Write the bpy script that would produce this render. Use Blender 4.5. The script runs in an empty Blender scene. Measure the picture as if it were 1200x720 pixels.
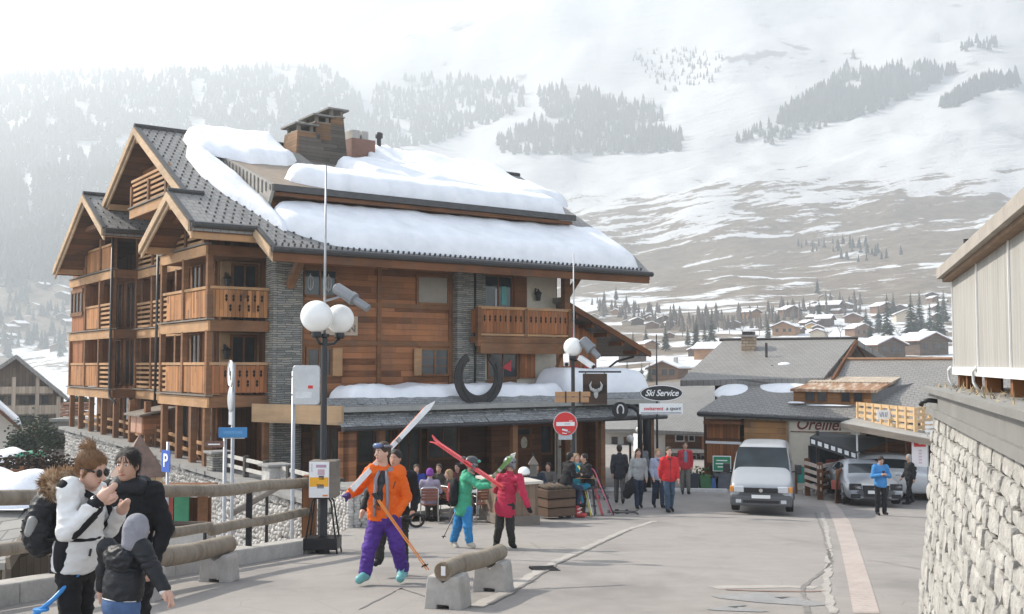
import bpy, math, random
import numpy as np
from mathutils import Vector, Matrix, noise as mnoise
R = math.radians
rng = random.Random(7)
scene = bpy.context.scene
col = scene.collection

# ------------------------------------------------------------------ camera mapping
F = 1240.0
TH = math.atan(68 / F)
CZ = 1.6
def ray(px, py):
    u = (px - 600) / F; v = (360 - py) / F
    return Vector((u, math.cos(TH) - v * math.sin(TH), math.sin(TH) + v * math.cos(TH)))
def P(px, py, d):
    r = ray(px, py); k = d / r.y
    return Vector((r.x * k, d, CZ + r.z * k))

def interp(x, pts):
    if x <= pts[0][0]: return pts[0][1]
    for (a, b), (c, d) in zip(pts, pts[1:]):
        if x <= c: return b + (d - b) * (x - a) / (c - a)
    return pts[-1][1]
GP = [(-10, .75), (0, 0), (7.2, -.64), (13.5, -1.2), (20, -1.82), (25, -2.2), (30, -2.56), (35, -2.82), (42, -3.1), (60, -3.7), (80, -4.2)]
def g(x, y):
    z = interp(y, GP)
    if x > 6 and y > 12: z -= .028 * min(x - 6, 12) * min(1, (y - 12) / 12)
    return z
def G(px, py):
    "where the ray through a point of the picture meets the street"
    r = ray(px, py); d = 3.0
    while d < 90:
        p = r * (d / r.y)
        if CZ + p.z <= g(p.x, d): break
        d += .02
    return Vector((p.x, d, g(p.x, d)))

# ------------------------------------------------------------------ mesh builder
class MB:
    def __init__(s): s.v = []; s.f = []
    def add(s, vs, fs):
        o = len(s.v); s.v += [tuple(x) for x in vs]; s.f += [tuple(i + o for i in q) for q in fs]; return s
    def box(s, a, b):
        x0, y0, z0 = [min(p, q) for p, q in zip(a, b)]; x1, y1, z1 = [max(p, q) for p, q in zip(a, b)]
        return s.add([(x0,y0,z0),(x1,y0,z0),(x1,y1,z0),(x0,y1,z0),(x0,y0,z1),(x1,y0,z1),(x1,y1,z1),(x0,y1,z1)],
                     [(3,2,1,0),(4,5,6,7),(0,1,5,4),(1,2,6,5),(2,3,7,6),(3,0,4,7)])
    def obox(s, c, size, rz=0, rx=0, ry=0, m=None):
        m = m or (Matrix.Rotation(rz, 3, 'Z') @ Matrix.Rotation(ry, 3, 'Y') @ Matrix.Rotation(rx, 3, 'X'))
        c = Vector(c); h = [q / 2 for q in size]
        vs = [c + m @ Vector((i*h[0], j*h[1], k*h[2])) for k in (-1,1) for i, j in ((-1,-1),(1,-1),(1,1),(-1,1))]
        return s.add(vs, [(3,2,1,0),(4,5,6,7),(0,1,5,4),(1,2,6,5),(2,3,7,6),(3,0,4,7)])
    def bar(s, p, q, w, h=None, up=(0,0,1)):
        "rectangular bar from p to q"
        h = h or w; p = Vector(p); q = Vector(q); d = (q - p).normalized(); up = Vector(up)
        if abs(d.dot(up)) > .99: up = Vector((0,1,0))
        a = d.cross(up).normalized(); b = a.cross(d)
        vs = [c + a*(i*w/2) + b*(j*h/2) for c in (p, q) for i, j in ((-1,-1),(1,-1),(1,1),(-1,1))]
        return s.add(vs, [(0,1,2,3),(7,6,5,4),(4,5,1,0),(5,6,2,1),(6,7,3,2),(7,4,0,3)])
    def tube(s, pts, r, n=8, cap=True, closed=False):
        pts = [Vector(p) for p in pts]; m = len(pts)
        rs = r if isinstance(r, (list, tuple)) else [r] * m
        o = len(s.v); prev = None
        for i, p in enumerate(pts):
            if closed: d = pts[(i+1) % m] - pts[i-1]
            else: d = pts[min(i+1, m-1)] - pts[max(i-1, 0)]
            d.normalize()
            if prev is None:
                ref = Vector((0,0,1)) if abs(d.z) < .9 else Vector((1,0,0))
                a = d.cross(ref).normalized()
            else:
                a = (prev - d * prev.dot(d)).normalized()
            prev = a; b = d.cross(a)
            for k in range(n):
                t = 2*math.pi*k/n
                s.v.append(tuple(p + (a*math.cos(t) + b*math.sin(t)) * rs[i]))
        for i in range(m if closed else m-1):
            j = (i+1) % m
            for k in range(n):
                l = (k+1) % n
                s.f.append((o+i*n+k, o+i*n+l, o+j*n+l, o+j*n+k))
        if cap and not closed:
            s.f.append(tuple(o+k for k in range(n))[::-1]); s.f.append(tuple(o+(m-1)*n+k for k in range(n)))
        return s
    def lathe(s, prof, c=(0,0,0), n=16, m=None):
        "profile of (r,z) turned about z at c"
        c = Vector(c); o = len(s.v)
        for r, z in prof:
            for k in range(n):
                t = 2*math.pi*k/n; p = Vector((r*math.cos(t), r*math.sin(t), z))
                s.v.append(tuple(c + (m @ p if m else p)))
        for i in range(len(prof)-1):
            for k in range(n):
                l = (k+1) % n
                s.f.append((o+i*n+k, o+i*n+l, o+(i+1)*n+l, o+(i+1)*n+k))
        s.f.append(tuple(o+k for k in range(n))[::-1]); s.f.append(tuple(o+(len(prof)-1)*n+k for k in range(n)))
        return s
    def ball(s, c, r, n=16, m=10, rot=None):
        rr = (r, r, r) if isinstance(r, (int, float)) else r
        c = Vector(c); o = len(s.v)
        def put(x, y, z):
            p = Vector((x*rr[0], y*rr[1], z*rr[2]))
            s.v.append(tuple(c + (rot @ p if rot else p)))
        put(0,0,-1)
        for i in range(1, m):
            a = -math.pi/2 + math.pi*i/m
            for k in range(n):
                t = 2*math.pi*k/n; put(math.cos(a)*math.cos(t), math.cos(a)*math.sin(t), math.sin(a))
        put(0,0,1); top = len(s.v)-1
        for k in range(n): s.f.append((o, o+1+(k+1)%n, o+1+k))
        for i in range(m-2):
            for k in range(n):
                l = (k+1) % n; q = o+1+i*n
                s.f.append((q+k, q+l, q+n+l, q+n+k))
        q = o+1+(m-2)*n
        for k in range(n): s.f.append((q+k, q+(k+1)%n, top))
        return s
    def prism(s, poly, fr, depth):
        "closed outline in the plane of frame fr=(origin,ax,ay), thickened by depth along ax x ay"
        o, ax, ay = [Vector(q) for q in fr]; nn = ax.cross(ay).normalized() * depth
        a = [o + ax*x + ay*y for x, y in poly]; n = len(a)
        return s.add(a + [p + nn for p in a], [tuple(range(n))[::-1], tuple(range(n, 2*n))] +
                     [(i, (i+1) % n, n+(i+1) % n, n+i) for i in range(n)])
    def slab(s, a, b, c, d, t):
        "four-cornered sheet a,b,c,d with thickness t downwards (vector)"
        t = Vector(t) if not isinstance(t, (int, float)) else Vector((0,0,-t))
        q = [Vector(x) for x in (a,b,c,d)]
        return s.add(q + [x + t for x in q], [(0,1,2,3),(7,6,5,4),(0,4,5,1),(1,5,6,2),(2,6,7,3),(3,7,4,0)])
    def grid(s, rows):
        o = len(s.v); n = len(rows[0])
        for r in rows: s.v += [tuple(p) for p in r]
        for i in range(len(rows)-1):
            for j in range(n-1): s.f.append((o+i*n+j, o+i*n+j+1, o+(i+1)*n+j+1, o+(i+1)*n+j))
        return s
    def build(s, name, mat, parent=None, smooth=False, bevel=0, kind=None, auto=None):
        me = bpy.data.meshes.new(name); zo = ZOFF.get(parent.name, 0) if parent else 0
        P_ = parent
        while P_ is not None and P_.name not in ZOFF and P_.parent is not None:
            P_ = P_.parent; zo = ZOFF.get(P_.name, 0)
        vs = [(x, y, z - zo) for x, y, z in s.v] if zo else s.v
        me.from_pydata(vs, [], s.f); me.update()
        ob = bpy.data.objects.new(name, me); col.objects.link(ob)
        if mat is not None: me.materials.append(mat)
        if smooth:
            me.polygons.foreach_set('use_smooth', [True]*len(me.polygons))
            if auto: me.set_sharp_from_angle(angle=R(auto))
        if bevel:
            b = ob.modifiers.new('bevel', 'BEVEL'); b.width = bevel; b.segments = 2; b.limit_method = 'ANGLE'; b.angle_limit = R(40)
        if parent: ob.parent = parent
        if kind: ob['kind'] = kind
        return ob
ZOFF = {}

def tag(o, label, cat, group=None, kind=None):
    o['label'] = label; o['category'] = cat
    if group: o['group'] = group
    if kind: o['kind'] = kind
    return o
def thing(name, label, cat, loc=(0,0,0), rz=0, group=None, zoff=False):
    o = bpy.data.objects.new(name, None); col.objects.link(o); o.empty_display_size = .2
    o.location = loc; o.rotation_euler = (0, 0, rz)
    if zoff: ZOFF[o.name] = loc[2]
    return tag(o, label, cat, group)
def copy_tree(o, parent=None):
    c = o.copy(); col.objects.link(c)
    if parent is not None: c.parent = parent
    for ch in list(o.children): copy_tree(ch, c)
    return c

# ------------------------------------------------------------------ materials
MATS = {}
class NT:
    def __init__(s, m): s.t = m.node_tree; s.n = s.t.nodes; s.l = s.t.links
    def new(s, ty, **kw):
        n = s.n.new(ty)
        for k, v in kw.items(): setattr(n, k, v)
        return n
    def set(s, sock, v):
        if hasattr(v, 'is_output'): s.l.new(v, sock)
        else: sock.default_value = v
    def math(s, op, a, b=0.0, c=0.0):
        n = s.new('ShaderNodeMath', operation=op)
        for i, q in enumerate((a, b, c)): s.set(n.inputs[i], q)
        return n.outputs[0]
    def noise(s, vec, scale, detail=4, rough=.55):
        n = s.new('ShaderNodeTexNoise'); s.set(n.inputs['Vector'], vec); n.inputs['Scale'].default_value = scale
        n.inputs['Detail'].default_value = detail; n.inputs['Roughness'].default_value = rough; return n.outputs['Fac']
    def ramp(s, fac, stops, interp='LINEAR'):
        n = s.new('ShaderNodeValToRGB'); s.set(n.inputs[0], fac); e = n.color_ramp.elements; n.color_ramp.interpolation = interp
        while len(e) < len(stops): e.new(.5)
        for q, (p, c) in zip(e, stops): q.position = p; q.color = (*c, 1) if len(c) == 3 else c
        return n.outputs[0]
    def mix(s, fac, a, b, mode='MIX'):
        n = s.new('ShaderNodeMix', data_type='RGBA', blend_type=mode)
        s.set(n.inputs[0], fac); s.set(n.inputs[6], (*a, 1) if isinstance(a, tuple) and len(a) == 3 else a)
        s.set(n.inputs[7], (*b, 1) if isinstance(b, tuple) and len(b) == 3 else b); return n.outputs[2]
    def mapv(s, vec, scale=(1,1,1), rot=(0,0,0), loc=(0,0,0)):
        n = s.new('ShaderNodeMapping'); s.set(n.inputs[0], vec); n.inputs['Scale'].default_value = scale
        n.inputs['Rotation'].default_value = rot; n.inputs['Location'].default_value = loc; return n.outputs[0]
    def coord(s, which='Object'): return s.new('ShaderNodeTexCoord').outputs[which]
    def sep(s, vec):
        n = s.new('ShaderNodeSeparateXYZ'); s.set(n.inputs[0], vec); return n.outputs
    def comb(s, x, y, z):
        n = s.new('ShaderNodeCombineXYZ')
        for i, q in enumerate((x, y, z)): s.set(n.inputs[i], q)
        return n.outputs[0]
    def bump(s, h, strength=.3, dist=.02):
        n = s.new('ShaderNodeBump'); s.set(n.inputs['Height'], h); n.inputs['Strength'].default_value = strength
        n.inputs['Distance'].default_value = dist; return n.outputs[0]
def newmat(name, rough=.7, metal=0., spec=.5):
    m = bpy.data.materials.new(name); m.use_nodes = True; nt = NT(m); b = nt.n['Principled BSDF']
    b.inputs['Roughness'].default_value = rough; b.inputs['Metallic'].default_value = metal
    b.inputs['Specular IOR Level'].default_value = spec
    MATS[name] = m
    return m, nt, b
def M(name, c, rough=.7, var=.2, scale=6., bump=.15, metal=0., spec=.4, bdist=.01):
    "plain painted / woven / mineral surface with uneven tone"
    if name in MATS: return MATS[name]
    m, nt, b = newmat(name, rough, metal, spec)
    co = nt.coord(); n = nt.noise(co, scale, 6, .6); n2 = nt.noise(co, scale*7, 3)
    k = nt.math('ADD', nt.math('MULTIPLY', n, .7), nt.math('MULTIPLY', n2, .3))
    lo = tuple(x*(1-var) for x in c); hi = tuple(min(1, x*(1+var)) for x in c)
    nt.set(b.inputs['Base Color'], nt.ramp(k, [(.3, lo), (.7, hi)]))
    if bump: nt.set(b.inputs['Normal'], nt.bump(n2, bump, bdist))
    return m
def wood(name, c, axis='z', width=.16, var=.45, gap=.06, rough=.75, dark=None, seg=2.4, shift=0.):
    """boards: axis = which coordinate steps from board to board ('z' lies flat, 'h' stands upright, 'n' plain grain)"""
    if name in MATS: return MATS[name]
    m, nt, b = newmat(name, rough, 0, .25); co = nt.coord(); x, y, z = nt.sep(co)
    h = nt.math('ADD', x, y)
    run, step = (h, z) if axis == 'z' else (z, h)
    if axis == 'n': run, step = h, nt.math('MULTIPLY', z, .3)
    q = nt.math('DIVIDE', step, width); idx = nt.math('FLOOR', q); fr = nt.math('FRACT', q)
    wn0 = nt.new('ShaderNodeTexWhiteNoise', noise_dimensions='1D'); nt.set(wn0.inputs['W'], idx)
    sidx = nt.math('FLOOR', nt.math('ADD', nt.math('DIVIDE', run, seg), nt.math('MULTIPLY', wn0.outputs[0], 5)))
    wn = nt.new('ShaderNodeTexWhiteNoise', noise_dimensions='2D')
    nt.set(wn.inputs['Vector'], nt.comb(idx, sidx, 0))
    gv = nt.comb(nt.math('MULTIPLY', run, .8), nt.math('MULTIPLY', step, 14), nt.math('MULTIPLY', wn.outputs[0], 30))
    gr = nt.noise(gv, 1.6, 6, .65); big = nt.noise(co, .7, 4)
    k = nt.math('ADD', nt.math('MULTIPLY', wn.outputs[0], .5 if axis != 'n' else .1), nt.math('ADD', nt.math('MULTIPLY', gr, .5), nt.math('MULTIPLY', nt.math('SUBTRACT', big, .5), .7)))
    lo = dark or tuple(q*(1-var) for q in c); hi = tuple(min(1, q*(1+var)) for q in c)
    colr = nt.ramp(k, [(.15, lo), (.45, c), (.85, hi)])
    if axis != 'n':
        e = nt.math('MINIMUM', fr, nt.math('SUBTRACT', 1, fr))
        gm = nt.math('LESS_THAN', e, gap/2)
        colr = nt.mix(nt.math('MULTIPLY', gm, .75), colr, tuple(q*.25 for q in lo))
        ht = nt.math('ADD', nt.math('MULTIPLY', nt.math('SUBTRACT', 1, gm), .7), nt.math('MULTIPLY', gr, .3))
    else: ht = gr
    wx = nt.noise(nt.mapv(co, (2.2,2.2,.55)), 1, 6, .7); lum = sum(c)/3
    colr = nt.mix(nt.math('MULTIPLY', nt.ramp(wx, [(.50,(0,0,0)),(.72,(1,1,1))]), .5), colr, (lum*.75,lum*.66,lum*.58))
    nt.set(b.inputs['Base Color'], colr); nt.set(b.inputs['Normal'], nt.bump(ht, .5, .012))
    return m
def glass(name, c=(.02,.025,.03), rough=.05):
    if name in MATS: return MATS[name]
    m, nt, b = newmat(name, rough, 0, .35); n = nt.noise(nt.coord(), 1.2, 3)
    nt.set(b.inputs['Base Color'], nt.ramp(n, [(.35, c), (.7, tuple(q*2.2 for q in c))]))
    nt.set(b.inputs['Normal'], nt.bump(n, .04, .05)); return m
def snowmat():
    m, nt, b = newmat('snow', .6, 0, .3); co = nt.coord()
    n = nt.noise(co, 1.3, 6, .6); n2 = nt.noise(co, 30, 3)
    nt.set(b.inputs['Base Color'], nt.ramp(n, [(.3, (.80,.82,.85)), (.65, (.93,.94,.96))]))
    nt.set(b.inputs['Normal'], nt.bump(nt.math('ADD', nt.math('MULTIPLY', n, 1.), nt.math('MULTIPLY', n2, .12)), .5, .12))
    return m
def slate(name, c, sx=.3, sy=.25, var=.4, streak=False):
    "rows of slates; needs the roof sheet to carry UVs in metres"
    m, nt, b = newmat(name, .55, 0, .5); uv = nt.coord('UV')
    br = nt.new('ShaderNodeTexBrick'); nt.set(br.inputs['Vector'], uv); br.inputs['Scale'].default_value = 1
    br.inputs['Brick Width'].default_value = sx; br.inputs['Row Height'].default_value = sy; br.inputs['Mortar Size'].default_value = .012
    br.inputs['Color1'].default_value = (.25,)*3+(1,); br.inputs['Color2'].default_value = (.8,)*3+(1,); br.inputs['Mortar'].default_value = (0,0,0,1)
    n = nt.noise(uv, .6, 6, .65); n2 = nt.noise(uv, 9, 4)
    k = nt.math('ADD', nt.math('MULTIPLY', br.outputs['Color'], .3), nt.math('ADD', nt.math('MULTIPLY', n, .5), nt.math('MULTIPLY', n2, .25)))
    cl = nt.ramp(k, [(.2, tuple(q*(1-var) for q in c)), (.5, c), (.85, tuple(q*(1+var) for q in c))])
    cl = nt.mix(nt.math('MULTIPLY', br.outputs['Fac'], .65), cl, tuple(q*.3 for q in c))
    fy = nt.math('FRACT', nt.math('DIVIDE', nt.sep(uv)[1], sy))
    nt.set(b.inputs['Base Color'], cl)
    nt.set(b.inputs['Normal'], nt.bump(nt.math('ADD', nt.math('MULTIPLY', fy, -.6), nt.math('MULTIPLY', br.outputs['Color'], .3)), .8, .03))
    return m
def uvsheet(ob, ax, ay, o=(0,0,0)):
    "write UVs in metres along two directions"
    me = ob.data; uv = me.uv_layers.new(name='uv'); ax = Vector(ax).normalized(); ay = Vector(ay).normalized(); o = Vector(o)
    for lp in me.loops:
        p = me.vertices[lp.vertex_index].co - o; uv.data[lp.index].uv = (p.dot(ax), p.dot(ay))
def emit(name, c, s):
    m, nt, b = newmat(name); b.inputs['Base Color'].default_value = (*c, 1)
    b.inputs['Emission Color'].default_value = (*c, 1); b.inputs['Emission Strength'].default_value = s; return m

# ------------------------------------------------------------------ smooth solids (distance fields -> one closed skin)
def sdf_mesh(prims, h, k=.03, pad=.04):
    """prims: ('c',p,q,r1,r2[,k]) round cone, ('e',c,(rx,ry,rz),rot3x3|None[,k]) ellipsoid, ('-e',...) carve.  returns verts, quads"""
    lo = np.array([1e9]*3); hi = -lo
    for p in prims:
        if p[0] == 'c':
            for q, r in ((p[1], p[3]), (p[2], p[4])): lo = np.minimum(lo, np.array(q)-r); hi = np.maximum(hi, np.array(q)+r)
        elif p[0] == 'e':
            r = max(p[2]); lo = np.minimum(lo, np.array(p[1])-r); hi = np.maximum(hi, np.array(p[1])+r)
    lo -= pad + h; hi += pad + h
    n = np.ceil((hi-lo)/h).astype(int)+1
    ax = [lo[i] + h*np.arange(n[i]) for i in range(3)]
    Dm = np.full(n, 9., dtype=np.float32)
    for p in prims:
        if p[0] == 'p':          # flat cut: keeps what lies on the side the normal points to
            nn = np.array(p[2], float); q = np.array(p[1], float)
            d = -((ax[0][:,None,None]-q[0])*nn[0]+(ax[1][None,:,None]-q[1])*nn[1]+(ax[2][None,None,:]-q[2])*nn[2])
            Dm = np.maximum(Dm, d.astype(np.float32)); continue
        if p[0] == 'c':
            a = np.array(p[1], float); b = np.array(p[2], float); r1, r2 = p[3], p[4]; kk = p[5] if len(p) > 5 else k
            bl = np.minimum(a-r1, b-r2); bh = np.maximum(a+r1, b+r2)
        else:
            c = np.array(p[1], float); rr = np.array(p[2], float); rm = rr.max(); bl = c-rm; bh = c+rm; kk = p[4] if len(p) > 4 else k
        m = max(2.5*kk, 4*h)
        i0 = np.maximum(((bl-m-lo)/h).astype(int), 0); i1 = np.minimum(((bh+m-lo)/h).astype(int)+2, n)
        sl = tuple(slice(i0[j], i1[j]) for j in range(3))
        X = ax[0][sl[0]][:,None,None]; Y = ax[1][sl[1]][None,:,None]; Z = ax[2][sl[2]][None,None,:]
        if p[0] == 'c':
            ba = b-a; L2 = max(float(ba@ba), 1e-9)
            t = np.clip(((X-a[0])*ba[0]+(Y-a[1])*ba[1]+(Z-a[2])*ba[2])/L2, 0, 1)
            d = np.sqrt((X-a[0]-t*ba[0])**2+(Y-a[1]-t*ba[1])**2+(Z-a[2]-t*ba[2])**2) - (r1+(r2-r1)*t)
        else:
            dx, dy, dz = X-c[0], Y-c[1], Z-c[2]
            if p[3] is not None:
                rt = np.array(p[3]).T
                dx, dy, dz = (rt[i,0]*dx+rt[i,1]*dy+rt[i,2]*dz for i in range(3))
            k0 = np.sqrt((dx/rr[0])**2+(dy/rr[1])**2+(dz/rr[2])**2)
            k1 = np.sqrt((dx/rr[0]**2)**2+(dy/rr[1]**2)**2+(dz/rr[2]**2)**2)
            d = k0*(k0-1)/np.maximum(k1, 1e-6)
        d = d.astype(np.float32)
        D0 = Dm[sl]
        if p[0] == '-e':
            hh = np.clip(.5-.5*(D0+d)/kk, 0, 1); Dm[sl] = D0*(1-hh)+(-d)*hh+kk*hh*(1-hh)
        else:
            hh = np.clip(.5+.5*(D0-d)/kk, 0, 1); Dm[sl] = D0*(1-hh)+d*hh-kk*hh*(1-hh)
    return surface_nets(Dm, lo, h)
def surface_nets(D, lo, h):
    S = D < 0; nx, ny, nz = D.shape
    acc = np.zeros((nx-1, ny-1, nz-1, 3), np.float32); cnt = np.zeros((nx-1, ny-1, nz-1), np.float32)
    corners = [(i,j,k) for i in (0,1) for j in (0,1) for k in (0,1)]
    def cs(A, c): return A[c[0]:nx-1+c[0], c[1]:ny-1+c[1], c[2]:nz-1+c[2]]
    for c1 in corners:
        for axis in range(3):
            if c1[axis]: continue
            c2 = list(c1); c2[axis] = 1
            d1, d2 = cs(D, c1), cs(D, c2); x = (d1 < 0) != (d2 < 0)
            t = np.where(x, d1/np.where(x, d1-d2, 1), 0)
            for a in range(3): acc[..., a] += x*(c1[a] + (t if a == axis else 0))
            cnt += x
    act = cnt > 0; idx = -np.ones(act.shape, int); idx[act] = np.arange(act.sum())
    ijk = np.argwhere(act); V = lo + h*(ijk + acc[act]/cnt[act][:,None])
    faces = []
    for axis in range(3):
        o1, o2 = (axis+1) % 3, (axis+2) % 3
        sA = [slice(None)]*3; sB = [slice(None)]*3
        sA[axis] = slice(0, D.shape[axis]-1); sB[axis] = slice(1, None)
        x = S[tuple(sA)] != S[tuple(sB)]
        e = np.argwhere(x)
        ok = (e[:,o1] > 0) & (e[:,o2] > 0) & (e[:,o1] < D.shape[o1]-1) & (e[:,o2] < D.shape[o2]-1); e = e[ok]
        if not len(e): continue
        ins = S[tuple(e.T)]
        def cid(a, b):
            q = e.copy(); q[:,o1] -= a; q[:,o2] -= b; return idx[tuple(q.T)]
        qd = np.stack([cid(1,1), cid(0,1), cid(0,0), cid(1,0)], 1)
        qd[~ins] = qd[~ins][:, ::-1]
        faces.append(qd)
    return V, np.concatenate(faces) if faces else np.zeros((0,4), int)
def solid(name, prims, mat, parent=None, h=.02, k=.03, relax=1, fold=0., fl=.09):
    V, Q = sdf_mesh(prims, h, k)
    for _ in range(relax):
        A = np.zeros_like(V); n = np.zeros(len(V))
        for a, b in ((0,1),(1,2),(2,3),(3,0)):
            np.add.at(A, Q[:,a], V[Q[:,b]]); np.add.at(A, Q[:,b], V[Q[:,a]]); np.add.at(n, Q[:,a], 1); np.add.at(n, Q[:,b], 1)
        V = V*.5 + .5*A/np.maximum(n, 1)[:,None]
    if fold:
        N = np.zeros_like(V); fn = np.cross(V[Q[:,2]]-V[Q[:,0]], V[Q[:,3]]-V[Q[:,1]])
        for i in range(4): np.add.at(N, Q[:,i], fn)
        N /= np.maximum(np.linalg.norm(N, axis=1), 1e-9)[:,None]
        sd = len(name)*3.7+float(V[0][0])*10
        A = np.array([(1-2*abs(mnoise.noise(Vector((v[0]/fl*.8+sd, v[1]/fl*.8, v[2]/fl*1.5)))))*.7+mnoise.noise(Vector((v[0]/fl*2.3, v[1]/fl*2.3+sd, v[2]/fl*3)))*.45-.25 for v in V])
        V = V + N*(A*fold)[:,None]
    mb = MB(); mb.v = [tuple(map(float, v)) for v in V]; mb.f = [tuple(map(int, q)) for q in Q]
    return mb.build(name, mat, parent, smooth=True)

# ------------------------------------------------------------------ lettering
def lettering(name, text, size, mat, parent, loc, rot, align='CENTER', extrude=.004, bold=False, sx=1., shear=0.):
    cu = bpy.data.curves.new(name, 'FONT'); cu.body = text; cu.size = size; cu.align_x = align; cu.align_y = 'CENTER'; cu.extrude = extrude
    cu.shear = shear
    if bold: cu.offset = size*.018
    tmp = bpy.data.objects.new(name, cu); col.objects.link(tmp)
    dg = bpy.context.evaluated_depsgraph_get()
    me = bpy.data.meshes.new_from_object(tmp.evaluated_get(dg)); bpy.data.objects.remove(tmp)
    ob = bpy.data.objects.new(name, me); col.objects.link(ob); me.materials.clear(); me.materials.append(mat)
    if parent: ob.parent = parent
    zo = 0; P_ = parent
    while P_ is not None:
        if P_.name in ZOFF: zo = ZOFF[P_.name]; break
        P_ = P_.parent
    ob.location = (loc[0], loc[1], loc[2]-zo); ob.rotation_euler = rot; ob.scale = (sx, 1, 1)
    return ob
# ------------------------------------------------------------------ camera, light, air
cam = bpy.data.cameras.new('camera'); co_ = bpy.data.objects.new('camera', cam); col.objects.link(co_)
cam.sensor_width = 36; cam.lens = 36*F/1200; cam.clip_start = .1; cam.clip_end = 9000
co_.location = (0, 0, CZ); co_.rotation_euler = (math.pi/2 + TH, 0, 0); scene.camera = co_
SUNV = Vector((-.91, .41, 0)).normalized(); SEL = R(38)
SUNV = Vector((SUNV.x*math.cos(SEL), SUNV.y*math.cos(SEL), math.sin(SEL)))
w = bpy.data.worlds.new('World'); scene.world = w; w.use_nodes = True
wn = NT(w); bg = wn.n['Background']; sky = wn.new('ShaderNodeTexSky', sky_type='NISHITA')
sky.sun_disc = False; sky.sun_elevation = SEL; sky.sun_rotation = math.atan2(SUNV.x, SUNV.y)
sky.air_density = 1.; sky.dust_density = 2.5; sky.ozone_density = 1; sky.altitude = 1500
hs_ = wn.new('ShaderNodeHueSaturation'); hs_.inputs['Saturation'].default_value = .42; wn.l.new(sky.outputs[0], hs_.inputs['Color']); wn.l.new(hs_.outputs[0], bg.inputs[0]); bg.inputs[1].default_value = .118
ld = bpy.data.lights.new('sun', 'SUN'); ld.energy = 5.0; ld.angle = R(.6); ld.color = (1, .93, .82)
lo_ = bpy.data.objects.new('sun', ld); col.objects.link(lo_); lo_.rotation_euler = SUNV.to_track_quat('Z', 'Y').to_euler()
scene.view_settings.view_transform = 'Standard'; scene.view_settings.look = 'None'; scene.view_settings.gamma = 1
scene.view_settings.exposure = 1.72
scene.cycles.use_denoising = True; scene.cycles.max_bounces = 6; scene.cycles.diffuse_bounces = 3; scene.cycles.volume_bounces = 1
scene.cycles.caustics_reflective = False; scene.cycles.caustics_refractive = False
scene.cycles.transparent_max_bounces = 6

# ------------------------------------------------------------------ far terrain
COLS = [(-1500, [(90,500),(250,470),(600,430),(900,330),(1500,210),(2100,130),(2700,120),(3600,130)]),
        (-200, [(90,520),(250,485),(600,455),(900,330),(1500,200),(2100,95),(2700,110),(3600,150)]),
        (0,   [(90,535),(250,490),(600,455),(900,330),(1500,195),(2100,92),(2700,105),(3600,150)]),
        (150, [(90,530),(250,480),(600,450),(900,325),(1500,190),(2100,84),(2700,92),(3600,140)]),
        (330, [(90,520),(250,460),(500,435),(900,310),(1500,185),(2100,80),(2600,68),(3600,130)]),
        (480, [(90,515),(250,440),(500,410),(900,300),(1500,185),(2000,120),(2500,8),(2800,12),(3600,100)]),
        (700, [(90,505),(180,452),(350,400),(600,355),(950,285),(1500,190),(2100,60),(2450,-38),(2800,0),(3600,90)]),
        (900, [(90,490),(180,440),(350,395),(600,345),(950,262),(1500,150),(2100,20),(2350,-40),(2700,0),(3600,90)]),
        (1200,[(90,480),(180,432),(350,385),(600,325),(950,240),(1400,120),(2000,0),(2200,-45),(2600,0),(3600,100)]),
        (2700,[(90,470),(180,425),(350,380),(600,320),(950,240),(1400,120),(2000,20),(2200,-20),(2600,10),(3600,100)])]
def smoothint(x, pts):
    if x <= pts[0][0]: return pts[0][1]
    for i in range(len(pts)-1):
        (a, b), (c, d) = pts[i], pts[i+1]
        if x <= c:
            m0 = (d-b)/(c-a) if i == 0 else (d-pts[i-1][1])/(c-pts[i-1][0])
            m1 = (d-b)/(c-a) if i == len(pts)-2 else (pts[i+2][1]-b)/(pts[i+2][0]-a)
            t = (x-a)/(c-a); h = c-a
            return (2*t**3-3*t*t+1)*b + (t**3-2*t*t+t)*h*m0 + (-2*t**3+3*t*t)*d + (t**3-t*t)*h*m1
    return pts[-1][1]
def colz(c, d): return smoothint(d, [(q, CZ + (428-y)/F*q) for q, y in c])
def edge_x(y):
    "left edge of the street"
    if y < 12.14: return -5.75 - (12.14-y)*.36
    if y < 19.5: return -5.75 + (y-12.14)*.285
    if y < 25.7: return -3.65 - (y-19.5)*.03
    return -3.85 - (y-25.7)*.714
def sstep(a, b, x):
    t = min(1, max(0, (x-a)/(b-a))); return t*t*(3-2*t)
def terrain(x, d):
    d = max(d, 1.)
    px = 600 + F*x/d
    far = 0
    for (a, ca), (b, cb) in zip(COLS, COLS[1:]):
        if px <= b or b == 2700:
            t = min(1, max(0, (px-a)/(b-a))); t = t*t*(3-2*t)
            far = colz(ca, max(d, 90))*(1-t) + colz(cb, max(d, 90))*t; break
    if d > 90:
        n = mnoise.fractal(Vector((x/260, d/260, 3.1)), 1., 2., 5) ; n2 = mnoise.fractal(Vector((x/60, d/60, 8.1)), .9, 2., 4)
        far += n * min(28, (d-90)*.02) + n2*min(7, (d-90)*.006)
    if d < 125:
        ex = edge_x(d); near = -4.9 if x < ex-1.2 else g(x, d) - .7
        if ex-1.2 <= x < ex: near = -4.9 + (g(x, d)+4.2)*sstep(ex-1.2, ex, x)
        if d < 6 and x < ex: near = min(near, -4.9)
        t = sstep(62, 125, d); return near*(1-t) + far*t
    return far
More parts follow.
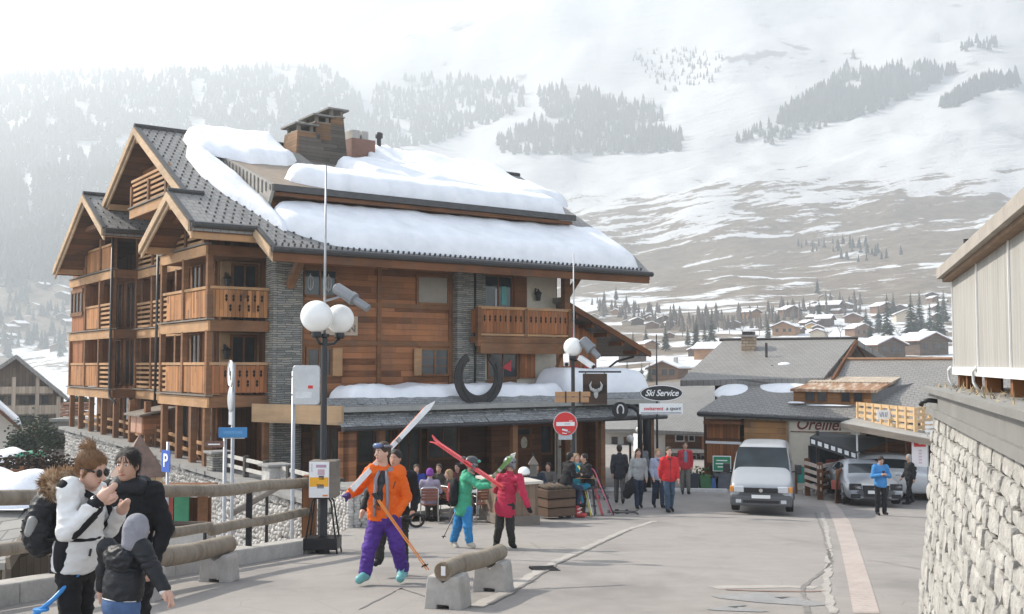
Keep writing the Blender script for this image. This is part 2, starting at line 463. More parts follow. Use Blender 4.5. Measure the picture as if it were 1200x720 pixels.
def terrain_mat():
    m, nt, b = newmat('mountain_snow', .75, 0, .2); pos = nt.new('ShaderNodeNewGeometry').outputs['Position']
    x, y, z = nt.sep(pos)
    v = nt.comb(nt.math('MULTIPLY', x, .5), y, nt.math('SUBTRACT', nt.math('MULTIPLY', z, 2.4), nt.math('MULTIPLY', x, .42)))
    n1 = nt.noise(nt.mapv(v, (.034,)*3, (0, 0, .45)), 1, 10, .66); n2 = nt.noise(nt.mapv(v, (.0055,)*3, (0,0,.3)), 1, 5, .6)
    n3 = nt.noise(nt.mapv(pos, (.13,)*3), 1, 6, .7)
    thr = nt.ramp(nt.math('DIVIDE', nt.math('ADD', z, 10), 310), [(.0,(.475,)*3),(.10,(.50,)*3),(.20,(.575,)*3),(.45,(.53,)*3),(.72,(.43,)*3),(.95,(.33,)*3)])
    k = nt.math('ADD', nt.math('MULTIPLY', n1, .58), nt.math('ADD', nt.math('MULTIPLY', n2, .36), nt.math('MULTIPLY', n3, .10)))
    s = nt.math('SUBTRACT', k, thr)
    fac = nt.ramp(s, [(.0, (0,0,0)), (.022, (1,1,1))])
    gcol = nt.ramp(n3, [(.3, (.13,.105,.08)), (.55, (.23,.185,.14)), (.75, (.30,.25,.20))])
    rk = nt.ramp(nt.noise(nt.mapv(pos, (.0075,)*3, (0,0,.6)), 1, 9, .68), [(.60,(0,0,0)),(.635,(1,1,1))]); rz_ = nt.ramp(nt.math('DIVIDE', z, 700), [(.58,(0,0,0)),(.72,(1,1,1))])
    sn = nt.mix(nt.math('MULTIPLY', rk, nt.math('MULTIPLY', rz_, .85)), (.80,.82,.85), (.13,.13,.14))
    nt.set(b.inputs['Base Color'], nt.mix(fac, gcol, sn))
    nt.set(b.inputs['Normal'], nt.bump(nt.math('ADD', nt.math('MULTIPLY', n1, 1.), nt.math('MULTIPLY', n3, .25)), .9, 6.))
    return m
pxs = [-1500 + 60*i for i in range(19)] + [-360 + 9*i for i in range(214)] + [1566+80*i for i in range(15)]
ds = [1, 3, 5, 7, 9] + list(np.arange(10, 62, 1.)) + [62*(3600/62)**(i/180) for i in range(181)]
mb = MB()
mb.grid([[((px-600)/F*d, d, terrain((px-600)/F*d, d)) for px in pxs] for d in ds])
ob = mb.build('terrain', terrain_mat(), smooth=True, kind='structure')

import bisect
DSL = [float(d) for d in ds]; TZ = np.array([v[2] for v in mb.v]).reshape(len(ds), len(pxs))
def tquick(px, d):
    i = min(max(bisect.bisect_right(DSL, d)-1, 0), len(DSL)-2); j = min(max(bisect.bisect_right(pxs, px)-1, 0), len(pxs)-2)
    t = (d-DSL[i])/(DSL[i+1]-DSL[i]); s = (px-pxs[j])/(pxs[j+1]-pxs[j])
    return (TZ[i,j]*(1-s)+TZ[i,j+1]*s)*(1-t)+(TZ[i+1,j]*(1-s)+TZ[i+1,j+1]*s)*t
def land(px, py, d0=70, dmax=3500):
    r = ray(px, py); d = d0
    while d < dmax:
        if CZ + r.z*d/r.y <= tquick(600+F*r.x/r.y, d): break
        d *= 1.008
    else: return None
    x = r.x*d/r.y; return Vector((x, d, float(tquick(600+F*r.x/r.y, d))))

SNOW = snowmat()

# ------------------------------------------------------------------ conifers
def leafmat(name, lo, hi):
    m, nt, b = newmat(name, .8, 0, .2); n = nt.noise(nt.coord(), 2.2, 5, .7)
    oi = nt.new('ShaderNodeObjectInfo').outputs['Random']
    nt.set(b.inputs['Base Color'], nt.ramp(nt.math('ADD', n, nt.math('MULTIPLY', nt.math('SUBTRACT', oi, .5), .15)), [(.3, lo), (.7, hi)])); return m
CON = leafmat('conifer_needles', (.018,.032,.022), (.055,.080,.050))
CONF = leafmat('hazed_conifer', (.05,.065,.06), (.085,.10,.09))  # needles paled, so part of the haze is in the colour
BROWNW = leafmat('bare_wood', (.10,.085,.075), (.17,.145,.125))
BARK = M('bark', (.10,.075,.055), .9, .35, 9, .6)
def conifer_far(mb, p, h, rad, rg):
    n = 6; z0 = 0; a0 = rg.random()*6
    for i, (zb, zt, r) in enumerate(((.06,.55,1.),(.34,.78,.72),(.6,1.,.45))):
        o = len(mb.v); c = Vector(p)
        for k in range(n):
            t = a0 + i + 6.283*k/n; rr = rad*r*(.75+.5*rg.random())
            mb.v.append((c.x+math.cos(t)*rr, c.y+math.sin(t)*rr, c.z+h*(zb+.06*rg.random())))
        mb.v.append((c.x, c.y, c.z+h*zt))
        for k in range(n): mb.f.append((o+k, o+(k+1) % n, o+n))
def inpoly(x, y, P_):
    c = False; j = len(P_)-1
    for i in range(len(P_)):
        if (P_[i][1] > y) != (P_[j][1] > y) and x < (P_[j][0]-P_[i][0])*(y-P_[i][1])/(P_[j][1]-P_[i][1])+P_[i][0]: c = not c
        j = i
    return c
FOR = [('hillside_forest', 'dark hazy conifer forest covering the mountainside behind the big chalet at left', 6500, (11, 21),
        [(-60,95),(120,86),(380,82),(425,118),(405,205),(250,175),(180,260),(90,330),(-60,345)]),
       ('mountain_forest', 'hazy conifer wood on the snow slope above the chimney of the chalet', 1000, (12, 22),
        [(395,125),(470,100),(520,92),(610,104),(618,130),(560,152),(510,172),(430,178)]),
       ('mountain_forest', 'hazy conifer wood in the hollow in the middle of the snow mountain', 1150, (12, 23),
        [(625,115),(660,103),(720,120),(778,132),(776,145),(742,152),(800,164),(796,180),(700,184),(590,182),(580,168),(645,142)]),
       ('mountain_forest', 'long slanting band of conifers climbing the snow slope at upper right', 1000, (12, 24),
        [(908,150),(925,132),(980,95),(1000,70),(1012,90),(1080,82),(1120,88),(1070,115),(1000,142)]),
       ('mountain_forest', 'short slanting band of conifers right of the long band', 380, (10, 20),
        [(1100,128),(1150,96),(1190,88),(1196,102),(1150,112),(1120,128)]),
       ('scattered_conifers', 'thin scatter of small conifers high on the snow slope', 150, (7, 12),
        [(735,66),(800,58),(850,66),(838,100),(780,112),(765,98)]),
       ('scattered_conifers', 'loose conifers along the foot of the slanting forest band', 50, (10, 20),
        [(860,170),(905,150),(985,148),(905,172)]),
       ('scattered_conifers', 'small tuft of trees near the top right of the mountain', 26, (14, 20), [(1115,60),(1140,52),(1180,50),(1150,66)]),
       ('valley_trees', 'sparse hazy trees among houses on the valley slope left of the chalet', 70, (8, 14), [(-30,345),(80,330),(80,420),(-30,440)]),
       ('valley_trees', 'hazy bare wood and conifers above the village roofs', 150, (3.5, 7), [(690,352),(760,365),(840,372),(1000,352),(1030,372),(900,386),(800,392),(700,372)]),
       ('valley_trees', 'dark thin trees along the ledge of the brown slope above the village', 46, (5, 9), [(930,290),(1010,284),(1060,300),(1010,310)])]
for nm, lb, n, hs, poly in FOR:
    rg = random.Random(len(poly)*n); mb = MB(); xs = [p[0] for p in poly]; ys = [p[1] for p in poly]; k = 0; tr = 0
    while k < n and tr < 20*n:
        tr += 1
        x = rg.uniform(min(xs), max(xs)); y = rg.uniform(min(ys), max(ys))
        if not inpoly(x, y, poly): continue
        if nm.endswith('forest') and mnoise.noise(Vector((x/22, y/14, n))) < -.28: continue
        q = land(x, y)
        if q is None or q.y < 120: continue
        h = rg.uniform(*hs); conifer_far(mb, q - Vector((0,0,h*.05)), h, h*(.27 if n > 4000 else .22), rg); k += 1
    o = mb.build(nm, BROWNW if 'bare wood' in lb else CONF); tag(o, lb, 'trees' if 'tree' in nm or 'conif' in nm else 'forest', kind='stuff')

# ------------------------------------------------------------------ haze
hb = MB().box((-3600, -60, -130), (3600, 3590, 840))
m = bpy.data.materials.new('haze'); m.use_nodes = True; nt = NT(m); nt.n.remove(nt.n['Principled BSDF'])
pv = nt.new('ShaderNodeVolumePrincipled'); pv.inputs['Color'].default_value = (.56, .605, .645, 1); pv.inputs['Density'].default_value = .00098
pv.inputs['Anisotropy'].default_value = .4
nt.l.new(pv.outputs[0], nt.n['Material Output'].inputs['Volume'])
o = hb.build('haze', m); tag(o, 'pale bluish sunlit haze filling the valley air', 'haze', kind='stuff')
# ------------------------------------------------------------------ street
def asphalt():
    m, nt, b = newmat('asphalt', .85, 0, .3); co = nt.coord()
    n1 = nt.noise(co, .35, 5, .6); n2 = nt.noise(co, 2.5, 6, .65); n3 = nt.noise(co, 60, 3)
    k = nt.math('ADD', nt.math('MULTIPLY', n1, .45), nt.math('ADD', nt.math('MULTIPLY', n2, .30), nt.math('MULTIPLY', n3, .25)))
    c = nt.ramp(k, [(.32, (.20,.183,.170)), (.48, (.285,.263,.244)), (.60, (.315,.292,.27)), (.74, (.375,.35,.325))])
    vo = nt.new('ShaderNodeTexVoronoi', feature='DISTANCE_TO_EDGE'); nt.set(vo.inputs['Vector'], nt.mix(.12, nt.mapv(co, (.22,.16,.2)), nt.new('ShaderNodeTexNoise').outputs['Color']))
    crack = nt.ramp(vo.outputs[0], [(.0, (1,1,1)), (.007, (0,0,0))])
    msk = nt.ramp(n1, [(.47, (0,0,0)), (.56, (1,1,1))])
    f = nt.math('MULTIPLY', nt.math('MULTIPLY', crack, msk), .28)
    stain = nt.ramp(nt.noise(nt.mapv(co, (.5,.22,.5), (0,0,-.3)), 1, 4), [(.56, (0,0,0)), (.66, (1,1,1))])
    c = nt.mix(nt.math('MULTIPLY', stain, .4), c, (.15,.142,.135))
    nt.set(b.inputs['Base Color'], nt.mix(f, c, (.05,.048,.045)))
    nt.set(b.inputs['Normal'], nt.bump(nt.math('ADD', n3, nt.math('MULTIPLY', n2, .4)), .35, .01)); return m
ASPH = asphalt()
CONC = M('concrete', (.42,.40,.37), .9, .25, 3, .4)
def xr(y): return 7.5 if y < 11 else 26.
mb = MB(); ys = [-6 + .5*i for i in range(140)] + [64+2*i for i in range(10)]
rows = []
for y in ys:
    a, b_ = edge_x(y), xr(y); rows.append([(a + (b_-a)*(j/40), y, g(a + (b_-a)*(j/40), y)) for j in range(41)])
mb.grid(rows)
for a, c in zip(rows, rows[1:]):           # the cut edge of the street over the lower yard
    p, q = Vector(a[0]), Vector(c[0]); mb.add([p, q, q-Vector((0,0,3.4)), p-Vector((0,0,3.4))], [(0,3,2,1)])
mb.build('road', ASPH, smooth=True, kind='structure', auto=30)

def ribbon(name, pts, mat, dz, w=None):
    "thin sheet laid on the street between two edge polylines"
    mb = MB(); mb.grid([[(a[0]+(b[0]-a[0])*t/3, a[1]+(b[1]-a[1])*t/3, g(a[0]+(b[0]-a[0])*t/3, a[1]+(b[1]-a[1])*t/3)+dz) for t in range(4)] for a, b in pts])
    return mb.build(name, mat, smooth=True, kind='structure')
def dense(l, r, n=40):
    out = []
    for i in range(n+1):
        y = l[0][1] + (l[-1][1]-l[0][1])*i/n
        yr = r[0][1] + (r[-1][1]-r[0][1])*i/n
        out.append(((interp(y, [(p[1], p[0]) for p in l]), y), (interp(yr, [(p[1], p[0]) for p in r]), yr)))
    return out
def gl(*px): return [G(*p)[:2] for p in px]
PAVE = M('gutter_paving', (.46,.40,.37), .85, .22, 1.2, .3)
def paving():
    m, nt, b = newmat('strip_setts', .85, 0, .3); co = nt.coord(); br = nt.new('ShaderNodeTexBrick')
    nt.set(br.inputs['Vector'], nt.mapv(co, (1,1,1), (0,0,-.27))); br.inputs['Scale'].default_value = 1; br.inputs['Brick Width'].default_value = .3
    br.inputs['Row Height'].default_value = .14; br.inputs['Mortar Size'].default_value = .012
    n = nt.noise(co, 1.3, 5); n2 = nt.noise(co, 14, 4)
    c = nt.ramp(nt.math('ADD', nt.math('MULTIPLY', n, .6), nt.math('MULTIPLY', n2, .4)), [(.3, (.34,.285,.255)), (.7, (.48,.42,.385))])
    nt.set(b.inputs['Base Color'], nt.mix(nt.math('MULTIPLY', br.outputs['Fac'], .3), c, (.2,.18,.165))); nt.set(b.inputs['Normal'], nt.bump(n2, .3, .01)); return m
SETT = paving()
l = gl((1000,719),(993,680),(985,640),(977,612),(970,596),(966,588)); r = gl((1031,719),(1019,680),(1006,640),(996,612),(985,596),(974,588))
ribbon('gutter_strip', dense(l, r), SETT, .005)
def crack_strip(name, pxs, w, mat, dz=.006, ww=.3):
    "a patched seam in the asphalt following picture points"
    rg = random.Random(len(name)+len(pxs)); pts = []
    q = [G(*p) for p in pxs]
    for a, b in zip(q, q[1:]):
        n = max(2, int((b-a).length/.25))
        for i in range(n):
            p = a.lerp(b, i/n); d = (b-a).normalized(); s = Vector((d.y, -d.x, 0)); k = w*(1+rg.uniform(-ww, ww)); o = s*rg.uniform(-1, 1)*min(w*.3, .03)
            pts.append(((p.x-s.x*k/2+o.x, p.y-s.y*k/2+o.y), (p.x+s.x*k/2+o.x, p.y+s.y*k/2+o.y)))
    return ribbon(name, pts, mat, dz)
PATCHL = M('patch_light', (.37,.345,.315), .9, .2, 5, .3)
PATCHD = M('patch_dark', (.195,.182,.170), .8, .25, 5, .3)
WET = M('wet_patch', (.262,.255,.25), .35, .2, 2.5, .1, 0, .6)
crack_strip('road_seam', [(560,712),(600,690),(640,664),(690,641),(735,621),(770,610)], .16, PATCHL)
crack_strip('road_crack', [(575,709),(612,688),(652,662),(700,639),(742,620)], .05, PATCHD, .010, .6)
crack_strip('road_crack', [(948,719),(940,690),(975,660),(965,625),(955,600)], .05, PATCHD, .006, .6)
crack_strip('road_crack', [(1080,668),(1040,660),(1005,655)], .02, PATCHD, .006, .6)
crack_strip('road_seam', [(975,719),(968,690),(973,650),(968,615),(962,600)], .10, PATCHL, .006, .3)
crack_strip('repair_trench', [(835,689),(880,688),(930,688),(982,691)], .30, PATCHL, .004, .15)
crack_strip('repair_edge', [(850,692),(900,694),(950,694),(985,693)], .05, M('red_setts', (.25,.14,.11), .8, .3, 9), .009, .3)
crack_strip('wet_patch', [(862,697),(890,702),(930,706),(972,704)], .75, WET, .0065, .12)
crack_strip('wet_patch', [(845,712),(870,715),(890,713)], .55, WET, .0065, .15)
crack_strip('road_crack', [(420,715),(470,690),(500,700),(540,719)], .03, PATCHD, .006, .7)

# kerb beside the fence
def kerb(name, pts, w, h):
    mb = MB()
    for (a, b) in zip(pts, pts[1:]):
        a = Vector((a[0], a[1], g(a[0]+.6, a[1]))); b = Vector((b[0], b[1], g(b[0]+.6, b[1])))
        d = (b-a).normalized(); s = Vector((d.y, -d.x, 0)).normalized()*w/2; u = Vector((0,0,h)); dn = Vector((0,0,-.6))
        mb.add([a-s+dn, a+s+dn, b+s+dn, b-s+dn, a-s+u, a+s+u, b+s+u, b-s+u], [(3,2,1,0),(4,5,6,7),(0,1,5,4),(1,2,6,5),(2,3,7,6),(3,0,4,7)])
    return mb.build(name, CONC, bevel=.02, kind='structure')
kp = [(edge_x(y)+.08, y) for y in (4, 6, 8, 10, 12.1, 13.5, 15, 16.5, 18, 19.3)]
kerb('kerb', kp, .34, .24)
DARKIRON = M('dark_iron', (.03,.03,.032), .5, .3, 20, .1, .6)
d = G(638,668); mb = MB()
for i in range(-4, 5): mb.obox((d.x+i*.042, d.y, d.z+.012), (.016,.36,.03), .25)
for j in (-.17, -.06, .06, .17): mb.obox((d.x-j*.25, d.y+j, d.z+.010), (.38,.022,.028), .25)
dr = mb.build('drain_grate', DARKIRON); tag(dr, 'black iron drain grate set in the asphalt beyond the log barrier', 'drain')
mb = MB().obox((d.x, d.y, d.z+.002), (.37,.36,.012), .25); mb.build('drain_pit', M('black', (.01,.01,.01), .9, .1), dr)
# ------------------------------------------------------------------ the big timber chalet (local frame: x along the street front, y back along the balcony side)
CH_A = (-9.66, 33.8); CH_R = math.atan2(.581, .814)
LARCH = wood('larch_boards', (.265,.112,.050), 'z', .21, .6, .05, dark=(.085,.030,.014))
LARCHV = wood('larch_upright', (.38,.175,.070), 'h', .135, .5, .10, dark=(.15,.065,.028))
LARCHR = wood('larch_red', (.30,.118,.048), 'h', .15, .4, .08)
DARKW = wood('dark_boards', (.17,.075,.034), 'h', .17, .45, .06)
DARKH = wood('dark_planks', (.13,.058,.028), 'z', .2, .45, .06)
BEAM = wood('beam_wood', (.26,.125,.060), 'n', .2, .5)
BEAML = wood('beam_light', (.52,.30,.15), 'n', .2, .35)
BEAMD = wood('beam_dark', (.20,.085,.038), 'n', .2, .45)
RAKE = wood('barge_board', (.58,.41,.26), 'n', .2, .35)
GREYW = wood('weathered_wood', (.25,.215,.18), 'n', .2, .4)
TILE = slate('roof_tiles', (.235,.227,.215), .26, .30, .3)
METAL = M('grey_sheet_metal', (.30,.295,.28), .45, .15, 3, .05, .5)
GUTTER = M('gutter_metal', (.07,.068,.068), .45, .25, 6, .05, .5)
SEAM = M('standing_seam_zinc', (.33,.31,.28), .5, .18, 4, .05, .4)
COPPER = M('brown_metal_roof', (.30,.235,.175), .55, .2, 3, .08, .3)
GLASS = glass('window_glass')
RENDER = M('cream_render', (.60,.55,.46), .9, .1, 4, .2)
HOOK = M('snow_hook', (.08,.08,.08), .6, .2)
def stonewall(name, c1, c2, sx, sz, c3=None):
    "coursed thin slabs"
    m, nt, b = newmat(name, .85, 0, .3); co = nt.coord(); x, y, z = nt.sep(co)
    h = nt.math('ADD', x, y)
    wz = nt.math('ADD', z, nt.math('MULTIPLY', nt.math('SUBTRACT', nt.noise(co, 1.6, 3), .5), .12))
    br = nt.new('ShaderNodeTexBrick'); nt.set(br.inputs['Vector'], nt.comb(h, wz, 0)); br.inputs['Scale'].default_value = 1
    br.inputs['Brick Width'].default_value = sx; br.inputs['Row Height'].default_value = sz; br.inputs['Mortar Size'].default_value = .01; br.inputs['Bias'].default_value = 0
    br.inputs['Color1'].default_value = (0,0,0,1); br.inputs['Color2'].default_value = (1,1,1,1); br.inputs['Mortar'].default_value = (.3,.3,.3,1)
    br.squash = .6; br.squash_frequency = 3
    n = nt.noise(co, 5, 6, .7); n2 = nt.noise(co, 1.1, 3)
    k = nt.math('ADD', nt.math('MULTIPLY', br.outputs['Color'], .4), nt.math('ADD', nt.math('MULTIPLY', n, .45), nt.math('MULTIPLY', n2, .2)))
    cl = nt.ramp(k, [(.25, c1), (.6, c2), (.85, c3 or tuple(q*1.3 for q in c2))])
    nt.set(b.inputs['Base Color'], nt.mix(nt.math('MULTIPLY', br.outputs['Fac'], .8), cl, tuple(q*.3 for q in c1)))
    nt.set(b.inputs['Normal'], nt.bump(nt.math('ADD', nt.math('MULTIPLY', nt.math('SUBTRACT', 1, br.outputs['Fac']), .6), nt.math('ADD', nt.math('MULTIPLY', br.outputs['Color'], .5), nt.math('MULTIPLY', n, .4))), .9, .05)); return m
SLABS = stonewall('slate_masonry', (.14,.14,.13), (.29,.285,.26), .55, .075, (.38,.33,.25))

ch = thing('timber_chalet', 'big brown timber chalet with carved balconies, slate pillars and snow-covered grey roof', 'chalet', (CH_A[0], CH_A[1], -2.8), CH_R, zoff=True)
def part(name, mb, mat, parent=ch, **k): return mb.build(name, mat, parent, **k)
def each(name, mat, *bs):
    for a, b in bs: part(name, MB().box(a, b), mat)
def mbx(*bs):
    m = MB()
    for a, b in bs: m.box(a, b)
    return m

# body
SL = .56; RW, RZ = 6.9, 10.5
def mz(w_): return RZ - SL*abs(w_-RW)           # main roof plane
b = MB(); b.box((2.45,0,-5.2), (13.95,18.3,6.0))
# gable infill, as an upright prism from the eaves to under the roof
b.prism([(-.0,5.6), (RW,RZ-.45), (18.3,mz(18.3)-.45), (18.3,-5.2), (0,-5.2)], ((2.40,0,0),(0,1,0),(0,0,1)), .12)
b.box((1.0,1.9,-2.0), (2.5,4.9,5.9)); b.box((1.2,11.4,-2.0), (2.5,18.3,6.3)); b.box((1.0,1.9,-2),(2.46,2.0,5.9))
part('wall', b, DARKW)
b = MB(); b.box((.02,16.2,.66), (1.25,18.3,5.6)); b.box((.03,15.6,5.5),(1.25,18.3,5.9))
part('gable_panel', b, LARCHR)
part('corner_window', MB().box((.0,16.4,4.0),(.06,18.2,4.85)), GLASS)
b = MB()
for q in (16.35,17.0,17.6,18.2): b.box((-.04,q,3.85),(.05,q+.1,4.95))
b.box((-.05,16.2,3.8),(.05,18.35,3.98)); b.box((-.05,16.2,4.85),(.05,18.35,5.02)); part('corner_window_frame', b, BEAM)

# -------- front façade
b = MB(); b.box((3.0,-.10,-.2), (9.05,.0,5.75)); part('front_cladding', b, LARCH)
b = MB()
for u in (3.02, 5.95, 8.92): b.box((u,-.17,.2),(u+.16,-.102,5.7))
for z in (2.28, .55, 3.62): b.box((3.18,-.16,z),(5.95,-.103,z+.16)); b.box((6.11,-.16,z),(8.92,-.103,z+.16))
part('front_framing', b, BEAM)
for nm, (u0,u1,w0,w1) in (('pillar',(1.98,3.0,-.45,.3)), ('pillar',(9.07,9.80,-.5,.2)), ('pillar',(9.98,10.42,-.35,.1))):
    part(nm, MB().box((u0,w0,-2.7),(u1,w1,5.5)), SLABS, bevel=.04)
part('drain_pipe', MB().tube([(9.90,-.35,5.2),(9.90,-.35,.2)], .06, 8), GUTTER, smooth=True)
b = MB(); b.box((10.42,-.06,-2.7),(13.97,.0,5.7)); part('rendered_wall', b, RENDER)
b = MB(); b.box((13.97,-.06,-2.7),(14.02,18.3,6.0)); part('end_wall', b, DARKH)

def window(u0,u1,z0,z1,w=-.06,frame=BEAM,shut=None,bars=1,pane=GLASS,parent=ch,t=.09,rows=1,shutmat=None):
    fr = MB(); d = .07
    for a,c in (((u0-t,w-d,z0-t),(u0,w+.02,z1+t)), ((u1,w-d,z0-t),(u1+t,w+.02,z1+t)), ((u0,w-d,z1),(u1,w+.02,z1+t)), ((u0,w-d-.03,z0-t),(u1,w+.02,z0))): fr.box(a,c)
    for i in range(1,bars+1):
        x = u0+(u1-u0)*i/(bars+1); fr.box((x-.03,w-.055,z0),(x+.03,w+.01,z1))
    for i in range(1,rows):
        z = z0+(z1-z0)*i/rows; fr.box((u0,w-.052,z-.015),(u1,w+.01,z+.015))
    f = fr.build('window', frame, parent); MB().box((u0,w-.03,z0),(u1,w+.03,z1)).build('pane', pane, f)
    if shut:
        for (a,c) in shut: MB().box((a,w-.12,z0-.05),(c,w-.075,z1+.05)).build('shutter', shutmat or BEAML, f)
    return f
CURT = M('pale_curtain', (.38,.39,.38), .9, .35, 9)
BLIND = M('roller_blind', (.30,.27,.23), .8, .1, 3)
window(3.20,4.32,3.98,4.80,-.10,pane=GLASS)
for x0 in (3.28,3.95):
    b = MB(); b.tube([(x0+.12+.10*math.cos(t),-.135,4.38+.24*math.sin(t)) for t in np.linspace(0,6.28,14)], .02, 5)
    b.tube([(x0+.12,-.135,4.1),(x0+.12,-.135,4.7)], .018, 5)
    part('wrought_ornament', b, M('pale_iron',(.45,.45,.46),.5,.1))
window(7.62,8.85,3.86,4.78,-.10,pane=BLIND,bars=0)
window(3.35,4.15,1.28,2.12,-.10,shut=[(4.22,4.58)])
window(7.78,8.85,1.28,2.14,-.10,shut=[(7.42,7.72)],bars=1,rows=3)
window(10.55,11.75,3.05,4.95,-.06,bars=1,shut=[(11.85,12.45)],frame=BEAMD,shutmat=BEAMD)
window(10.75,12.0,1.15,2.15,-.06,bars=1,shut=[(12.1,12.85)],frame=BEAM,shutmat=LARCHR)
b = MB().box((10.55,-.14,.82),(12.0,-.065,1.04)); part('sill_board', b, BEAM)
# flags in the windows
b = MB().box((11.0,-.105,3.6),(11.1,-.095,4.5)); part('window_ornament', b, M('pale_iron',(.45,.45,.46)))
b = MB().box((11.3,-.105,3.9),(11.55,-.095,4.6)); part('window_pennant', b, M('teal_cloth',(.12,.35,.34)))
b = MB().add([(11.3,-.11,1.5),(11.75,-.11,1.35),(11.75,-.11,1.8)],[(0,1,2)]).add([(11.3,-.112,1.5),(11.75,-.112,1.35),(11.75,-.112,1.8)],[(2,1,0)]); part('window_pennant', b, M('red_cloth',(.55,.06,.08)))
# lettered panel and the lantern lamps
pn = part('sign_panel', MB().box((3.45,-.22,2.62),(5.15,-.17,3.28)), M('beige_panel',(.46,.37,.28),.8,.12))
lettering('lettering', 'AN', .36, M('panel_letter',(.16,.12,.10)), pn, (4.82,-.225,2.84), (math.pi/2,0,0), bold=True)
def lantern(u,w,z,s=1.):
    b = MB(); b.lathe([(.05,-.16),(.09,-.14),(.13,.12),(.17,.14),(.03,.26)], (u,w,z), 6); b.bar((u,w+.02,z+.3),(u,w+.22,z+.3),.03); b.bar((u,w,z+.24),(u,w,z+.31),.03); b.bar((u,w+.2,z+.1),(u,w+.2,z+.35),.06)
    return part('wall_lantern', b, M('lantern_black',(.025,.025,.025),.5))
lantern(12.95,-.25,4.25)
# -------- right hand balcony with cut-out boards
def cutouts(u0,u1,z,n,w,mat,diam=.035,rows=(0,)):
    b = MB()
    for i in range(n):
        u = u0+(u1-u0)*(i+.5)/n
        for dz in rows:
            b.prism([(0,-.13),(diam,-.05),(diam*.4,0),(diam,.06),(0,.13),(-diam,.06),(-diam*.4,0),(-diam,-.05)], ((u,w,z+dz),(1,0,0),(0,0,1)), .012)
    return b
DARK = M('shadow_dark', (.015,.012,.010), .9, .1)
bal = part('balcony', mbx(((9.62,-1.0,2.42),(13.93,.0,2.66))), BEAM)
b = mbx(((9.66,-1.0,2.78),(13.9,-.94,3.66)),((9.66,-.94,2.78),(9.72,-.02,3.66)),((13.84,-.94,2.78),(13.9,-.02,3.66)))
b.build('railing', LARCHR, bal)
cutouts(9.8,13.8,3.32,17,-1.003,DARK,.04).build('cutout_pattern', DARK, bal)
mbx(((9.6,-1.06,3.66),(13.95,-.9,3.76)),((9.6,-1.05,2.68),(13.95,-.92,2.76))).build('hand_rail', BEAML, bal)
for a_,c_ in (((9.58,-1.07,2.3),(9.74,-.9,3.72)),((11.7,-1.07,2.66),(11.84,-1.01,3.72)),((13.8,-1.07,2.3),(13.96,-.9,3.72))): MB().box(a_,c_).build('rail_post', BEAM, bal)
mbx(((9.7,-1.08,2.02),(13.95,-.85,2.41))).build('support_beam', BEAM, bal)
for z0,z1 in ((-2.6,2.05),(3.76,5.6)): part('post', mbx(((13.6,-1.1,z0),(13.86,-.84,z1))), BEAM)
part('brace', MB().bar((12.95,-.95,.55),(13.72,-.95,2.1),.2,.24), BEAM)
part('brace', MB().bar((13.75,-.97,4.2),(14.6,-.97,5.3),.16,.2), BEAM)
part('brace', MB().bar((2.5,-.5,4.2),(2.5,-1.7,5.35),.22,.26), BEAM)
each('lookout_beam', BEAM, ((2.3,-1.9,5.15),(2.7,.1,5.42)),((9.3,-1.9,5.15),(9.6,.1,5.42)),((13.55,-1.9,5.15),(13.9,.1,5.42)))
part('purlin', mbx(((2.0,-1.72,4.98),(15.6,-1.45,5.24))), BEAMD)

# -------- balcony side
def rail_panel(u,w0,w1,z,style,parent,top=True):
    if style == 'b':
        MB().box((u-.03,w0,z+.10),(u+.02,w1,z+.98)).build('boards', LARCHV, parent)
    else:
        b = MB()
        for k in range(5): b.box((u-.03,w0,z+.08+.19*k),(u+.01,w1,z+.17+.19*k))
        b.build('rail', BEAML, parent)
    MB().box((u-.06,w0-.03,z+1.0),(u+.05,w1+.03,z+1.09)).build('hand_rail', BEAML, parent)
def sideblock(u, w0, w1, z, posts, panels, ztop, ret=0):
    bal = part('balcony', mbx(((u,w0,z-.34),(2.46,w1,z))), BEAM)
    MB().box((u-.08,w0-.06,z-.36),(u-.003,w1+.06,z-.03)).build('fascia', BEAML, bal)
    MB().box((u-.14,w0-.1,z+.0),(u+.1,w1+.1,z+.05)).build('edge_flashing', GREYW, bal)
    for s, a, c in panels: rail_panel(u, a, c, z, s, bal)
    for p in posts: MB().box((u-.09,p-.09,z+.05),(u+.09,p+.09,ztop)).build('post', BEAM, bal)
    return bal
for z, zt in ((.60,2.72),(3.05,5.18)):
    bl = sideblock(0, 0, 4.95, z, (.1,2.45,4.8), [('b',.2,4.3),('r',4.3,4.9)], zt)
    # the end towards the street: boards with pierced patterns
    b = mbx(((.1,-.03,z+.1),(1.95,.02,z+.98))); b.build('boards', LARCHR if z < 1 else LARCHV, bl)
    cutouts(.4,1.85,z+.72,6,-.034,DARK,.045).build('cutout_pattern', DARK, bl)
    cutouts(.5,1.75,z+.4,4,-.034,DARK,.045).build('cutout_pattern', DARK, bl)
    mbx(((.0,-.06,z+1.0),(1.97,.05,z+1.09))).build('hand_rail', BEAML, bl)
    mbx(((.0,-.08,z-.36),(1.97,-.003,z-.03))).build('fascia', BEAM, bl)
    sideblock(1.0, 4.6, 11.6, z, (6.3,9.3,11.4), [('r',4.9,11.4)], zt)
    if z < 1: sideblock(0, 11.2, 18.4, z, (11.3,13.2,15.5,18.2), [('b',13.2,18.2),('r',11.4,13.2)], zt)
    else: sideblock(0, 11.2, 18.4, z, (11.3,13.2,15.6), [('b',13.2,15.6),('r',11.4,13.2)], zt)
z = 5.5
sideblock(0, 0.3, 4.95, z, (.5,2.3,4.8), [('r',.6,4.9)], 5.95)
b = MB().box((-.09,2.21,5.9),(.09,2.39,6.55)); part('post', b, BEAM)
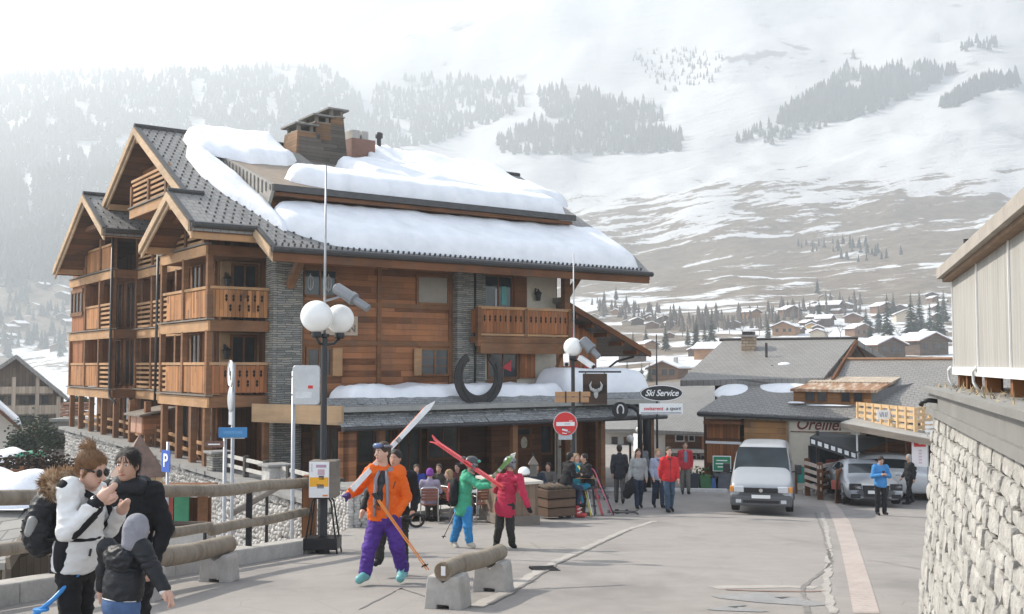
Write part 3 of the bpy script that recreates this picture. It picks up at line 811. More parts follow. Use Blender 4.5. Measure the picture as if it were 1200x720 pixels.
sideblock(1.0, 4.6, 11.6, z, (6.3,9.3,11.4), [('r',4.9,11.4)], 7.2)
sideblock(0, 11.2, 18.4, z, (11.3,13.2,15.6), [('b',11.4,15.6)], 6.9)
sideblock(-.3, 3.3, 7.85, 7.5, (3.6,5.6,7.75), [('r',3.4,7.8)], 8.35)
each('tie_beam', BEAMD, ((.3,5.2,9.0),(.5,8.6,9.16)),((-.6,10.6,7.2),(-.4,13.6,7.4)),((-.6,.2,6.35),(-.4,2.6,6.5)))
part('king_post', mbx(((.3,RW-.12,9.2),(.5,RW+.12,10.1))), BEAMD)
# ground storey posts on the terrace wall
for w_ in (.3,1.6,3.0,4.6,6.6,8.6,10.8,12.6,14.6,16.4,18.0): part('post', mbx(((-.05,w_-.1,-1.75+max(0,w_)*.03),(.15,w_+.1,.26))), BEAM)
# glazed doors behind the balconies
for zz in (-1.6,.75,3.2,5.65):
    for (u,w0,w1) in ((1.0,2.2,3.2),(1.0,3.6,4.6),(2.4,5.6,7.2),(2.4,8.2,9.8),(1.2,12.2,13.6),(1.2,14.2,15.6)):
        if zz > 5 and w0 > 10: continue
        fr = MB()
        for a,c in (((u-.07,w0,zz),(u-.0,w0+.1,zz+2.0)),((u-.07,w1-.1,zz),(u,w1,zz+2.0)),((u-.07,w0+.1,zz+1.9),(u,w1-.1,zz+2.0)),((u-.06,(w0+w1)/2-.05,zz),(u,(w0+w1)/2+.05,zz+1.9))): fr.box(a,c)
        f = fr.build('balcony_door', BEAM, ch); MB().box((u-.03,w0+.1,zz+.05),(u+.02,w1-.1,zz+1.9)).build('pane', GLASS, f)
# corner loggia: pale wall, door and lantern facing the street
for zz in (.6,3.05):
    part('loggia_wall', mbx(((1.0,1.80,zz),(2.44,1.86,zz+2.1))), M('loggia_boards',(.40,.27,.16),.8,.25,3))
    f = part('loggia_door', mbx(((1.35,1.72,zz),(1.43,1.8,zz+1.95)),((2.2,1.72,zz),(2.28,1.8,zz+1.95)),((1.78,1.73,zz),(1.86,1.8,zz+1.95)),((1.35,1.72,zz+1.95),(2.28,1.8,zz+2.03))), BEAM)
    MB().box((1.43,1.75,zz+.05),(2.2,1.795,zz+1.95)).build('pane', GLASS, f)
    lantern(1.15,1.55,zz+1.35)
part('drain_pipe', MB().tube([(-.12,11.15,7.0),(-.14,11.15,.6),(-.14,11.05,.3),(-.14,10.2,.1)], .05, 8), GUTTER, smooth=True)
part('drain_pipe', MB().tube([(-.12,5.1,5.8),(-.14,5.1,.3)], .05, 8), GUTTER, smooth=True)

# -------- roofs
def roof(name, a, b_, c, d, t=.26, mat=TILE):
    "a,b lower edge; c,d upper edge (b below c)"
    m = MB().slab(a,b_,c,d,t); o = m.build(name, mat, ch)
    if mat is TILE and t > .2: dz = Vector((0,0,-t-.004)); MB().slab(Vector(a)+dz,Vector(b_)+dz,Vector(c)+dz,Vector(d)+dz,.03).build('soffit', DARKH, o)
    A_, B_, D_ = Vector(a), Vector(b_), Vector(d); uvsheet(o, B_-A_, D_-A_, A_); return o
roof('roof_slope', (-.5,-1.15,mz(-1.15)), (17.2,-1.15,mz(-1.15)), (17.2,RW,RZ), (-.5,RW,RZ))
roof('roof_slope', (1.05,-2.5,mz(-2.5)), (16.75,-2.5,mz(-2.5)), (17.2,-1.152,mz(-1.152)), (1.05,-1.152,mz(-1.152)))
roof('roof_slope', (17.2,11.6,mz(11.6)), (-.5,11.6,mz(11.6)), (-.5,RW+.002,RZ-.002), (17.2,RW+.002,RZ-.002))
roof('roof_slope', (17.2,17.6,mz(17.6)), (2.5,17.6,mz(17.6)), (2.5,11.602,mz(11.602)), (17.2,11.602,mz(11.602)))
# small right gable, in plane with the main slope
roof('gable_roof', (-1.05,-1.15,mz(-1.15)), (-.502,-1.15,mz(-1.15)), (-.502,1.05,mz(1.05)), (-1.05,1.05,mz(1.05)))
roof('gable_roof', (2.2,4.0,5.75), (-1.05,4.0,5.75), (-1.05,1.052,mz(1.05)), (2.2,1.052,mz(1.05)))
# left gable
roof('gable_roof', (-1.05,8.95,6.86), (6,8.95,6.86), (6,12.06,8.58), (-1.05,12.06,8.58))
roof('gable_roof', (6,17.0,5.9), (-1.05,17.0,5.9), (-1.05,12.062,8.578), (6,12.062,8.578))
part('ridge_cap', MB().tube([(-.55,RW,RZ+.02),(17.2,RW,RZ+.02)], .11, 8), GUTTER)
part('ridge_cap', MB().tube([(-1.1,12.06,8.62),(6,12.06,8.62)], .10, 8), GUTTER)
part('ridge_cap', MB().tube([(-1.1,1.05,mz(1.05)+.03),(.1,1.05,mz(1.05)+.03)], .10, 8), GUTTER)
def rake(p, q, u, n=2):
    b = MB()
    b.bar((u,p[0],p[1]-.13),(u,q[0],q[1]-.13),.10,.27,(1,0,0)) if False else b.prism([(p[0],p[1]-.02),(q[0],q[1]-.02),(q[0],q[1]-.30),(p[0],p[1]-.30)], ((u-.02,0,0),(0,1,0),(0,0,1)), -.07)
    b.prism([(p[0],p[1]-.16),(q[0],q[1]-.16),(q[0],q[1]-.46),(p[0],p[1]-.46)], ((u+.06,0,0),(0,1,0),(0,0,1)), -.06)
    part('barge_board', b, RAKE)
    part('rake_flashing', MB().prism([(p[0],p[1]+.05),(q[0],q[1]+.05),(q[0],q[1]-.018),(p[0],p[1]-.018)], ((u-.05,0,0),(0,1,0),(0,0,1)), .16), GUTTER)
rake((-1.15,mz(-1.15)),(1.05,mz(1.05)),-1.05); rake((1.05,mz(1.05)),(4.0,5.75),-1.05)
rake((1.3,mz(1.3)),(RW,RZ),-.5); rake((RW,RZ),(11.6,mz(11.6)),-.5)
rake((8.95,6.86),(12.06,8.58),-1.05); rake((12.06,8.58),(17.0,5.9),-1.05)
rake((-2.5,mz(-2.5)),(-1.15,mz(-1.15)),1.03)
# rafters' ends and soffit purlins
for w_, zz in ((-1.0,5.62),(1.05,6.75),(3.6,5.55),(9.3,6.7),(12.06,8.2),(16.6,5.75)): part('purlin', MB().box((-1.0,w_-.09,zz-.12),(1.2,w_+.09,zz+.1)), BEAML)
for w_ in (2.6,RW,10.6): part('purlin', MB().box((-.45,w_-.1,mz(w_)-.62),(2.45,w_+.1,mz(w_)-.38)), BEAML)
for i in range(34):
    b = MB(); u = 1.4+i*.455; b.prism([(-2.45,mz(-2.45)-.30),(-1.0,mz(-1.0)-.30),(-1.0,mz(-1.0)-.44),(-2.3,mz(-2.3)-.44)], ((u,0,0),(0,1,0),(0,0,1)), .13); part('rafter', b, BEAMD)
part('gutter', MB().tube([(1.0,-2.58,mz(-2.5)-.08),(16.8,-2.58,mz(-2.5)-.08)], .10, 8), GUTTER)
part('gutter', MB().tube([(-1.0,-1.24,mz(-1.15)-.08),(1.05,-1.24,mz(-1.15)-.08)], .10, 8), GUTTER)
part('gutter', MB().tube([(-1.0,8.87,6.78),(3,8.87,6.78)], .10, 8), GUTTER)
part('eave_fascia', mbx(((1.06,-2.52,mz(-2.5)-.44),(16.7,-2.46,mz(-2.5)-.16))), BEAMD)
b = MB(); nk = 0  # snow-guard hooks on the slopes and along the eave, one mesh
for i in range(19):
    for j in range(25):
        u = -.3+i*.3+(j % 2)*.15; w_ = -1.0+j*.32
        if u > 1.6+w_*.28+.5 and w_ > -.4: continue
        b.obox((u,w_,mz(w_)+.035), (.055,.06,.05), rx=math.atan(SL))
for i in range(75): b.obox((1.2+i*.205,-2.40,mz(-2.40)+.06), (.05,.06,.09), rx=math.atan(SL))
for i in range(9):
    for j in range(4): b.obox((1.3+i*.3+(j % 2)*.15,-2.1+j*.33,mz(-2.1+j*.33)+.035), (.055,.06,.05), rx=math.atan(SL))
for i in range(5):
    for j in range(7): b.obox((-.9+i*.42+(j % 2)*.2,9.1+j*.42,6.86+(j*.42+.15)*.553+.035), (.055,.06,.05), rx=math.atan(.553))
part('snow_guards', b, HOOK)
# -------- long dormer on the front slope
DE, DZ, DS = -.45, 7.52, .36         # eave line and pitch
def dz_(w_): return DZ + DS*(w_-DE)
part('dormer_wall', mbx(((1.95,.15,6.3),(14.3,.35,7.5))), LARCH)
roof('dormer_roof', (1.85,DE,DZ), (14.55,DE,DZ), (14.55,6.2,dz_(6.2)), (1.85,6.2,dz_(6.2)), .2, COPPER)
b = MB().add([(1.84,DE-.02,DZ-.2),(1.84,DE-.02,DZ+.03),(1.84,5.6,dz_(5.6)+.02),(1.84,5.6,mz(5.6)-.1),(1.84,.1,mz(.1)-.1),
              (1.95,DE-.02,DZ-.2),(1.95,DE-.02,DZ+.03),(1.95,5.6,dz_(5.6)+.02),(1.95,5.6,mz(5.6)-.1),(1.95,.1,mz(.1)-.1)],
             [(0,1,2,3,4),(9,8,7,6,5),(0,5,6,1),(1,6,7,2),(2,7,8,3),(3,8,9,4),(4,9,5,0)])
for k in range(16):
    w_ = DE+.1+k*.34
    if mz(w_) < dz_(w_)-.1: b.box((1.80,w_,max(mz(w_),DZ-.15)),(1.85,w_+.04,dz_(w_)))
part('dormer_cheek', b, SEAM)
part('gutter', mbx(((1.85,DE-.12,DZ-.2),(14.6,DE-.01,DZ+.02))), GUTTER)
part('dormer_soffit', mbx(((1.96,DE,DZ-.34),(14.5,.14,DZ-.22))), BEAMD)
each('dormer_beam', BEAMD, ((2.0,.06,7.12),(14.35,.14,7.3)),((2.3,.07,6.3),(2.45,.14,7.1)),((13.9,.07,6.3),(14.1,.14,7.1)))
# -------- chimney
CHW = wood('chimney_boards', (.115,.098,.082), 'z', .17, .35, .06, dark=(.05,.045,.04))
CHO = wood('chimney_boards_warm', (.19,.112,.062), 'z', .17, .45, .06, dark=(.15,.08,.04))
def frustum(u0,u1,z0,v0,v1,z1,w0,w1,a0=None,a1=None):
    a0 = w0 if a0 is None else a0; a1 = w1 if a1 is None else a1
    return [(u0,w0,z0),(u1,w0,z0),(u1,w1,z0),(u0,w1,z0),(v0,a0,z1),(v1,a0,z1),(v1,a1,z1),(v0,a1,z1)]
FB = [(3,2,1,0),(4,5,6,7),(0,1,5,4),(1,2,6,5),(2,3,7,6),(3,0,4,7)]
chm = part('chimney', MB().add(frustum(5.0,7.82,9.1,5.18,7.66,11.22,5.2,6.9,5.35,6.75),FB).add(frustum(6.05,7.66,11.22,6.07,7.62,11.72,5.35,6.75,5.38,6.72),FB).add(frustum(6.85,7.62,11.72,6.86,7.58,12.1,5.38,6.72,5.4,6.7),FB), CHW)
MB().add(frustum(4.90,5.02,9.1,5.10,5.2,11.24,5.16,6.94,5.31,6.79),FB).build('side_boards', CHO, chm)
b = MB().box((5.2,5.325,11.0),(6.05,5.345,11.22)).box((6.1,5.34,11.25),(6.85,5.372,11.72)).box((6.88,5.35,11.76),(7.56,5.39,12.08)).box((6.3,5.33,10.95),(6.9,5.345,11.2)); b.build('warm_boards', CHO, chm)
for (u0,u1,zz) in ((5.12,6.02,11.23),(6.05,6.85,11.74),(6.84,7.62,12.12)):
    b = MB()
    for (x,y) in ((u0+.05,5.42),(u1-.2,5.42),(u0+.05,6.5),(u1-.2,6.5)): b.box((x,y,zz),(x+.15,y+.15,zz+.3))
    b.box((u0-.02,5.36,zz-.01),(u1+.02,6.76,zz+.05)); b.build('flue_leg', GREYW, chm)
    MB().box((u0-.18,5.2,zz+.3),(u1+.16,6.92,zz+.38)).build('cap_slab', M('cap_stone',(.20,.19,.175),.8,.25), chm)
chm.scale = (.82,.85,.87); chm.location = (6.4*.18, 6.0*.15, (9.2+2.8)*.13-.12)
chs = part('chimney', mbx(((8.0,6.0,9.2),(9.1,6.9,11.0))), M('brown_sheet',(.22,.12,.09),.6,.2))
mbx(((8.05,6.05,11.0),(8.4,6.85,11.35)),((8.5,6.05,11.0),(8.8,6.85,11.35))).build('cap_slab', CONC, chs)
part('vent_pipe', MB().lathe([(.09,0),(.09,1.05),(.16,1.08),(.16,1.28),(.08,1.33)], (9.6,6.6,10.2), 10), GUTTER, smooth=True)
part('vent_pipe', MB().lathe([(.08,0),(.08,.5),(.13,.52),(.13,.62)], (9.9,.9,7.9), 10), GUTTER, smooth=True)
part('roof_ridge_piece', MB().slab((9.2,5.6,10.2),(10.6,5.6,10.2),(10.6,6.9,10.95),(9.2,6.9,10.95),.15).box((9.1,6.85,10.88),(10.9,7.05,11.0)), TILE)
part('stove_flashing', MB().slab((4.6,4.4,9.35),(5.6,4.4,9.35),(5.3,5.2,9.9),(4.8,5.2,9.9),.2), METAL)

# -------- ground floor under the canopy
RESTW = wood('restaurant_boards_shaded', (.060,.028,.016), 'z', .2, .45, .06)  # darker copy of the dark planks, canopy shade put into the colour
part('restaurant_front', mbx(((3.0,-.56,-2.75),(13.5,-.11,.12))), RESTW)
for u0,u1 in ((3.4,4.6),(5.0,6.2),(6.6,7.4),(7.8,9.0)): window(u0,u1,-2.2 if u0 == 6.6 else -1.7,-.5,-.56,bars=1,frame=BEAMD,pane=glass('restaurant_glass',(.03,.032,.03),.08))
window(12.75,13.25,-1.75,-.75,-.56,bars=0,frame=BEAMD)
b = mbx(((10.3,-.9,-2.75),(12.6,-.21,.2))); part('servery_wall', b, wood('servery_boards_shaded', (.15,.062,.028), 'z', .2, .45, .06))  # servery boards darkened as well, their tone holds the canopy's shade
window(11.4,12.0,-1.5,-.8,-.9,bars=0,frame=BEAMD)
can = part('canopy', MB().prism([(1.3,-.45),(2.72,-3.9),(15.9,-3.9),(15.9,-.45)], ((0,0,.16),(1,0,0),(0,1,0)), .16), METAL)
MB().add([(1.24,-.5,-.22),(2.66,-4.04,-.22),(2.66,-4.04,.36),(1.24,-.5,.36),(1.34,-.45,-.22),(2.76,-4.0,-.22),(2.76,-4.0,.36),(1.34,-.45,.36)], [(0,1,2,3),(7,6,5,4),(3,2,6,7),(1,0,4,5),(0,3,7,4),(2,1,5,6)]).build('fascia', wood('fascia_light',(.50,.33,.19),'n',.2,.35), can)
# ragged slates hung along the front of the canopy
rg = random.Random(3); b = MB()
for r_ in range(7):
    wa = -4.15+r_*.165; za = -.26+r_*.105; u = 2.62
    while u < 15.9:
        wd = rg.uniform(.18,.36); j = rg.uniform(-.035,.035)
        b.slab((u,wa-.02+j,za+rg.uniform(0,.03)),(u+wd-.012,wa-.02+j,za+rg.uniform(0,.03)),(u+wd-.012,wa+.30,za+.20),(u,wa+.30,za+.20),.03); u += wd
uvsheet(b.build('slates', slate('canopy_slate',(.30,.305,.30),.27,.105,.6), can), (1,0,0), (0,.85,.53))
MB().tube([(2.6,-4.26,-.33),(15.9,-4.26,-.33)], .07, 8).build('gutter', GUTTER, can)
mbx(((2.75,-4.0,-.42),(15.9,-3.85,-.17))).build('front_beam', BEAMD, can)
mbx(((1.4,-.6,.17),(2.6,-.4,.34))).build('back_curb', METAL, can)
for u, w_ in ((2.95,-3.7),(4.2,-3.7),(9.3,-3.7),(13.2,-3.7),(15.6,-3.7)): MB().box((u-.1,w_-.1,-2.85),(u+.1,w_+.1,-.42)).build('post', BEAM, can)
MB().box((2.72,-3.8,-2.3),(3.3,-3.72,-.42)).build('side_boarding', LARCH, can)
# entrance under the left end
part('entrance_wall', mbx(((2.0,-.2,-2.75),(3.0,-.12,.1))), LARCH)
for u in (2.2,): part('post', mbx(((1.5,-.9,-2.7),(1.68,-.72,-.2))), BEAM)

# -------- wing with its gable behind the hanging sign
wg = MB().prism([(14.02,-2.9),(16.35,-2.9),(16.35,2.75),(14.02,3.85)], ((0,.3,0),(1,0,0),(0,0,1)), -8.)
part('wing_wall', wg, LARCHR)
roof('wing_roof', (18.45,-.6,2.2), (18.45,9,2.2), (13.8,9,4.25), (13.8,-.6,4.25), .2, TILE)
part('barge_board', MB().prism([(13.8,4.22),(18.45,2.17),(18.45,1.93),(13.8,3.98)], ((0,-.64,0),(1,0,0),(0,0,1)), .06), BEAMD)
for k in range(5): part('purlin', MB().box((14.6+k*.8,-.55,3.45-k*.353),(14.72+k*.8,.3,3.62-k*.353)), BEAMD)
part('gutter', MB().tube([(18.5,-.6,2.05),(18.5,9,2.05)], .08, 8), GUTTER)
part('drain_pipe', MB().tube([(18.3,.2,1.95),(17.4,.25,1.75),(16.5,.27,1.2),(16.45,.27,-2.5)], .05, 8), GUTTER, smooth=True)
REDB = M('red_shutter', (.45,.03,.035), .6, .1)
each('red_banner', REDB, ((14.75,.22,2.55),(15.05,.29,3.1)),((14.4,.22,1.25),(15.3,.29,1.6)),((15.6,.22,1.15),(16.2,.29,1.55)))
window(14.3,14.9,-1.6,-.6,.28,bars=0,frame=BEAM)
part('wing_render', mbx(((14.1,.2,-2.9),(15.2,.29,-.2))), RENDER)
part('post', mbx(((15.7,-.4,-2.9),(16.2,.1,.35))), BEAM)

# -------- snow lying on the roofs
def snow_strip(name, label, us, wl, wh, zf, th, parent=None, nu=60, nt_=16, seed=1, lump=.12, over=0.):
    """us: range; wl, wh: edges as piecewise functions of u; zf(u,w): roof height; th: thickness"""
    rows = []; bot = []
    for i in range(nu+1):
        u = us[0]+(us[1]-us[0])*i/nu; a = interp(u, wl); c = interp(u, wh)
        a += .10*mnoise.noise(Vector((u*1.7,seed,0))); c += .08*mnoise.noise(Vector((u*1.7,seed,5)))
        e = min(i, nu-i)/nu*(us[1]-us[0]); ee = min(1, e/.45); ke = math.sqrt(max(0, 1-(1-ee)**2))
        top = []; 
        for j in range(nt_+1):
            t = j/nt_; t = (1-math.cos(math.pi*t))/2; w_ = a+(c-a)*t
            dlo = (w_-a)/.38; dhi = (c-w_)/.3
            k = math.sqrt(max(0, 1-(1-min(1, dlo))**2))*math.sqrt(max(0, 1-(1-min(1, dhi))**2))
            n = 1+lump*2*mnoise.fractal(Vector((u*.8,w_*.8,seed)),1,2,4)
            bulge = -over*math.sin(min(1,max(0,dlo))*math.pi) if dlo < 1 else 0
            p = Vector((u, w_+bulge, zf(u,w_)+.004+th*k*ke*n))
            top.append(CHM @ p)
        rows.append(top)
    m = MB().grid(rows); o = m.build(name, SNOW, smooth=True); return tag(o, label, 'snow', kind='stuff')
CHM = Matrix.Translation((CH_A[0],CH_A[1],0)) @ Matrix.Rotation(CH_R,4,'Z')
zmain = lambda u,w_: mz(w_)
snow_strip('roof_snow', 'thick snow slab along the lower front eave of the big chalet', (1.9,16.35), [(1.9,-1.0),(2.3,-1.5),(2.9,-1.9),(3.3,-2.15),(4.6,-2.33),(16.35,-2.33)], [(1.9,-.2),(3,.05),(16.2,.15)], zmain, .62, over=.06, nu=110, lump=.06)
snow_strip('roof_snow', 'snow tongue running from the ridge down beside the dormer of the big chalet', (.55,2.05), [(.55,2.6),(.9,1.1),(1.3,.1),(1.9,-1.35),(2.05,-1.3)], [(.55,4.3),(1.0,5.5),(1.84,1.6),(2.05,.0)], zmain, .42, nu=40, seed=4)
snow_strip('roof_snow', 'snow mound at the ridge left of the big chimney', (1.0,5.0), [(1.0,4.6),(1.8,3.9),(2.6,3.4),(4.2,3.8),(5.0,4.6)], [(1.0,6.1),(2.0,7.0),(5.0,7.0)], lambda u,w_: max(mz(w_), dz_(w_)), .5, nu=50, seed=6, lump=.08)
snow_strip('roof_snow', 'thick snow slab on the long dormer roof in front of the chimney', (2.9,14.25), [(2.9,.5),(3.4,.1),(4.5,DE+.12),(14.25,DE+.10)], [(2.9,1.0),(4,1.5),(8,1.3),(11,1.2),(14.25,1.0)], lambda u,w_: dz_(w_), .58, over=.05, nu=100, seed=8, lump=.05)
snow_strip('roof_snow', 'lumpy snow sheet on the upper roof right of the chimney', (6.5,16.0), [(6.5,1.6),(10,1.4),(14.3,1.1),(16.0,1.6)], [(6.5,4.6),(8.2,5.0),(9.0,6.6),(10.5,7.3),(16.2,7.2)], lambda u,w_: max(mz(w_), min(dz_(w_), 9.9)) , .55, nu=60, seed=9, lump=.14)
zc = lambda u,w_: min(.34, -.22+(w_+4.15)*.64)
snow_strip('canopy_snow', 'long smooth snow mound on the slate canopy behind the horseshoe', (3.5,12.2), [(3.5,-2.9),(12.2,-3.0)], [(3.5,-1.2),(5,-.6),(12.2,-.6)], zc, .58, nu=70, seed=12, lump=.1)
snow_strip('canopy_snow', 'rounded snow dome on the canopy behind the horned banner', (12.4,16.4), [(12.4,-2.6),(16.4,-2.9)], [(12.4,-.5),(16.4,-.4)], zc, 1.1, nu=50, seed=13, lump=.06)
# ------------------------------------------------------------------ between street and chalet: cobbled wall, terrace fence, yard
def CL(u, w_, z): return CHM @ Vector((u, w_, z))
WT = [(-9.7,-1.82),(-6.5,-1.73),(-2,-1.67),(2.7,-1.58),(5.6,-1.42),(11,-1.30),(17.5,-1.2)]
COB = M('cobble_stone', (.46,.44,.41), .85, .6, 3.2, .3)
rwl = thing('retaining_wall', 'long retaining wall of round pale cobbles with slate coping below the chalet balconies', 'wall', (CH_A[0],CH_A[1],-4.9), CH_R, zoff=True)
b = MB()
wsx = [-9.7+.8*i for i in range(35)]
for a, c in zip(wsx, wsx[1:]):
    za, zc2 = interp(a, WT)-.12, interp(c, WT)-.12
    b.add([(-.25,a,-5.2),(.2,a,-5.2),(.2,c,-5.2),(-.25,c,-5.2),(-.25,a,za),(.2,a,za),(.2,c,zc2),(-.25,c,zc2)], FB)
b.build('mortar', M('mortar', (.10,.095,.088), .95, .3, 6, .5), rwl)
b = MB(); rg = random.Random(11); w_ = -9.6
z = 0
for k in range(26):
    zz = -4.75+k*.135; w_ = -9.65+rg.random()*.2
    while w_ < (17.4 if k > 12 else 6):
        r = rg.uniform(.07,.125); top = interp(w_, WT)-.17
        w_ += r
        if zz < top: b.ball((-.27, w_, zz+rg.uniform(-.04,.04)), (rg.uniform(.08,.12), r, rg.uniform(.6,.95)*r), 7, 5, Matrix.Rotation(rg.uniform(-1.5,1.5),3,'X'))
        w_ += r*.85
b.build('cobbles', COB, rwl, smooth=True)
b = MB(); w_ = -9.7
while w_ < 17.4:
    l = rg.uniform(.6,1.2); za = interp(w_, WT); zc2 = interp(w_+l, WT); e = rg.uniform(-.04,.04)
    b.add([(-.45+e,w_,za-.12),(.5,w_,za-.12),(.5,w_+l-.02,zc2-.12),(-.45+e,w_+l-.02,zc2-.12),(-.45+e,w_,za),(.5,w_,za),(.5,w_+l-.02,zc2),(-.45+e,w_+l-.02,zc2)], FB); w_ += l
b.build('coping_slabs', M('coping_slate', (.25,.245,.235), .8, .25, 2, .3), rwl)
# terrace floor behind the wall
b = MB(); b.prism([(.2,17.5),(.2,-9.7),(3.4,-9.7),(3.4,17.5)], ((0,0,-2.1),(1,0,0),(0,1,0)), -.1)
tf = b.build('terrace_paving', CONC, None, kind='structure'); tf.location = (CH_A[0],CH_A[1],0); tf.rotation_euler = (0,0,CH_R)
# end pier of cobbles with a dark slab at the street
rp = thing('stone_pier', 'cobbled stone pier at the street end of the retaining wall behind the poster stand', 'pier', (CH_A[0],CH_A[1],-4.9), CH_R, zoff=True)
b = MB(); b.box((-.35,-10.6,-5),(.55,-9.75,-1.35)); b.build('core', M('mortar', (.2,.2,.2)), rp)
b = MB()
for k in range(26):
    for f_ in range(2):
        q = 0
        while q < .9:
            r = rg.uniform(.07,.12); zz = -3.2+k*.072*1.0
            if f_ == 0: b.ball((-.36,-10.6+q,zz),(.07,r,.07),7,5)
            else: b.ball((-.35+q,-10.61,zz),(r,.07,.07),7,5)
            q += 1.8*r
b.build('cobbles', COB, rp, smooth=True)
MB().box((-.45,-10.72,-1.34),(.65,-9.65,-1.24)).build('cap_slab', M('coping_slate', (.2,.2,.2)), rp, bevel=.02)
# timber rails between the chalet posts
def fence_local(name, label, ws, u, mats, h, rails, group=None, r=.045, zf=None):
    t = thing(name, label, 'fence', (CH_A[0],CH_A[1],-1.7), CH_R, group, zoff=True)
    for w_ in ws:
        z = interp(w_, WT); MB().box((u-.07,w_-.07,z),(u+.07,w_+.07,z+h)).build('post', mats[0], t)
    for a, c in zip(ws, ws[1:]):
        for k in rails: MB().bar((u,a+.07,interp(a,WT)+k),(u,c-.07,interp(c,WT)+k),.07,.1).build('rail', mats[1], t)
    return t
fence_local('terrace_fence', 'orange brown timber rail fence along the terrace under the chalet balconies', [.9+1.35*i for i in range(13)], .32, (BEAM, BEAML), .75, (.28,.62))
DKP = M('dark_post', (.05,.042,.038), .7, .3, 8)
fence_local('terrace_fence', 'pale rail fence with dark posts on the coping left of the restaurant entrance', [-1.6,-3.1,-4.6,-6.2,-7.8,-9.3], .05, (DKP, M('pale_rail', (.48,.46,.42), .8, .2, 5)), .62, (.22,.5))
for i, (w_, lb) in enumerate(((-1.0,'short slate pillar with flat cap on the coping behind the brown arrow sign'),(-5.4,'low rubble pillar with flat cap on the coping near the black lamp post'))):
    z = interp(w_, WT); p = thing('stone_pillar', lb, 'pillar', (CH_A[0],CH_A[1],z), CH_R, 'low stone pillars on the coping', zoff=True)
    MB().box((-.3,w_-.28,z),(.3,w_+.28,z+.52)).build('shaft', SLABS if i == 0 else M('cobble_stone',(.4,.4,.4)), p, bevel=.03)
    MB().box((-.38,w_-.36,z+.521),(.38,w_+.36,z+.60)).build('cap_slab', M('coping_slate',(.2,.2,.2)), p, bevel=.02)
# display case with a snowy lid
t = thing('display_case', 'small wooden display case with a pale pitched lid beside the terrace fence', 'display case', (CH_A[0],CH_A[1],-1.4), CH_R, zoff=True)
MB().box((-.15,6.4,-.95),(.75,8.0,-.25)).build('case', LARCH, t)
MB().slab((-.35,6.2,-.22),(-.35,8.25,-.22),(1.0,8.25,.05),(1.0,6.2,.05),.07).build('lid', GREYW, t)
for w_ in (6.5,7.9): MB().box((.2,w_-.06,-1.42),(.32,w_+.06,-.95)).build('leg', BEAM, t)
for w_ in (6.5,7.25): MB().box((-.18,w_,-.9),(-.152,w_+.65,-.32)).build('panel', M('pink_panel',(.46,.26,.18),.7,.1), t)
# yard below: shelter with a red and green front, pointed kiosk, crates
yb = -4.9
t = thing('yard_shelter', 'brown timber shelter with red and green front panels in the sunken yard behind the fence', 'shelter', P(212,560,24) * 1)
t.location.z = 0
c = P(215,580,24)
for dx in (-.55,.5): MB().box((dx-.09,-.09,yb),(dx+.09,.09,c.z+.15)).build('post', BEAM, t)
for dx, mt in ((-.3,M('red_panel',(.30,.06,.045),.6,.2)),(.05,M('green_panel',(.05,.26,.15),.6,.2))): MB().box((dx-.18,-.04,c.z-.75),(dx+.15,.04,c.z+.05)).build('panel', mt, t)
MB().box((-.75,-.5,c.z+.15),(.7,.5,c.z+.22)).build('roof', BEAMD, t); MB().box((-.6,-.12,c.z-.85),(.6,.3,c.z-.76)).build('shelf', BEAM, t)
MB().box((-.6,.3,yb),(.6,.36,c.z-.1)).build('back_wall', DARKW, t)
c = P(163,552,22); t = thing('pointed_kiosk', 'little kiosk with a steep dark brown pointed roof behind the woman in black', 'kiosk', (c.x,c.y,yb), .5, zoff=True)
b = MB().add([(-.5,-.5,c.z-.1),(.5,-.5,c.z-.1),(.5,.5,c.z-.1),(-.5,.5,c.z-.1),(0,0,c.z+.75)],[(0,1,4),(1,2,4),(2,3,4),(3,0,4),(3,2,1,0)]); b.build('roof', M('rusty_roof',(.17,.11,.085),.7,.4,3), t)
MB().box((-.4,-.4,yb),(.4,.4,c.z-.11)).build('wall', wood('pale_boards',(.5,.36,.22),'h',.14,.3,.08), t)
c = P(205,622,22); t = thing('planter', 'grey stone trough standing in the yard behind the lower fence rail', 'planter', (c.x,c.y,yb)); MB().box((-.7,-.3,0),(.7,.3,c.z-yb+.12)).build('trough', CONC, t, bevel=.03); MB().box((-.62,-.22,c.z-yb+.121),(.62,.22,c.z-yb+.16)).build('soil', M('soil',(.08,.06,.045),.95,.4), t)
# stair handrail in the yard
t = thing('stair_handrail', 'slanting round log handrail on thin black posts in front of the cobbled wall', 'handrail')
a, c = P(270,603,21.5), P(345,560,23.5)
MB().tube([a,c], .07, 8).build('rail', GREYW, t, smooth=True)
for px, k in ((240,-.35),(313,.55)):
    q = a.lerp(c, k); MB().tube([(q.x,q.y,yb),(q.x,q.y,q.z+.04)], .035, 6).build('post', DARKIRON, t)

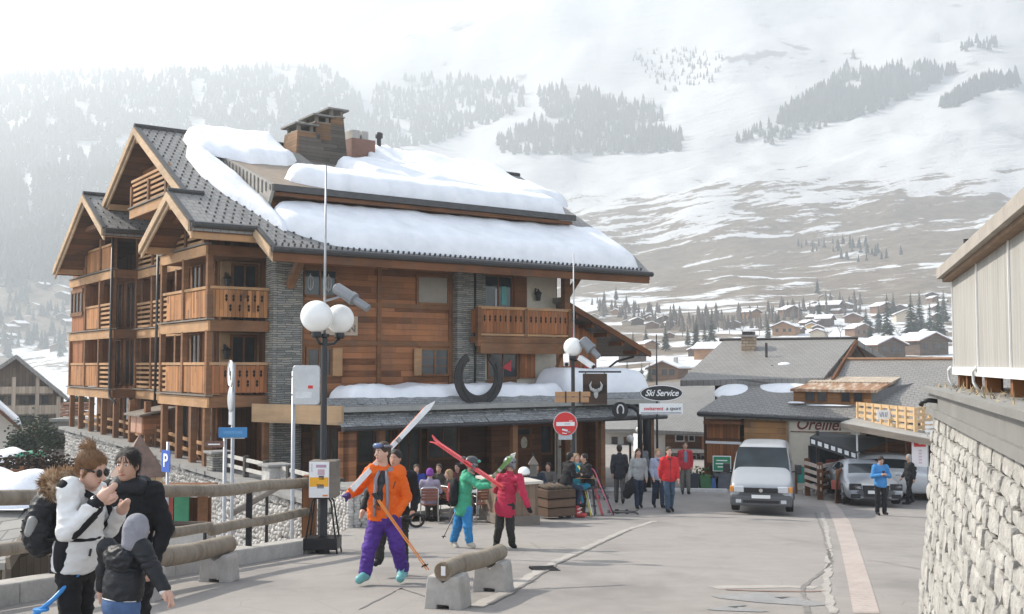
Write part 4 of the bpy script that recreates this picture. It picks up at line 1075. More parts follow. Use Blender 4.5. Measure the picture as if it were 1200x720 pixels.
# ------------------------------------------------------------------ log fence on the kerb
LOG = wood('log_wood', (.30,.255,.20), 'n', .2, .35)
def logmat():
    m, nt, b = newmat('round_log', .85, 0, .2); co = nt.coord(); uv = nt.mapv(co, (1.2,)*3)
    n = nt.noise(nt.mapv(co, (9,9,2.5)), 1, 6, .65); n2 = nt.noise(co, 1.7, 4)
    k = nt.math('ADD', nt.math('MULTIPLY', n, .6), nt.math('MULTIPLY', n2, .4))
    nt.set(b.inputs['Base Color'], nt.ramp(k, [(.3,(.13,.105,.08)),(.5,(.27,.23,.18)),(.7,(.37,.32,.26))])); nt.set(b.inputs['Normal'], nt.bump(n, .6, .02)); return m
RLOG = logmat()
LOGEND = M('log_end', (.20,.15,.10), .9, .4, 14, .5)
def log(mb, p, q, r0, r1, seed=0, n=12):
    p, q = Vector(p), Vector(q); rg = random.Random(seed); m = max(4, int((q-p).length/.3)); pts = []; rs = []
    for i in range(m+1):
        t = i/m; o = Vector((0,0,1))*.012*math.sin(t*9+seed)+Vector((1,0,0))*.01*math.cos(t*7+seed); pts.append(p.lerp(q,t)+o); rs.append((r0+(r1-r0)*t)*(1+rg.uniform(-.012,.012)))
    pts.insert(0, pts[0]+(pts[0]-pts[1]).normalized()*.012); rs.insert(0, rs[0]*.86); pts.append(pts[-1]+(pts[-1]-pts[-2]).normalized()*.012); rs.append(rs[-1]*.86)
    return mb.tube(pts, rs, n)
lf = thing('log_fence', 'weathered round-log fence with black metal posts on the kerb at left', 'fence')
def fl(y, h): return Vector((edge_x(y)+.02, y, g(edge_x(y)+.6, y)+h))
cuts = [4.5, 8.2, 12.6, 16.2, 19.3]
for i, (a, c) in enumerate(zip(cuts, cuts[1:])):
    log(MB(), fl(a,1.15), fl(c-.03,1.17 if c < 19 else 1.24), .098, .088, i).build('rail', RLOG, lf, smooth=True, auto=50)
    log(MB(), fl(a,.56), fl(c-.03,.60 if c < 19 else .70), .085, .075, i+9).build('rail', RLOG, lf, smooth=True, auto=50)
YEL = M('yellow_tape', (.75,.55,.03), .6, .1)
for y in (6.4, 9.4, 12.9, 14.7, 17.3):
    q = fl(y,0); p = MB().box((q.x-.045,q.y-.03,q.z-.1),(q.x+.045,q.y+.03,q.z+1.1)).build('post', DARKIRON, lf)
    for k in (.22,.86):
        if y in (14.7,): MB().box((q.x-.05,q.y-.035,q.z+k),(q.x+.05,q.y+.035,q.z+k+.06)).build('tape', YEL, p)
q = fl(19.35,0); MB().box((q.x-.12,q.y-.10,q.z-.1),(q.x+.12,q.y+.12,q.z+1.36)).build('end_post', DARKW, lf, bevel=.015)

def barrier(label, c0, c1, n0, r, s0=.45):
    "log lying on two notched concrete feet; c0, c1 = feet on the street"
    t = thing('log_barrier', label, 'barrier', (0,0,0), 0, 'log barriers on concrete feet')
    d = (Vector((c1.x,c1.y,0))-Vector((c0.x,c0.y,0))).normalized(); n = Vector((-d.y,d.x,0)); ang = math.atan2(d.y,d.x)
    for c in (c0, c1):
        z = g(c.x,c.y); b = MB(); w0, w1, h = .44, .34, .36
        prof = [(-w0/2,0),(-.07,0),(-.07,.055),(.07,.055),(.07,0),(w0/2,0),(w1/2+.02,h-.06),(w1/2,h),(r*.8,h),(.0,h-.07),(-r*.8,h),(-w1/2,h),(-w1/2-.02,h-.06)]
        b.prism(prof, (Vector((c.x,c.y,z))+d*.17, n, (0,0,1)), -.34); b.build('concrete_foot', CONC, t, bevel=.015)
    zc0, zc1 = g(c0.x,c0.y)+.36-.05+r, g(c1.x,c1.y)+.36-.05+r
    a = Vector((c0.x,c0.y,zc0))-d*n0; e = Vector((c1.x,c1.y,zc1))+d*.25
    a.z -= (zc1-zc0)*n0/(c1-c0).length
    lg = log(MB(), a, e, r, r*.97, 5, 14).build('log', RLOG, t, smooth=True, auto=50)
    MB().lathe([(r*.8,0),(r*.8,.012)], a-d*.018, 14, (-d).to_track_quat('Z','Y').to_matrix()).build('cut_end', LOGEND, lg)
    return t, a, d
t, a, d = barrier('short log barrier on two concrete feet lying alone on the asphalt in the middle', G(525,712), G(578,692), .17, .105)
MB().obox(a-d*.035+Vector((.02,0,.0)), (.05,.008,.10), math.atan2(d.y,d.x)+math.pi/2).build('reflector', M('white_plate',(.8,.8,.8),.5,.05), t)
barrier('long log barrier on concrete feet in front of the fence behind the child', G(168,703), G(257,681), .9, .125)

# ------------------------------------------------------------------ lamps, poles and signs on the left
POLE = M('galvanised_pole', (.42,.43,.44), .45, .15, 6, .05, .6)
BLK = M('black_paint', (.018,.018,.02), .4, .2, 8, .05)
GLOBE = M('opal_globe', (.86,.86,.83), .25, .03, 3, .0)
GREYP = M('grey_housing', (.24,.25,.26), .5, .12, 6, .05, .3)
WHITE = M('white_paint', (.80,.80,.79), .5, .06, 4, .03)
SIGNB = M('sign_back', (.52,.53,.54), .45, .12, 5, .03, .5)
def globe_lamp(label, base, zg, globes, rod, spot, extra=None):
    t = thing('street_lamp', label, 'street lamp', base)
    h = zg-base.z
    MB().lathe([(.13,0),(.13,.10),(.085,.16),(.085,1.15),(.06,1.2),(.052,h-.38),(.09,h-.36),(.09,h-.31),(.05,h-.30)], (0,0,0), 14).build('post', BLK, t, smooth=True, auto=40)
    for dx, dy, dz, r in globes:
        c = Vector((dx,dy,h+dz)); ar = MB().tube([(0,0,h-.5),(dx*.6,dy*.6,h-.48),(dx,dy,h+dz-r-.09)], .025, 7).build('arm', BLK, t, smooth=True)
        MB().lathe([(.07,-r-.10),(.10,-r-.06),(.085,-r+.02)], c, 12).build('collar', BLK, ar); MB().ball(c, r, 24, 16).build('globe', GLOBE, t, smooth=True)
    p0, h0, h1 = rod; MB().tube([(p0[0],p0[1],h0),(p0[0],p0[1],h1)], [.028,.016], 7).build('mast_rod', POLE, t, smooth=True)
    for (p, q, r0, r1) in spot:
        p, q = Vector(p), Vector(q); d = (q-p).normalized(); L = (q-p).length; m = d.to_track_quat('Z','Y').to_matrix()
        s = MB().lathe([(r0*.7,0),(r0,.03),(r0,L*.45),(r0*1.12,L*.46),(r0*1.12,L*.58),(r1,L*.6),(r1,L*.98),(r1*.8,L)], p, 14, m).build('floodlight', GREYP if extra is None else extra, t, smooth=True, auto=40)
        MB().bar(p+d*L*.35, Vector((p0[0],p0[1],p.z-.25)), .035).build('bracket', GREYP, s)
    return t
lb = Vector((-3.36,18.96,g(-3.36,18.96)))
def rel(px,py,d,o): return P(px,py,d)-o
gz = P(371,371,18.8); g2 = rel(398,374,19.3,lb); g1 = rel(371,371,18.8,lb); hh = gz.z-lb.z
lamp1 = globe_lamp('tall black street lamp with two white globes and a grey floodlight at the fence end', lb, gz.z,
   [(g1.x,g1.y,0,.285),(g2.x,g2.y,g2.z-hh,.265)], ((.0,.0), hh-.35, rel(379,194,18.96,lb).z), [(rel(393,337,19.0,lb), rel(432,362,18.7,lb), .105, .07)])
b2 = Vector((P(672,600,30.2).x, 30.2, g(1.76,30.2))); gz2 = P(671,407,30.2)
lamp2 = globe_lamp('street lamp with one white globe, cameras and signs beside the bar tables', b2, gz2.z,
   [(0,0,0,.27)], ((.03,.05), gz2.z-b2.z-.3, rel(674,297,30.2,b2).z), [(rel(682,398,30.1,b2), rel(702,419,29.9,b2), .15, .085)])
for (p, q) in ((rel(663.5,417,30.1,b2), rel(664,427,29.7,b2)), (rel(679,419,30.1,b2), rel(695,430,29.8,b2))):
    d = (q-p).normalized(); c = MB().bar(p, q, .16, .15).build('camera', WHITE, lamp2, bevel=.02); MB().lathe([(.055,0),(.055,.03)], q, 10, d.to_track_quat('Z','Y').to_matrix()).build('lens', BLK, c)
    MB().bar(p+d*.1, Vector((0,0,p.z-.12)), .04).build('bracket', BLK, c)
for z0 in (rel(671,560,30.2,b2).z, rel(671,548,30.2,b2).z, rel(671,536,30.2,b2).z): MB().lathe([(.088,z0),(.088,z0+.12)], (0,0,0), 12).build('band', M('pale_band',(.55,.55,.5)), lamp2)
# no-entry sign fixed to the second lamp
RED = M('sign_red', (.62,.03,.03), .4, .06, 3, .0)
c = P(662.5,497,29.9); t = thing('no_entry_sign', 'round red no-entry sign covered in stickers on the one-globe street lamp', 'road sign', c, .12)
def disc(r, y, n=32, d=.012):
    return MB().lathe([(r,0),(r,d)], (0,y,0), n, Matrix.Rotation(math.pi/2,3,'X'))
disc(.345,.012,32,.02).build('plate', SIGNB, t); disc(.325,-.009).build('red_face', RED, t)
MB().box((-.26,-.030,-.055),(.26,-.022,.055)).build('white_bar', WHITE, t)
for (x,z,sx,sz,mt) in ((-.02,-.17,.16,.05,WHITE),(.08,-.22,.12,.035,M('sticker_grey',(.35,.36,.38))),(-.08,-.11,.10,.03,M('sticker_dark',(.1,.1,.12))),(.15,.08,.10,.045,M('sticker_pink',(.72,.4,.38))),(.05,.0,.16,.012,M('sticker_dark',(.1,.1,.12))),(-.03,-.26,.13,.022,WHITE)):
    MB().obox((x,-.034,z),(sx,.005,sz),0,0,rg.uniform(-.3,.3)).build('sticker', mt, t)
MB().bar((.1,.03,.05),(.26,.2,.05),.05).build('bracket', POLE, t)
c2 = P(663,512.5,29.9); o2 = c2-c; MB().box((-.19,-.01,o2.z-.07),(.19,.01,o2.z+.07)).build('supplementary_plate', M('plate_grey',(.45,.5,.53),.5,.2,20), t)
c = P(671,465.5,29.95); t = thing('wooden_signboard', 'plain split-log signboard on the one-globe lamp above the no-entry sign', 'signboard', c, .06)
MB().box((-.5,-.04,.012),(.5,.02,.15)).build('upper_board', BEAML, t, bevel=.01); MB().box((-.5,-.04,-.15),(.46,.02,-.005)).build('lower_board', BEAML, t, bevel=.01)
for x in (-.2,.2): MB().box((x-.02,-.05,-.16),(x+.02,-.041,.16)).build('strap', BLK, t)
# big sign seen from behind
q = P(343,560,20.2); t = thing('road_sign', 'large rounded road sign seen from behind on a grey pole at the fence end', 'road sign', (q.x,q.y,0))
z1 = P(343,429,20.2).z; z0 = P(343,474,20.2).z; zt = P(343,440,20.2).z
MB().tube([(0,0,yb),(0,0,z1-.1)], .038, 10).build('pole', POLE, t, smooth=True)
b = MB(); W_, H_ = .50, z1-z0
rr = .06; out = []
for cx, cz, a0 in ((W_-rr,H_-rr,0),(rr,H_-rr,90),(rr,rr,180),(W_-rr,rr,270)):
    for k in range(5): a = R(a0+k*22.5); out.append((cx+rr*math.cos(a), cz+rr*math.sin(a)))
b.prism(out, ((.0,-.06,z0),(1,0,0),(0,0,1)), .02); b.build('panel', SIGNB, t)
MB().tube([(x,-.05,z0+z) for x, z in out], .016, 6, closed=True).build('rim', POLE, t, smooth=True)
for k in (.25,.72): MB().bar((-.03,-.045,z0+H_*k),(W_-.02,-.045,z0+H_*k),.035).build('rail', POLE, t)
MB().box((.29,-.086,z0+.30),(.38,-.081,z0+.36)).build('sticker', RED, t)
MB().box((.05,-.084,z0+.12),(.36,-.081,z0+.24)).build('label_plate', M('sticker_pale',(.62,.63,.64)), t)
# round sign, smaller plates, blue direction sign and brown arrow
q = P(270.5,540,20.5); t = thing('round_road_sign', 'round speed-type sign seen edge-on above a mirror and small plates', 'road sign', (q.x,q.y,0), -1.12)
zc_ = P(273,438,20.5).z; MB().tube([(0,0.03,yb),(0,.03,zc_+.2)], .035, 10).build('pole', POLE, t, smooth=True)
MB().lathe([(.25,0),(.25,.02)], (0,-.01,zc_), 28, Matrix.Rotation(math.pi/2,3,'X')).build('plate', WHITE, t)
MB().tube([(.245*math.cos(a),-.03,zc_+.245*math.sin(a)) for a in np.linspace(0,6.283,29)[:-1]], .018, 6, closed=True).build('rim', SIGNB, t, smooth=True)
MB().box((-.1,-.036,zc_-.04),(-.03,-.031,zc_+.12)).box((.0,-.036,zc_-.13),(.07,-.031,zc_+.05)).build('symbol', BLK, t)
zm = P(276,468,20.5).z; MB().ball((.05,-.03,zm),(.2,.05,.25),18,12).build('mirror', SIGNB, t, smooth=True)
zm = P(276,490,20.5).z; MB().box((-.12,-.03,zm-.13),(.18,0,zm+.13)).build('small_plate', SIGNB, t)
q = P(263,570,20.1); t = thing('direction_sign', 'blue direction sign on a short grey pole in front of the balconies', 'road sign', (q.x,q.y,0), .05)
zb = P(272,506.5,20.1); MB().tube([(0,0,yb),(0,0,zb.z+.05)], .035, 10).build('pole', POLE, t, smooth=True)
BLUE = M('sign_blue', (.05,.20,.42), .45, .08, 3, .0)
MB().box((-.11,-.07,zb.z-.10),(.42,-.04,zb.z+.09)).build('panel', BLUE, t); MB().box((-.05,-.08,zb.z-.12),(.38,-.03,zb.z-.105)).build('bracket', POLE, t)
MB().box((-.02,-.074,zb.z-.03),(.34,-.071,zb.z+.025)).build('worn_line', M('blue_worn',(.10,.27,.48)), t)
q = P(263,520.5,20.0); t = thing('arrow_sign', 'small brown arrow sign pointing left below the blue direction sign', 'road sign', (q.x,q.y-.06,q.z), .05)
MB().prism([(-.38,0),(-.30,-.06),(0,-.06),(0,.06),(-.30,.06)], ((0,0,0),(1,0,0),(0,0,1)), -.02).build('panel', M('sign_brown',(.16,.085,.065),.5,.1), t)
MB().box((-.28,-.022-.002,-.012),(-.06,-.021,.012)).build('white_line', WHITE, t)
# parking sign
q = P(194.5,560,19.6); t = thing('parking_sign', 'blue parking sign with white P on a thin grey pole behind the fence', 'road sign', (q.x,q.y,0), -.75)
zp = P(195,540.5,19.6).z; MB().tube([(0,.03,yb),(0,.03,zp+.35)], .03, 8).build('pole', POLE, t, smooth=True)
MB().box((-.15,-.015,zp-.20),(.15,.0,zp+.20)).build('panel', M('parking_blue',(.03,.10,.42),.4,.06), t)
lettering('letter', 'P', .34, WHITE, t, (0,-.018,zp+.0), (math.pi/2,0,0), bold=True)
# poster box on its black stand
q = G(379,648); t = thing('poster_stand', 'black metal stand carrying a box with an orange and white poster by the street lamp', 'poster stand', (q.x,q.y-.12,q.z), -.02)
k = 18.7/F
for sx in (-1,1):
    for y in (-.18,.22): MB().tube([(sx*.30,y,0),(sx*.17,y*.6,.92),(sx*.12,y*.5,.99)], .016, 7).build('leg', BLK, t, smooth=True)
MB().tube([(-.12,-.09,.985),(.12,-.09,.985)], .016, 7).build('top_bar', BLK, t); MB().box((-.30,-.21,.10),(.30,.24,.30)).build('ballast_box', BLK, t, bevel=.01)
bx = MB().box((-.21,-.2,1.0),(.27,.22,1.64)).build('box', GREYW, t, bevel=.01)
ps = MB().box((-.20,-.215,1.01),(.15,-.201,1.63)).build('poster', WHITE, bx)
for (x0,x1,z0,z1,c) in ((-.19,.14,1.20,1.36,(.85,.42,.03)),(-.06,.06,1.17,1.24,(.25,.28,.32)),(-.05,.07,1.40,1.50,(.55,.38,.42)),(-.08,.10,1.53,1.58,(.45,.30,.40)),(.04,.13,1.03,1.06,(.75,.25,.05)),(-.03,.06,1.32,1.39,(.1,.1,.12)),(-.17,-.14,1.45,1.60,(.6,.6,.62))):
    MB().box((x0,-.2185,z0),(x1,-.2155,z1)).build('print', M('print_%02d' % int(c[0]*50+c[2]*9), c, .6, .1), ps)
# ------------------------------------------------------------------ restaurant front, signs of the ski shop
def onw(px, py, w_):
    "point on the plane w = const of the chalet, in chalet coordinates"
    r = ray(px, py); n = (-math.sin(CH_R), math.cos(CH_R)); k = (w_+CH_A[0]*n[0]+CH_A[1]*n[1])/(r.x*n[0]+r.y*n[1])
    x, y = r.x*k-CH_A[0], r.y*k-CH_A[1]; return Vector((x*math.cos(CH_R)+y*math.sin(CH_R), w_, CZ+r.z*k))
# horseshoe sculpture
t = thing('horseshoe', 'giant black iron horseshoe standing open end up on the snowy canopy', 'sculpture', (CH_A[0],CH_A[1],0), CH_R)
c = onw(561,442,-3.2); b = MB(); o = []; i_ = []; n = 30
sc_ = 24*36.5/F
for k in range(n+1):
    a = -math.pi*.5 + (k/n-.5)*2*R(147); wd = .15+.03*math.cos((k/n-.5)*5)
    x, z = math.cos(a)*.82, math.sin(a)*.80
    o.append((x*(1+wd/.8), z*(1+wd/.8))); i_.append((x*(1-wd/.8), z*(1-wd/.8)))
rows = []
for k in range(n+1):
    (ox,oz),(ix,iz) = o[k], i_[k]; rows.append([(c.x+x, c.y+y, c.z+z) for x,z,y in ((ox,oz,-.05),(ix,iz,-.05),(ix,iz,.05),(ox,oz,.05),(ox,oz,-.05))])
b.grid(rows); b.add(rows[0][:4],[(0,1,2,3)]); b.add(rows[-1][:4],[(3,2,1,0)])
IRON = M('cast_iron', (.045,.043,.042), .6, .35, 5, .3, .4)
hs = b.build('shoe', IRON, t, bevel=.015)
gv = []
for side in (-1,1): MB().tube([(c.x+side*(.74-.0)*math.cos(R(a)), c.y-.056, c.z+.90*math.sin(R(a))) for a in range(-70,40,10)], .022, 5).build('groove', BLK, hs)
for sx in (-.38,.40): MB().tube([(c.x+sx, c.y+.02, c.z-.70),(c.x+sx, c.y+.03, .15)], .03, 6).build('support_rod', BLK, t)
# oval and rectangular shop signs on a pole
d = 35.4; q = P(771,585,d); t = thing('shop_sign', 'black oval Ski Service sign above a pale rectangular sign on a thin pole', 'shop sign', (q.x,d,g(q.x,d)), .03)
zo = lambda py: P(771,py,d).z-g(q.x,d)
MB().tube([(0,.06,0),(0,.06,zo(392))], [.05,.02], 8).build('pole', BLK, t, smooth=True)
x0 = P(775,461,d).x-q.x
ov = MB().lathe([(.72,0),(.72,.08)], (x0,.03,zo(461)), 40, Matrix(((1,0,0),(0,0,-1),(0,.37,0)))).build('oval_board', BLK, t)
MB().tube([(x0+.70*math.cos(a),-.055,zo(461)+.255*math.sin(a)) for a in np.linspace(0,6.283,41)[:-1]], .014, 5, closed=True).build('rim', WHITE, ov)
lettering('lettering', 'Ski Service', .29, WHITE, ov, (x0,-.056,zo(461)), (math.pi/2,0,0), bold=True, shear=.35, sx=.88)
rx0, rx1 = P(749,479,d).x-q.x, P(800,479,d).x-q.x
rb = MB().box((rx0,-.05,zo(485.5)),(rx1,.03,zo(473))).build('lower_board', WHITE, t)
lettering('lettering', 'swissrent', .17, M('logo_red',(.65,.04,.06),.5,.05), rb, ((rx0*.68+rx1*.32),-.054,zo(479)), (math.pi/2,0,0), bold=True, shear=.2)
lettering('lettering', 'a sport', .17, M('logo_black',(.06,.06,.07),.5,.05), rb, ((rx0*.22+rx1*.78),-.054,zo(479)), (math.pi/2,0,0), bold=True, shear=.2)
MB().box((rx0+.04,-.056,zo(484.8)),(rx1-.04,-.052,zo(483.2))).build('grey_line', M('sticker_grey',(.4,.4,.4)), rb)
# round horseshoe sign and the black tube arches
c = onw(726.5,481,-4.45); t = thing('round_sign', 'round black sign with a white horseshoe at the right corner of the slate canopy', 'sign', CL(*c), CH_R*.3)
disc(.30,.02,28,.06).build('board', BLK, t)
MB().tube([(.115*math.sin(a)*(1 if abs(a) < 2 else 1.1),-.05,.02+.17*math.cos(a)) for a in np.linspace(-2.45,2.45,22)], .028, 6).build('emblem', WHITE, t)
for i, (pts, lb_) in enumerate(((((733,476),(742,477),(748,482),(750,490),(750,548)),'black tube arch bending down right of the round horseshoe sign'),(((742,473),(750,474),(756,480),(758,488),(758,552)),'thicker black tube arch just left of the ski shop sign'))):
    w_ = thing('tube_arch', lb_, 'arch'); q = [P(x,y,38.5+i) for x, y in pts]; q[-1].z = g(q[-1].x, q[-1].y)
    MB().tube(q, .09+.07*i, 10).build('tube', BLK, w_, smooth=True); e = q[-1]; MB().lathe([(.2+.06*i,0),(.2+.06*i,.05)], e, 10).build('foot_plate', BLK, w_)
# hanging banner with the horned emblem
a = P(683,438,37.5); e = P(711.5,474.5,37.5); t = thing('hanging_banner', 'dark banner with a silver horned emblem hanging from an iron bracket', 'banner', (0,0,0))
MB().box((a.x,37.47,e.z),(e.x,37.53,a.z)).build('cloth', wood('banner_dark',(.07,.045,.032),'z',.3,.6,.02), t)
MB().bar((a.x-.15,37.5,a.z+.06),(e.x+.5,37.5,a.z+.06),.06).build('bracket_bar', BLK, t)
for x in (a.x+.1,e.x-.1): MB().bar((x,37.5,a.z-.02),(x,37.5,a.z+.05),.03).build('hanger', BLK, t)
cx, cz = (a.x+e.x)/2+.03, (a.z+e.z)/2+.02; SIL = M('silver_print',(.50,.50,.48),.6,.2,12)
for s in (-1,1):
    MB().tube([(cx+s*.05,37.45,cz-.10),(cx+s*.17,37.45,cz-.02),(cx+s*.21,37.45,cz+.12),(cx+s*.15,37.45,cz+.26)], [.06,.055,.04,.008], 6).build('horn', SIL, t, smooth=True)
MB().ball((cx,37.46,cz-.18),(.08,.02,.17),10,8).build('emblem_head', SIL, t, smooth=True)
for k in range(3): MB().ball((cx-.1+.1*k,37.46,cz-.03-.05*(k==1)),(.05,.02,.05),8,6).build('emblem_mark', SIL, t, smooth=True)
# bar counter and what stands on it
cA, cB = G(612,616), G(642,600)
t = thing('bar_counter', 'free standing wooden bar counter with a pale top in front of the restaurant', 'bar counter', (cA.x,cA.y,cA.z), .42)
MB().box((-.42,0,-.03),(.42,1.6,.98)).build('body', wood('counter_boards',(.20,.14,.10),'h',.18,.35,.06), t)
MB().box((-.52,-.1,.98),(.52,1.72,1.05)).build('counter_top', M('pale_top',(.56,.52,.46),.5,.1), t, bevel=.01); MB().box((-.46,-.04,-.02),(.46,1.64,.22)).build('plinth', GREYW, t, bevel=.01)
ctop = cA.z+1.05
q = P(625,560,26.9); t = thing('candle_lantern', 'grey house-shaped candle lantern standing on the bar counter', 'lantern', (q.x,26.9,ctop))
MB().box((-.09,-.09,.0),(.09,.09,.04)).build('base', GREYW, t)
for x in (-.075,.075):
    for y in (-.075,.075): MB().box((x-.015,y-.015,.04),(x+.015,y+.015,.30)).build('post', GREYW, t)
MB().box((-.06,-.06,.04),(.06,.06,.30)).build('glass', glass('lantern_glass',(.12,.12,.11)), t)
MB().add([(-.13,-.13,.30),(.13,-.13,.30),(.13,.13,.30),(-.13,.13,.30),(0,0,.52)],[(0,1,4),(1,2,4),(2,3,4),(3,0,4),(3,2,1,0)]).build('roof', GREYW, t)
MB().tube([(.03*math.cos(a),0,.54+.03*math.sin(a)) for a in np.linspace(0,6.28,10)], .007, 5).build('ring', BLK, t)
q = P(614,558,26.9); t = thing('ski_helmet', 'white ski helmet lying on the bar counter beside the lantern', 'helmet', (q.x,26.75,ctop))
solid('shell', [('e',(0,0,.12),(.15,.18,.13),None),('-e',(0,-.06,-.02),(.13,.16,.10),None,.02)], WHITE, t, .015, .02); MB().tube([(-.10,-.1,.06),(-.08,-.16,.02),(.08,-.16,.02),(.10,-.1,.06)], .012, 5).build('strap', BLK, t)
# low rough timber table right of the counter
q = G(652,610); t = thing('timber_trough', 'rough dark timber trough full of logs right of the bar counter', 'trough', (q.x,q.y+.7,q.z), .5); t.scale = (.85,.85,.84)
for k in range(3): MB().box((-.5,-.4,.05+.28*k),(.5,.4,.30+.28*k)).build('plank_ring', wood('rough_timber',(.12,.075,.05),'z',.28,.4,.05), t, bevel=.02)
for k in range(5): MB().tube([(-.38+.19*k,-.3,.90),(-.34+.19*k,.3,.95)], .07, 7).build('split_log', BARK, t, smooth=True)
# bistro chairs
CHRM = M('chrome', (.62,.62,.60), .3, .1, 6, 0, .9); SLAT = M('red_brown_slat', (.20,.07,.04), .6, .25, 6)
def bistro_chair(label, loc, rz):
    t = thing('bistro_chair', label, 'chair', loc, rz, 'metal bistro chairs on the terrace')
    for s in (-1,1):
        MB().tube([(s*.23,-.25,0),(s*.21,-.20,.45),(s*.21,-.26,.86),(s*.15,-.27,.9)], .014, 7).build('rear_leg', CHRM, t, smooth=True)
        MB().tube([(s*.22,.24,0),(s*.21,.20,.45),(s*.21,-.2,.47)], .014, 7).build('front_leg', CHRM, t, smooth=True)
        MB().tube([(s*.22,-.22,.66),(s*.25,.15,.66),(s*.22,.2,.45)], .013, 7).build('armrest', CHRM, t, smooth=True)
    b = MB()
    for k in range(6): b.box((-.2,-.19+.067*k,.455),(.2,-.135+.067*k,.475))
    b.build('seat_slats', SLAT, t); b = MB()
    for k in range(4): b.box((-.2,-.245-.008*k,.58+.075*k),(.2,-.225-.008*k,.64+.075*k))
    b.build('backrest_slats', SLAT, t); MB().tube([(-.15,-.27,.9),(.15,-.27,.9)], .014, 7).build('top_rail', CHRM, t)
    return t
ck = G(503,613)
bistro_chair('metal bistro chair with red-brown slats under the guest in the purple hat', (ck.x,ck.y,ck.z), .1)
q = G(530,611); bistro_chair('metal bistro chair half hidden behind the skier in blue trousers', (q.x,q.y,q.z), -.9)
q = G(566,612); bistro_chair('empty metal bistro chair between the green and the red skiers', (q.x,q.y,q.z), .25)
# round terrace tables
def bistro_table(label, loc, r=.36):
    t = thing('bistro_table', label, 'table', loc, 0, 'round terrace tables')
    MB().lathe([(r,.71),(r,.735)], (0,0,0), 24).build('tabletop', SIGNB, t); MB().lathe([(.03,0.03),(.03,.71)], (0,0,0), 10).build('column', CHRM, t); MB().lathe([(.24,0),(.24,.02),(.05,.05)], (0,0,0), 16).build('foot', BLK, t); return t
bistro_table('round grey table in front of the guest in the purple hat', (ck.x+.12,ck.y+.85,g(ck.x,ck.y+.85)))
bistro_table('round grey table behind the skier in the green jacket', (-.75,27.6,g(-.75,27.6)))
# stools, tall table and skis by the street lamp
def bar_stool(label, loc):
    t = thing('bar_stool', label, 'stool', loc, 0, 'bar stools at the tall table')
    MB().lathe([(.16,.72),(.19,.74),(.18,.79)], (0,0,0), 16).build('seat', BLK, t)
    for k in range(4):
        a = k*math.pi/2+.6; MB().tube([(.22*math.cos(a),.22*math.sin(a),0),(.12*math.cos(a),.12*math.sin(a),.73)], .014, 6).build('leg', BLK, t)
    MB().tube([(.19*math.cos(a),.19*math.sin(a),.25) for a in np.linspace(0,6.283,17)[:-1]], .01, 5, closed=True).build('foot_ring', BLK, t); return t
qs1 = G(663,607); qs2 = G(691,604)
bar_stool('black bar stool under the dark-clad guest left of the street lamp', qs1); bar_stool('black bar stool under the guest right of the street lamp', qs2)
t = thing('tall_table', 'tall wooden bar table between the two seated guests', 'table', (1.95,29.3,g(1.95,29.3)))
MB().box((-.3,-.3,1.02),(.3,.3,1.07)).build('tabletop', BEAML, t); MB().box((-.06,-.06,0),(.06,.06,1.02)).build('column', BEAMD, t); MB().box((-.25,-.25,0),(.25,.25,.04)).build('foot', BLK, t)
def ski_pair(name, label, p, q, c, up, w=.085, group=None, tail=None, L=None):
    "two skis sole to sole from tail p to tip q, with bindings"
    p, q = Vector(p), Vector(q); d = (q-p).normalized(); up = Vector(up); s = d.cross(up).normalized(); up = s.cross(d).normalized(); L = (q-p).length
    t = thing(name, label, 'skis', group=group)
    for k, sg in ((0,-1),(1,1)):
        rows = []
        for i in range(17):
            f = i/16; wd = w*(1.0+.25*(abs(f-.45)*2)**2)*(1 if f < .93 else math.sqrt(max(.02,1-((f-.93)/.07)**2)))
            of = up*(sg*(.012+(.06*max(0,(f-.88)/.12)**2+.015*max(0,(.06-f)/.06)+.012*(1-(2*f-1)**2))))
            m_ = p+d*(L*f)+of; th = up*(sg*.009)
            rows.append([m_-s*wd/2-th, m_+s*wd/2-th, m_+s*wd/2+th, m_-s*wd/2+th, m_-s*wd/2-th])
        sk = MB().grid(rows).build('ski', c[k], t)
        cb = p+d*(L*.47)+up*(sg*.045)
        MB().obox(cb+d*.14, (.06,.06,.05), m=Matrix((s,d,up)).transposed()).build('toe_piece', c[2], sk); MB().obox(cb-d*.16, (.07,.09,.06), m=Matrix((s,d,up)).transposed()).build('heel_piece', c[2], sk)
    return t
YSK = M('ski_yellow',(.70,.62,.10),.35,.15,7); RSK = M('ski_red',(.62,.06,.07),.35,.12,7); WSK = M('ski_white',(.78,.77,.75),.35,.12,9); GSK = M('ski_green',(.20,.42,.12),.4,.2,9); OSK = M('ski_orange',(.85,.18,.02),.4,.1,6); BIND = M('binding',(.08,.08,.085),.5,.3)
zq = g(2.2,29.1)
ski_pair('skis', 'yellow and white skis leaning against the street lamp post', (2.15,28.7,zq+.02), (1.90,29.75,zq+1.30), (YSK,WSK,BIND), (1,0,0), group='skis leaning by the bar')
ski_pair('skis', 'red skis leaning beside the yellow pair at the tall table', (2.45,28.9,zq+.02), (2.15,29.8,zq+1.28), (RSK,RSK,BIND), (1,0,.1), group='skis leaning by the bar')
ski_pair('skis', 'black and pink skis leaning rightmost at the tall table', (2.75,29.1,zq+.02), (2.3,29.9,zq+1.22), (M('ski_pink',(.62,.16,.26),.4,.1),BLK,BIND), (1,0,.1), group='skis leaning by the bar')
ski_pair('skis', 'dark skis lying flat on the asphalt right of the tall table', (2.7,30.0,g(2.7,30)+.05), (3.5,29.5,g(3.5,29.5)+.07), (BLK,BLK,BIND), (0,0,1))
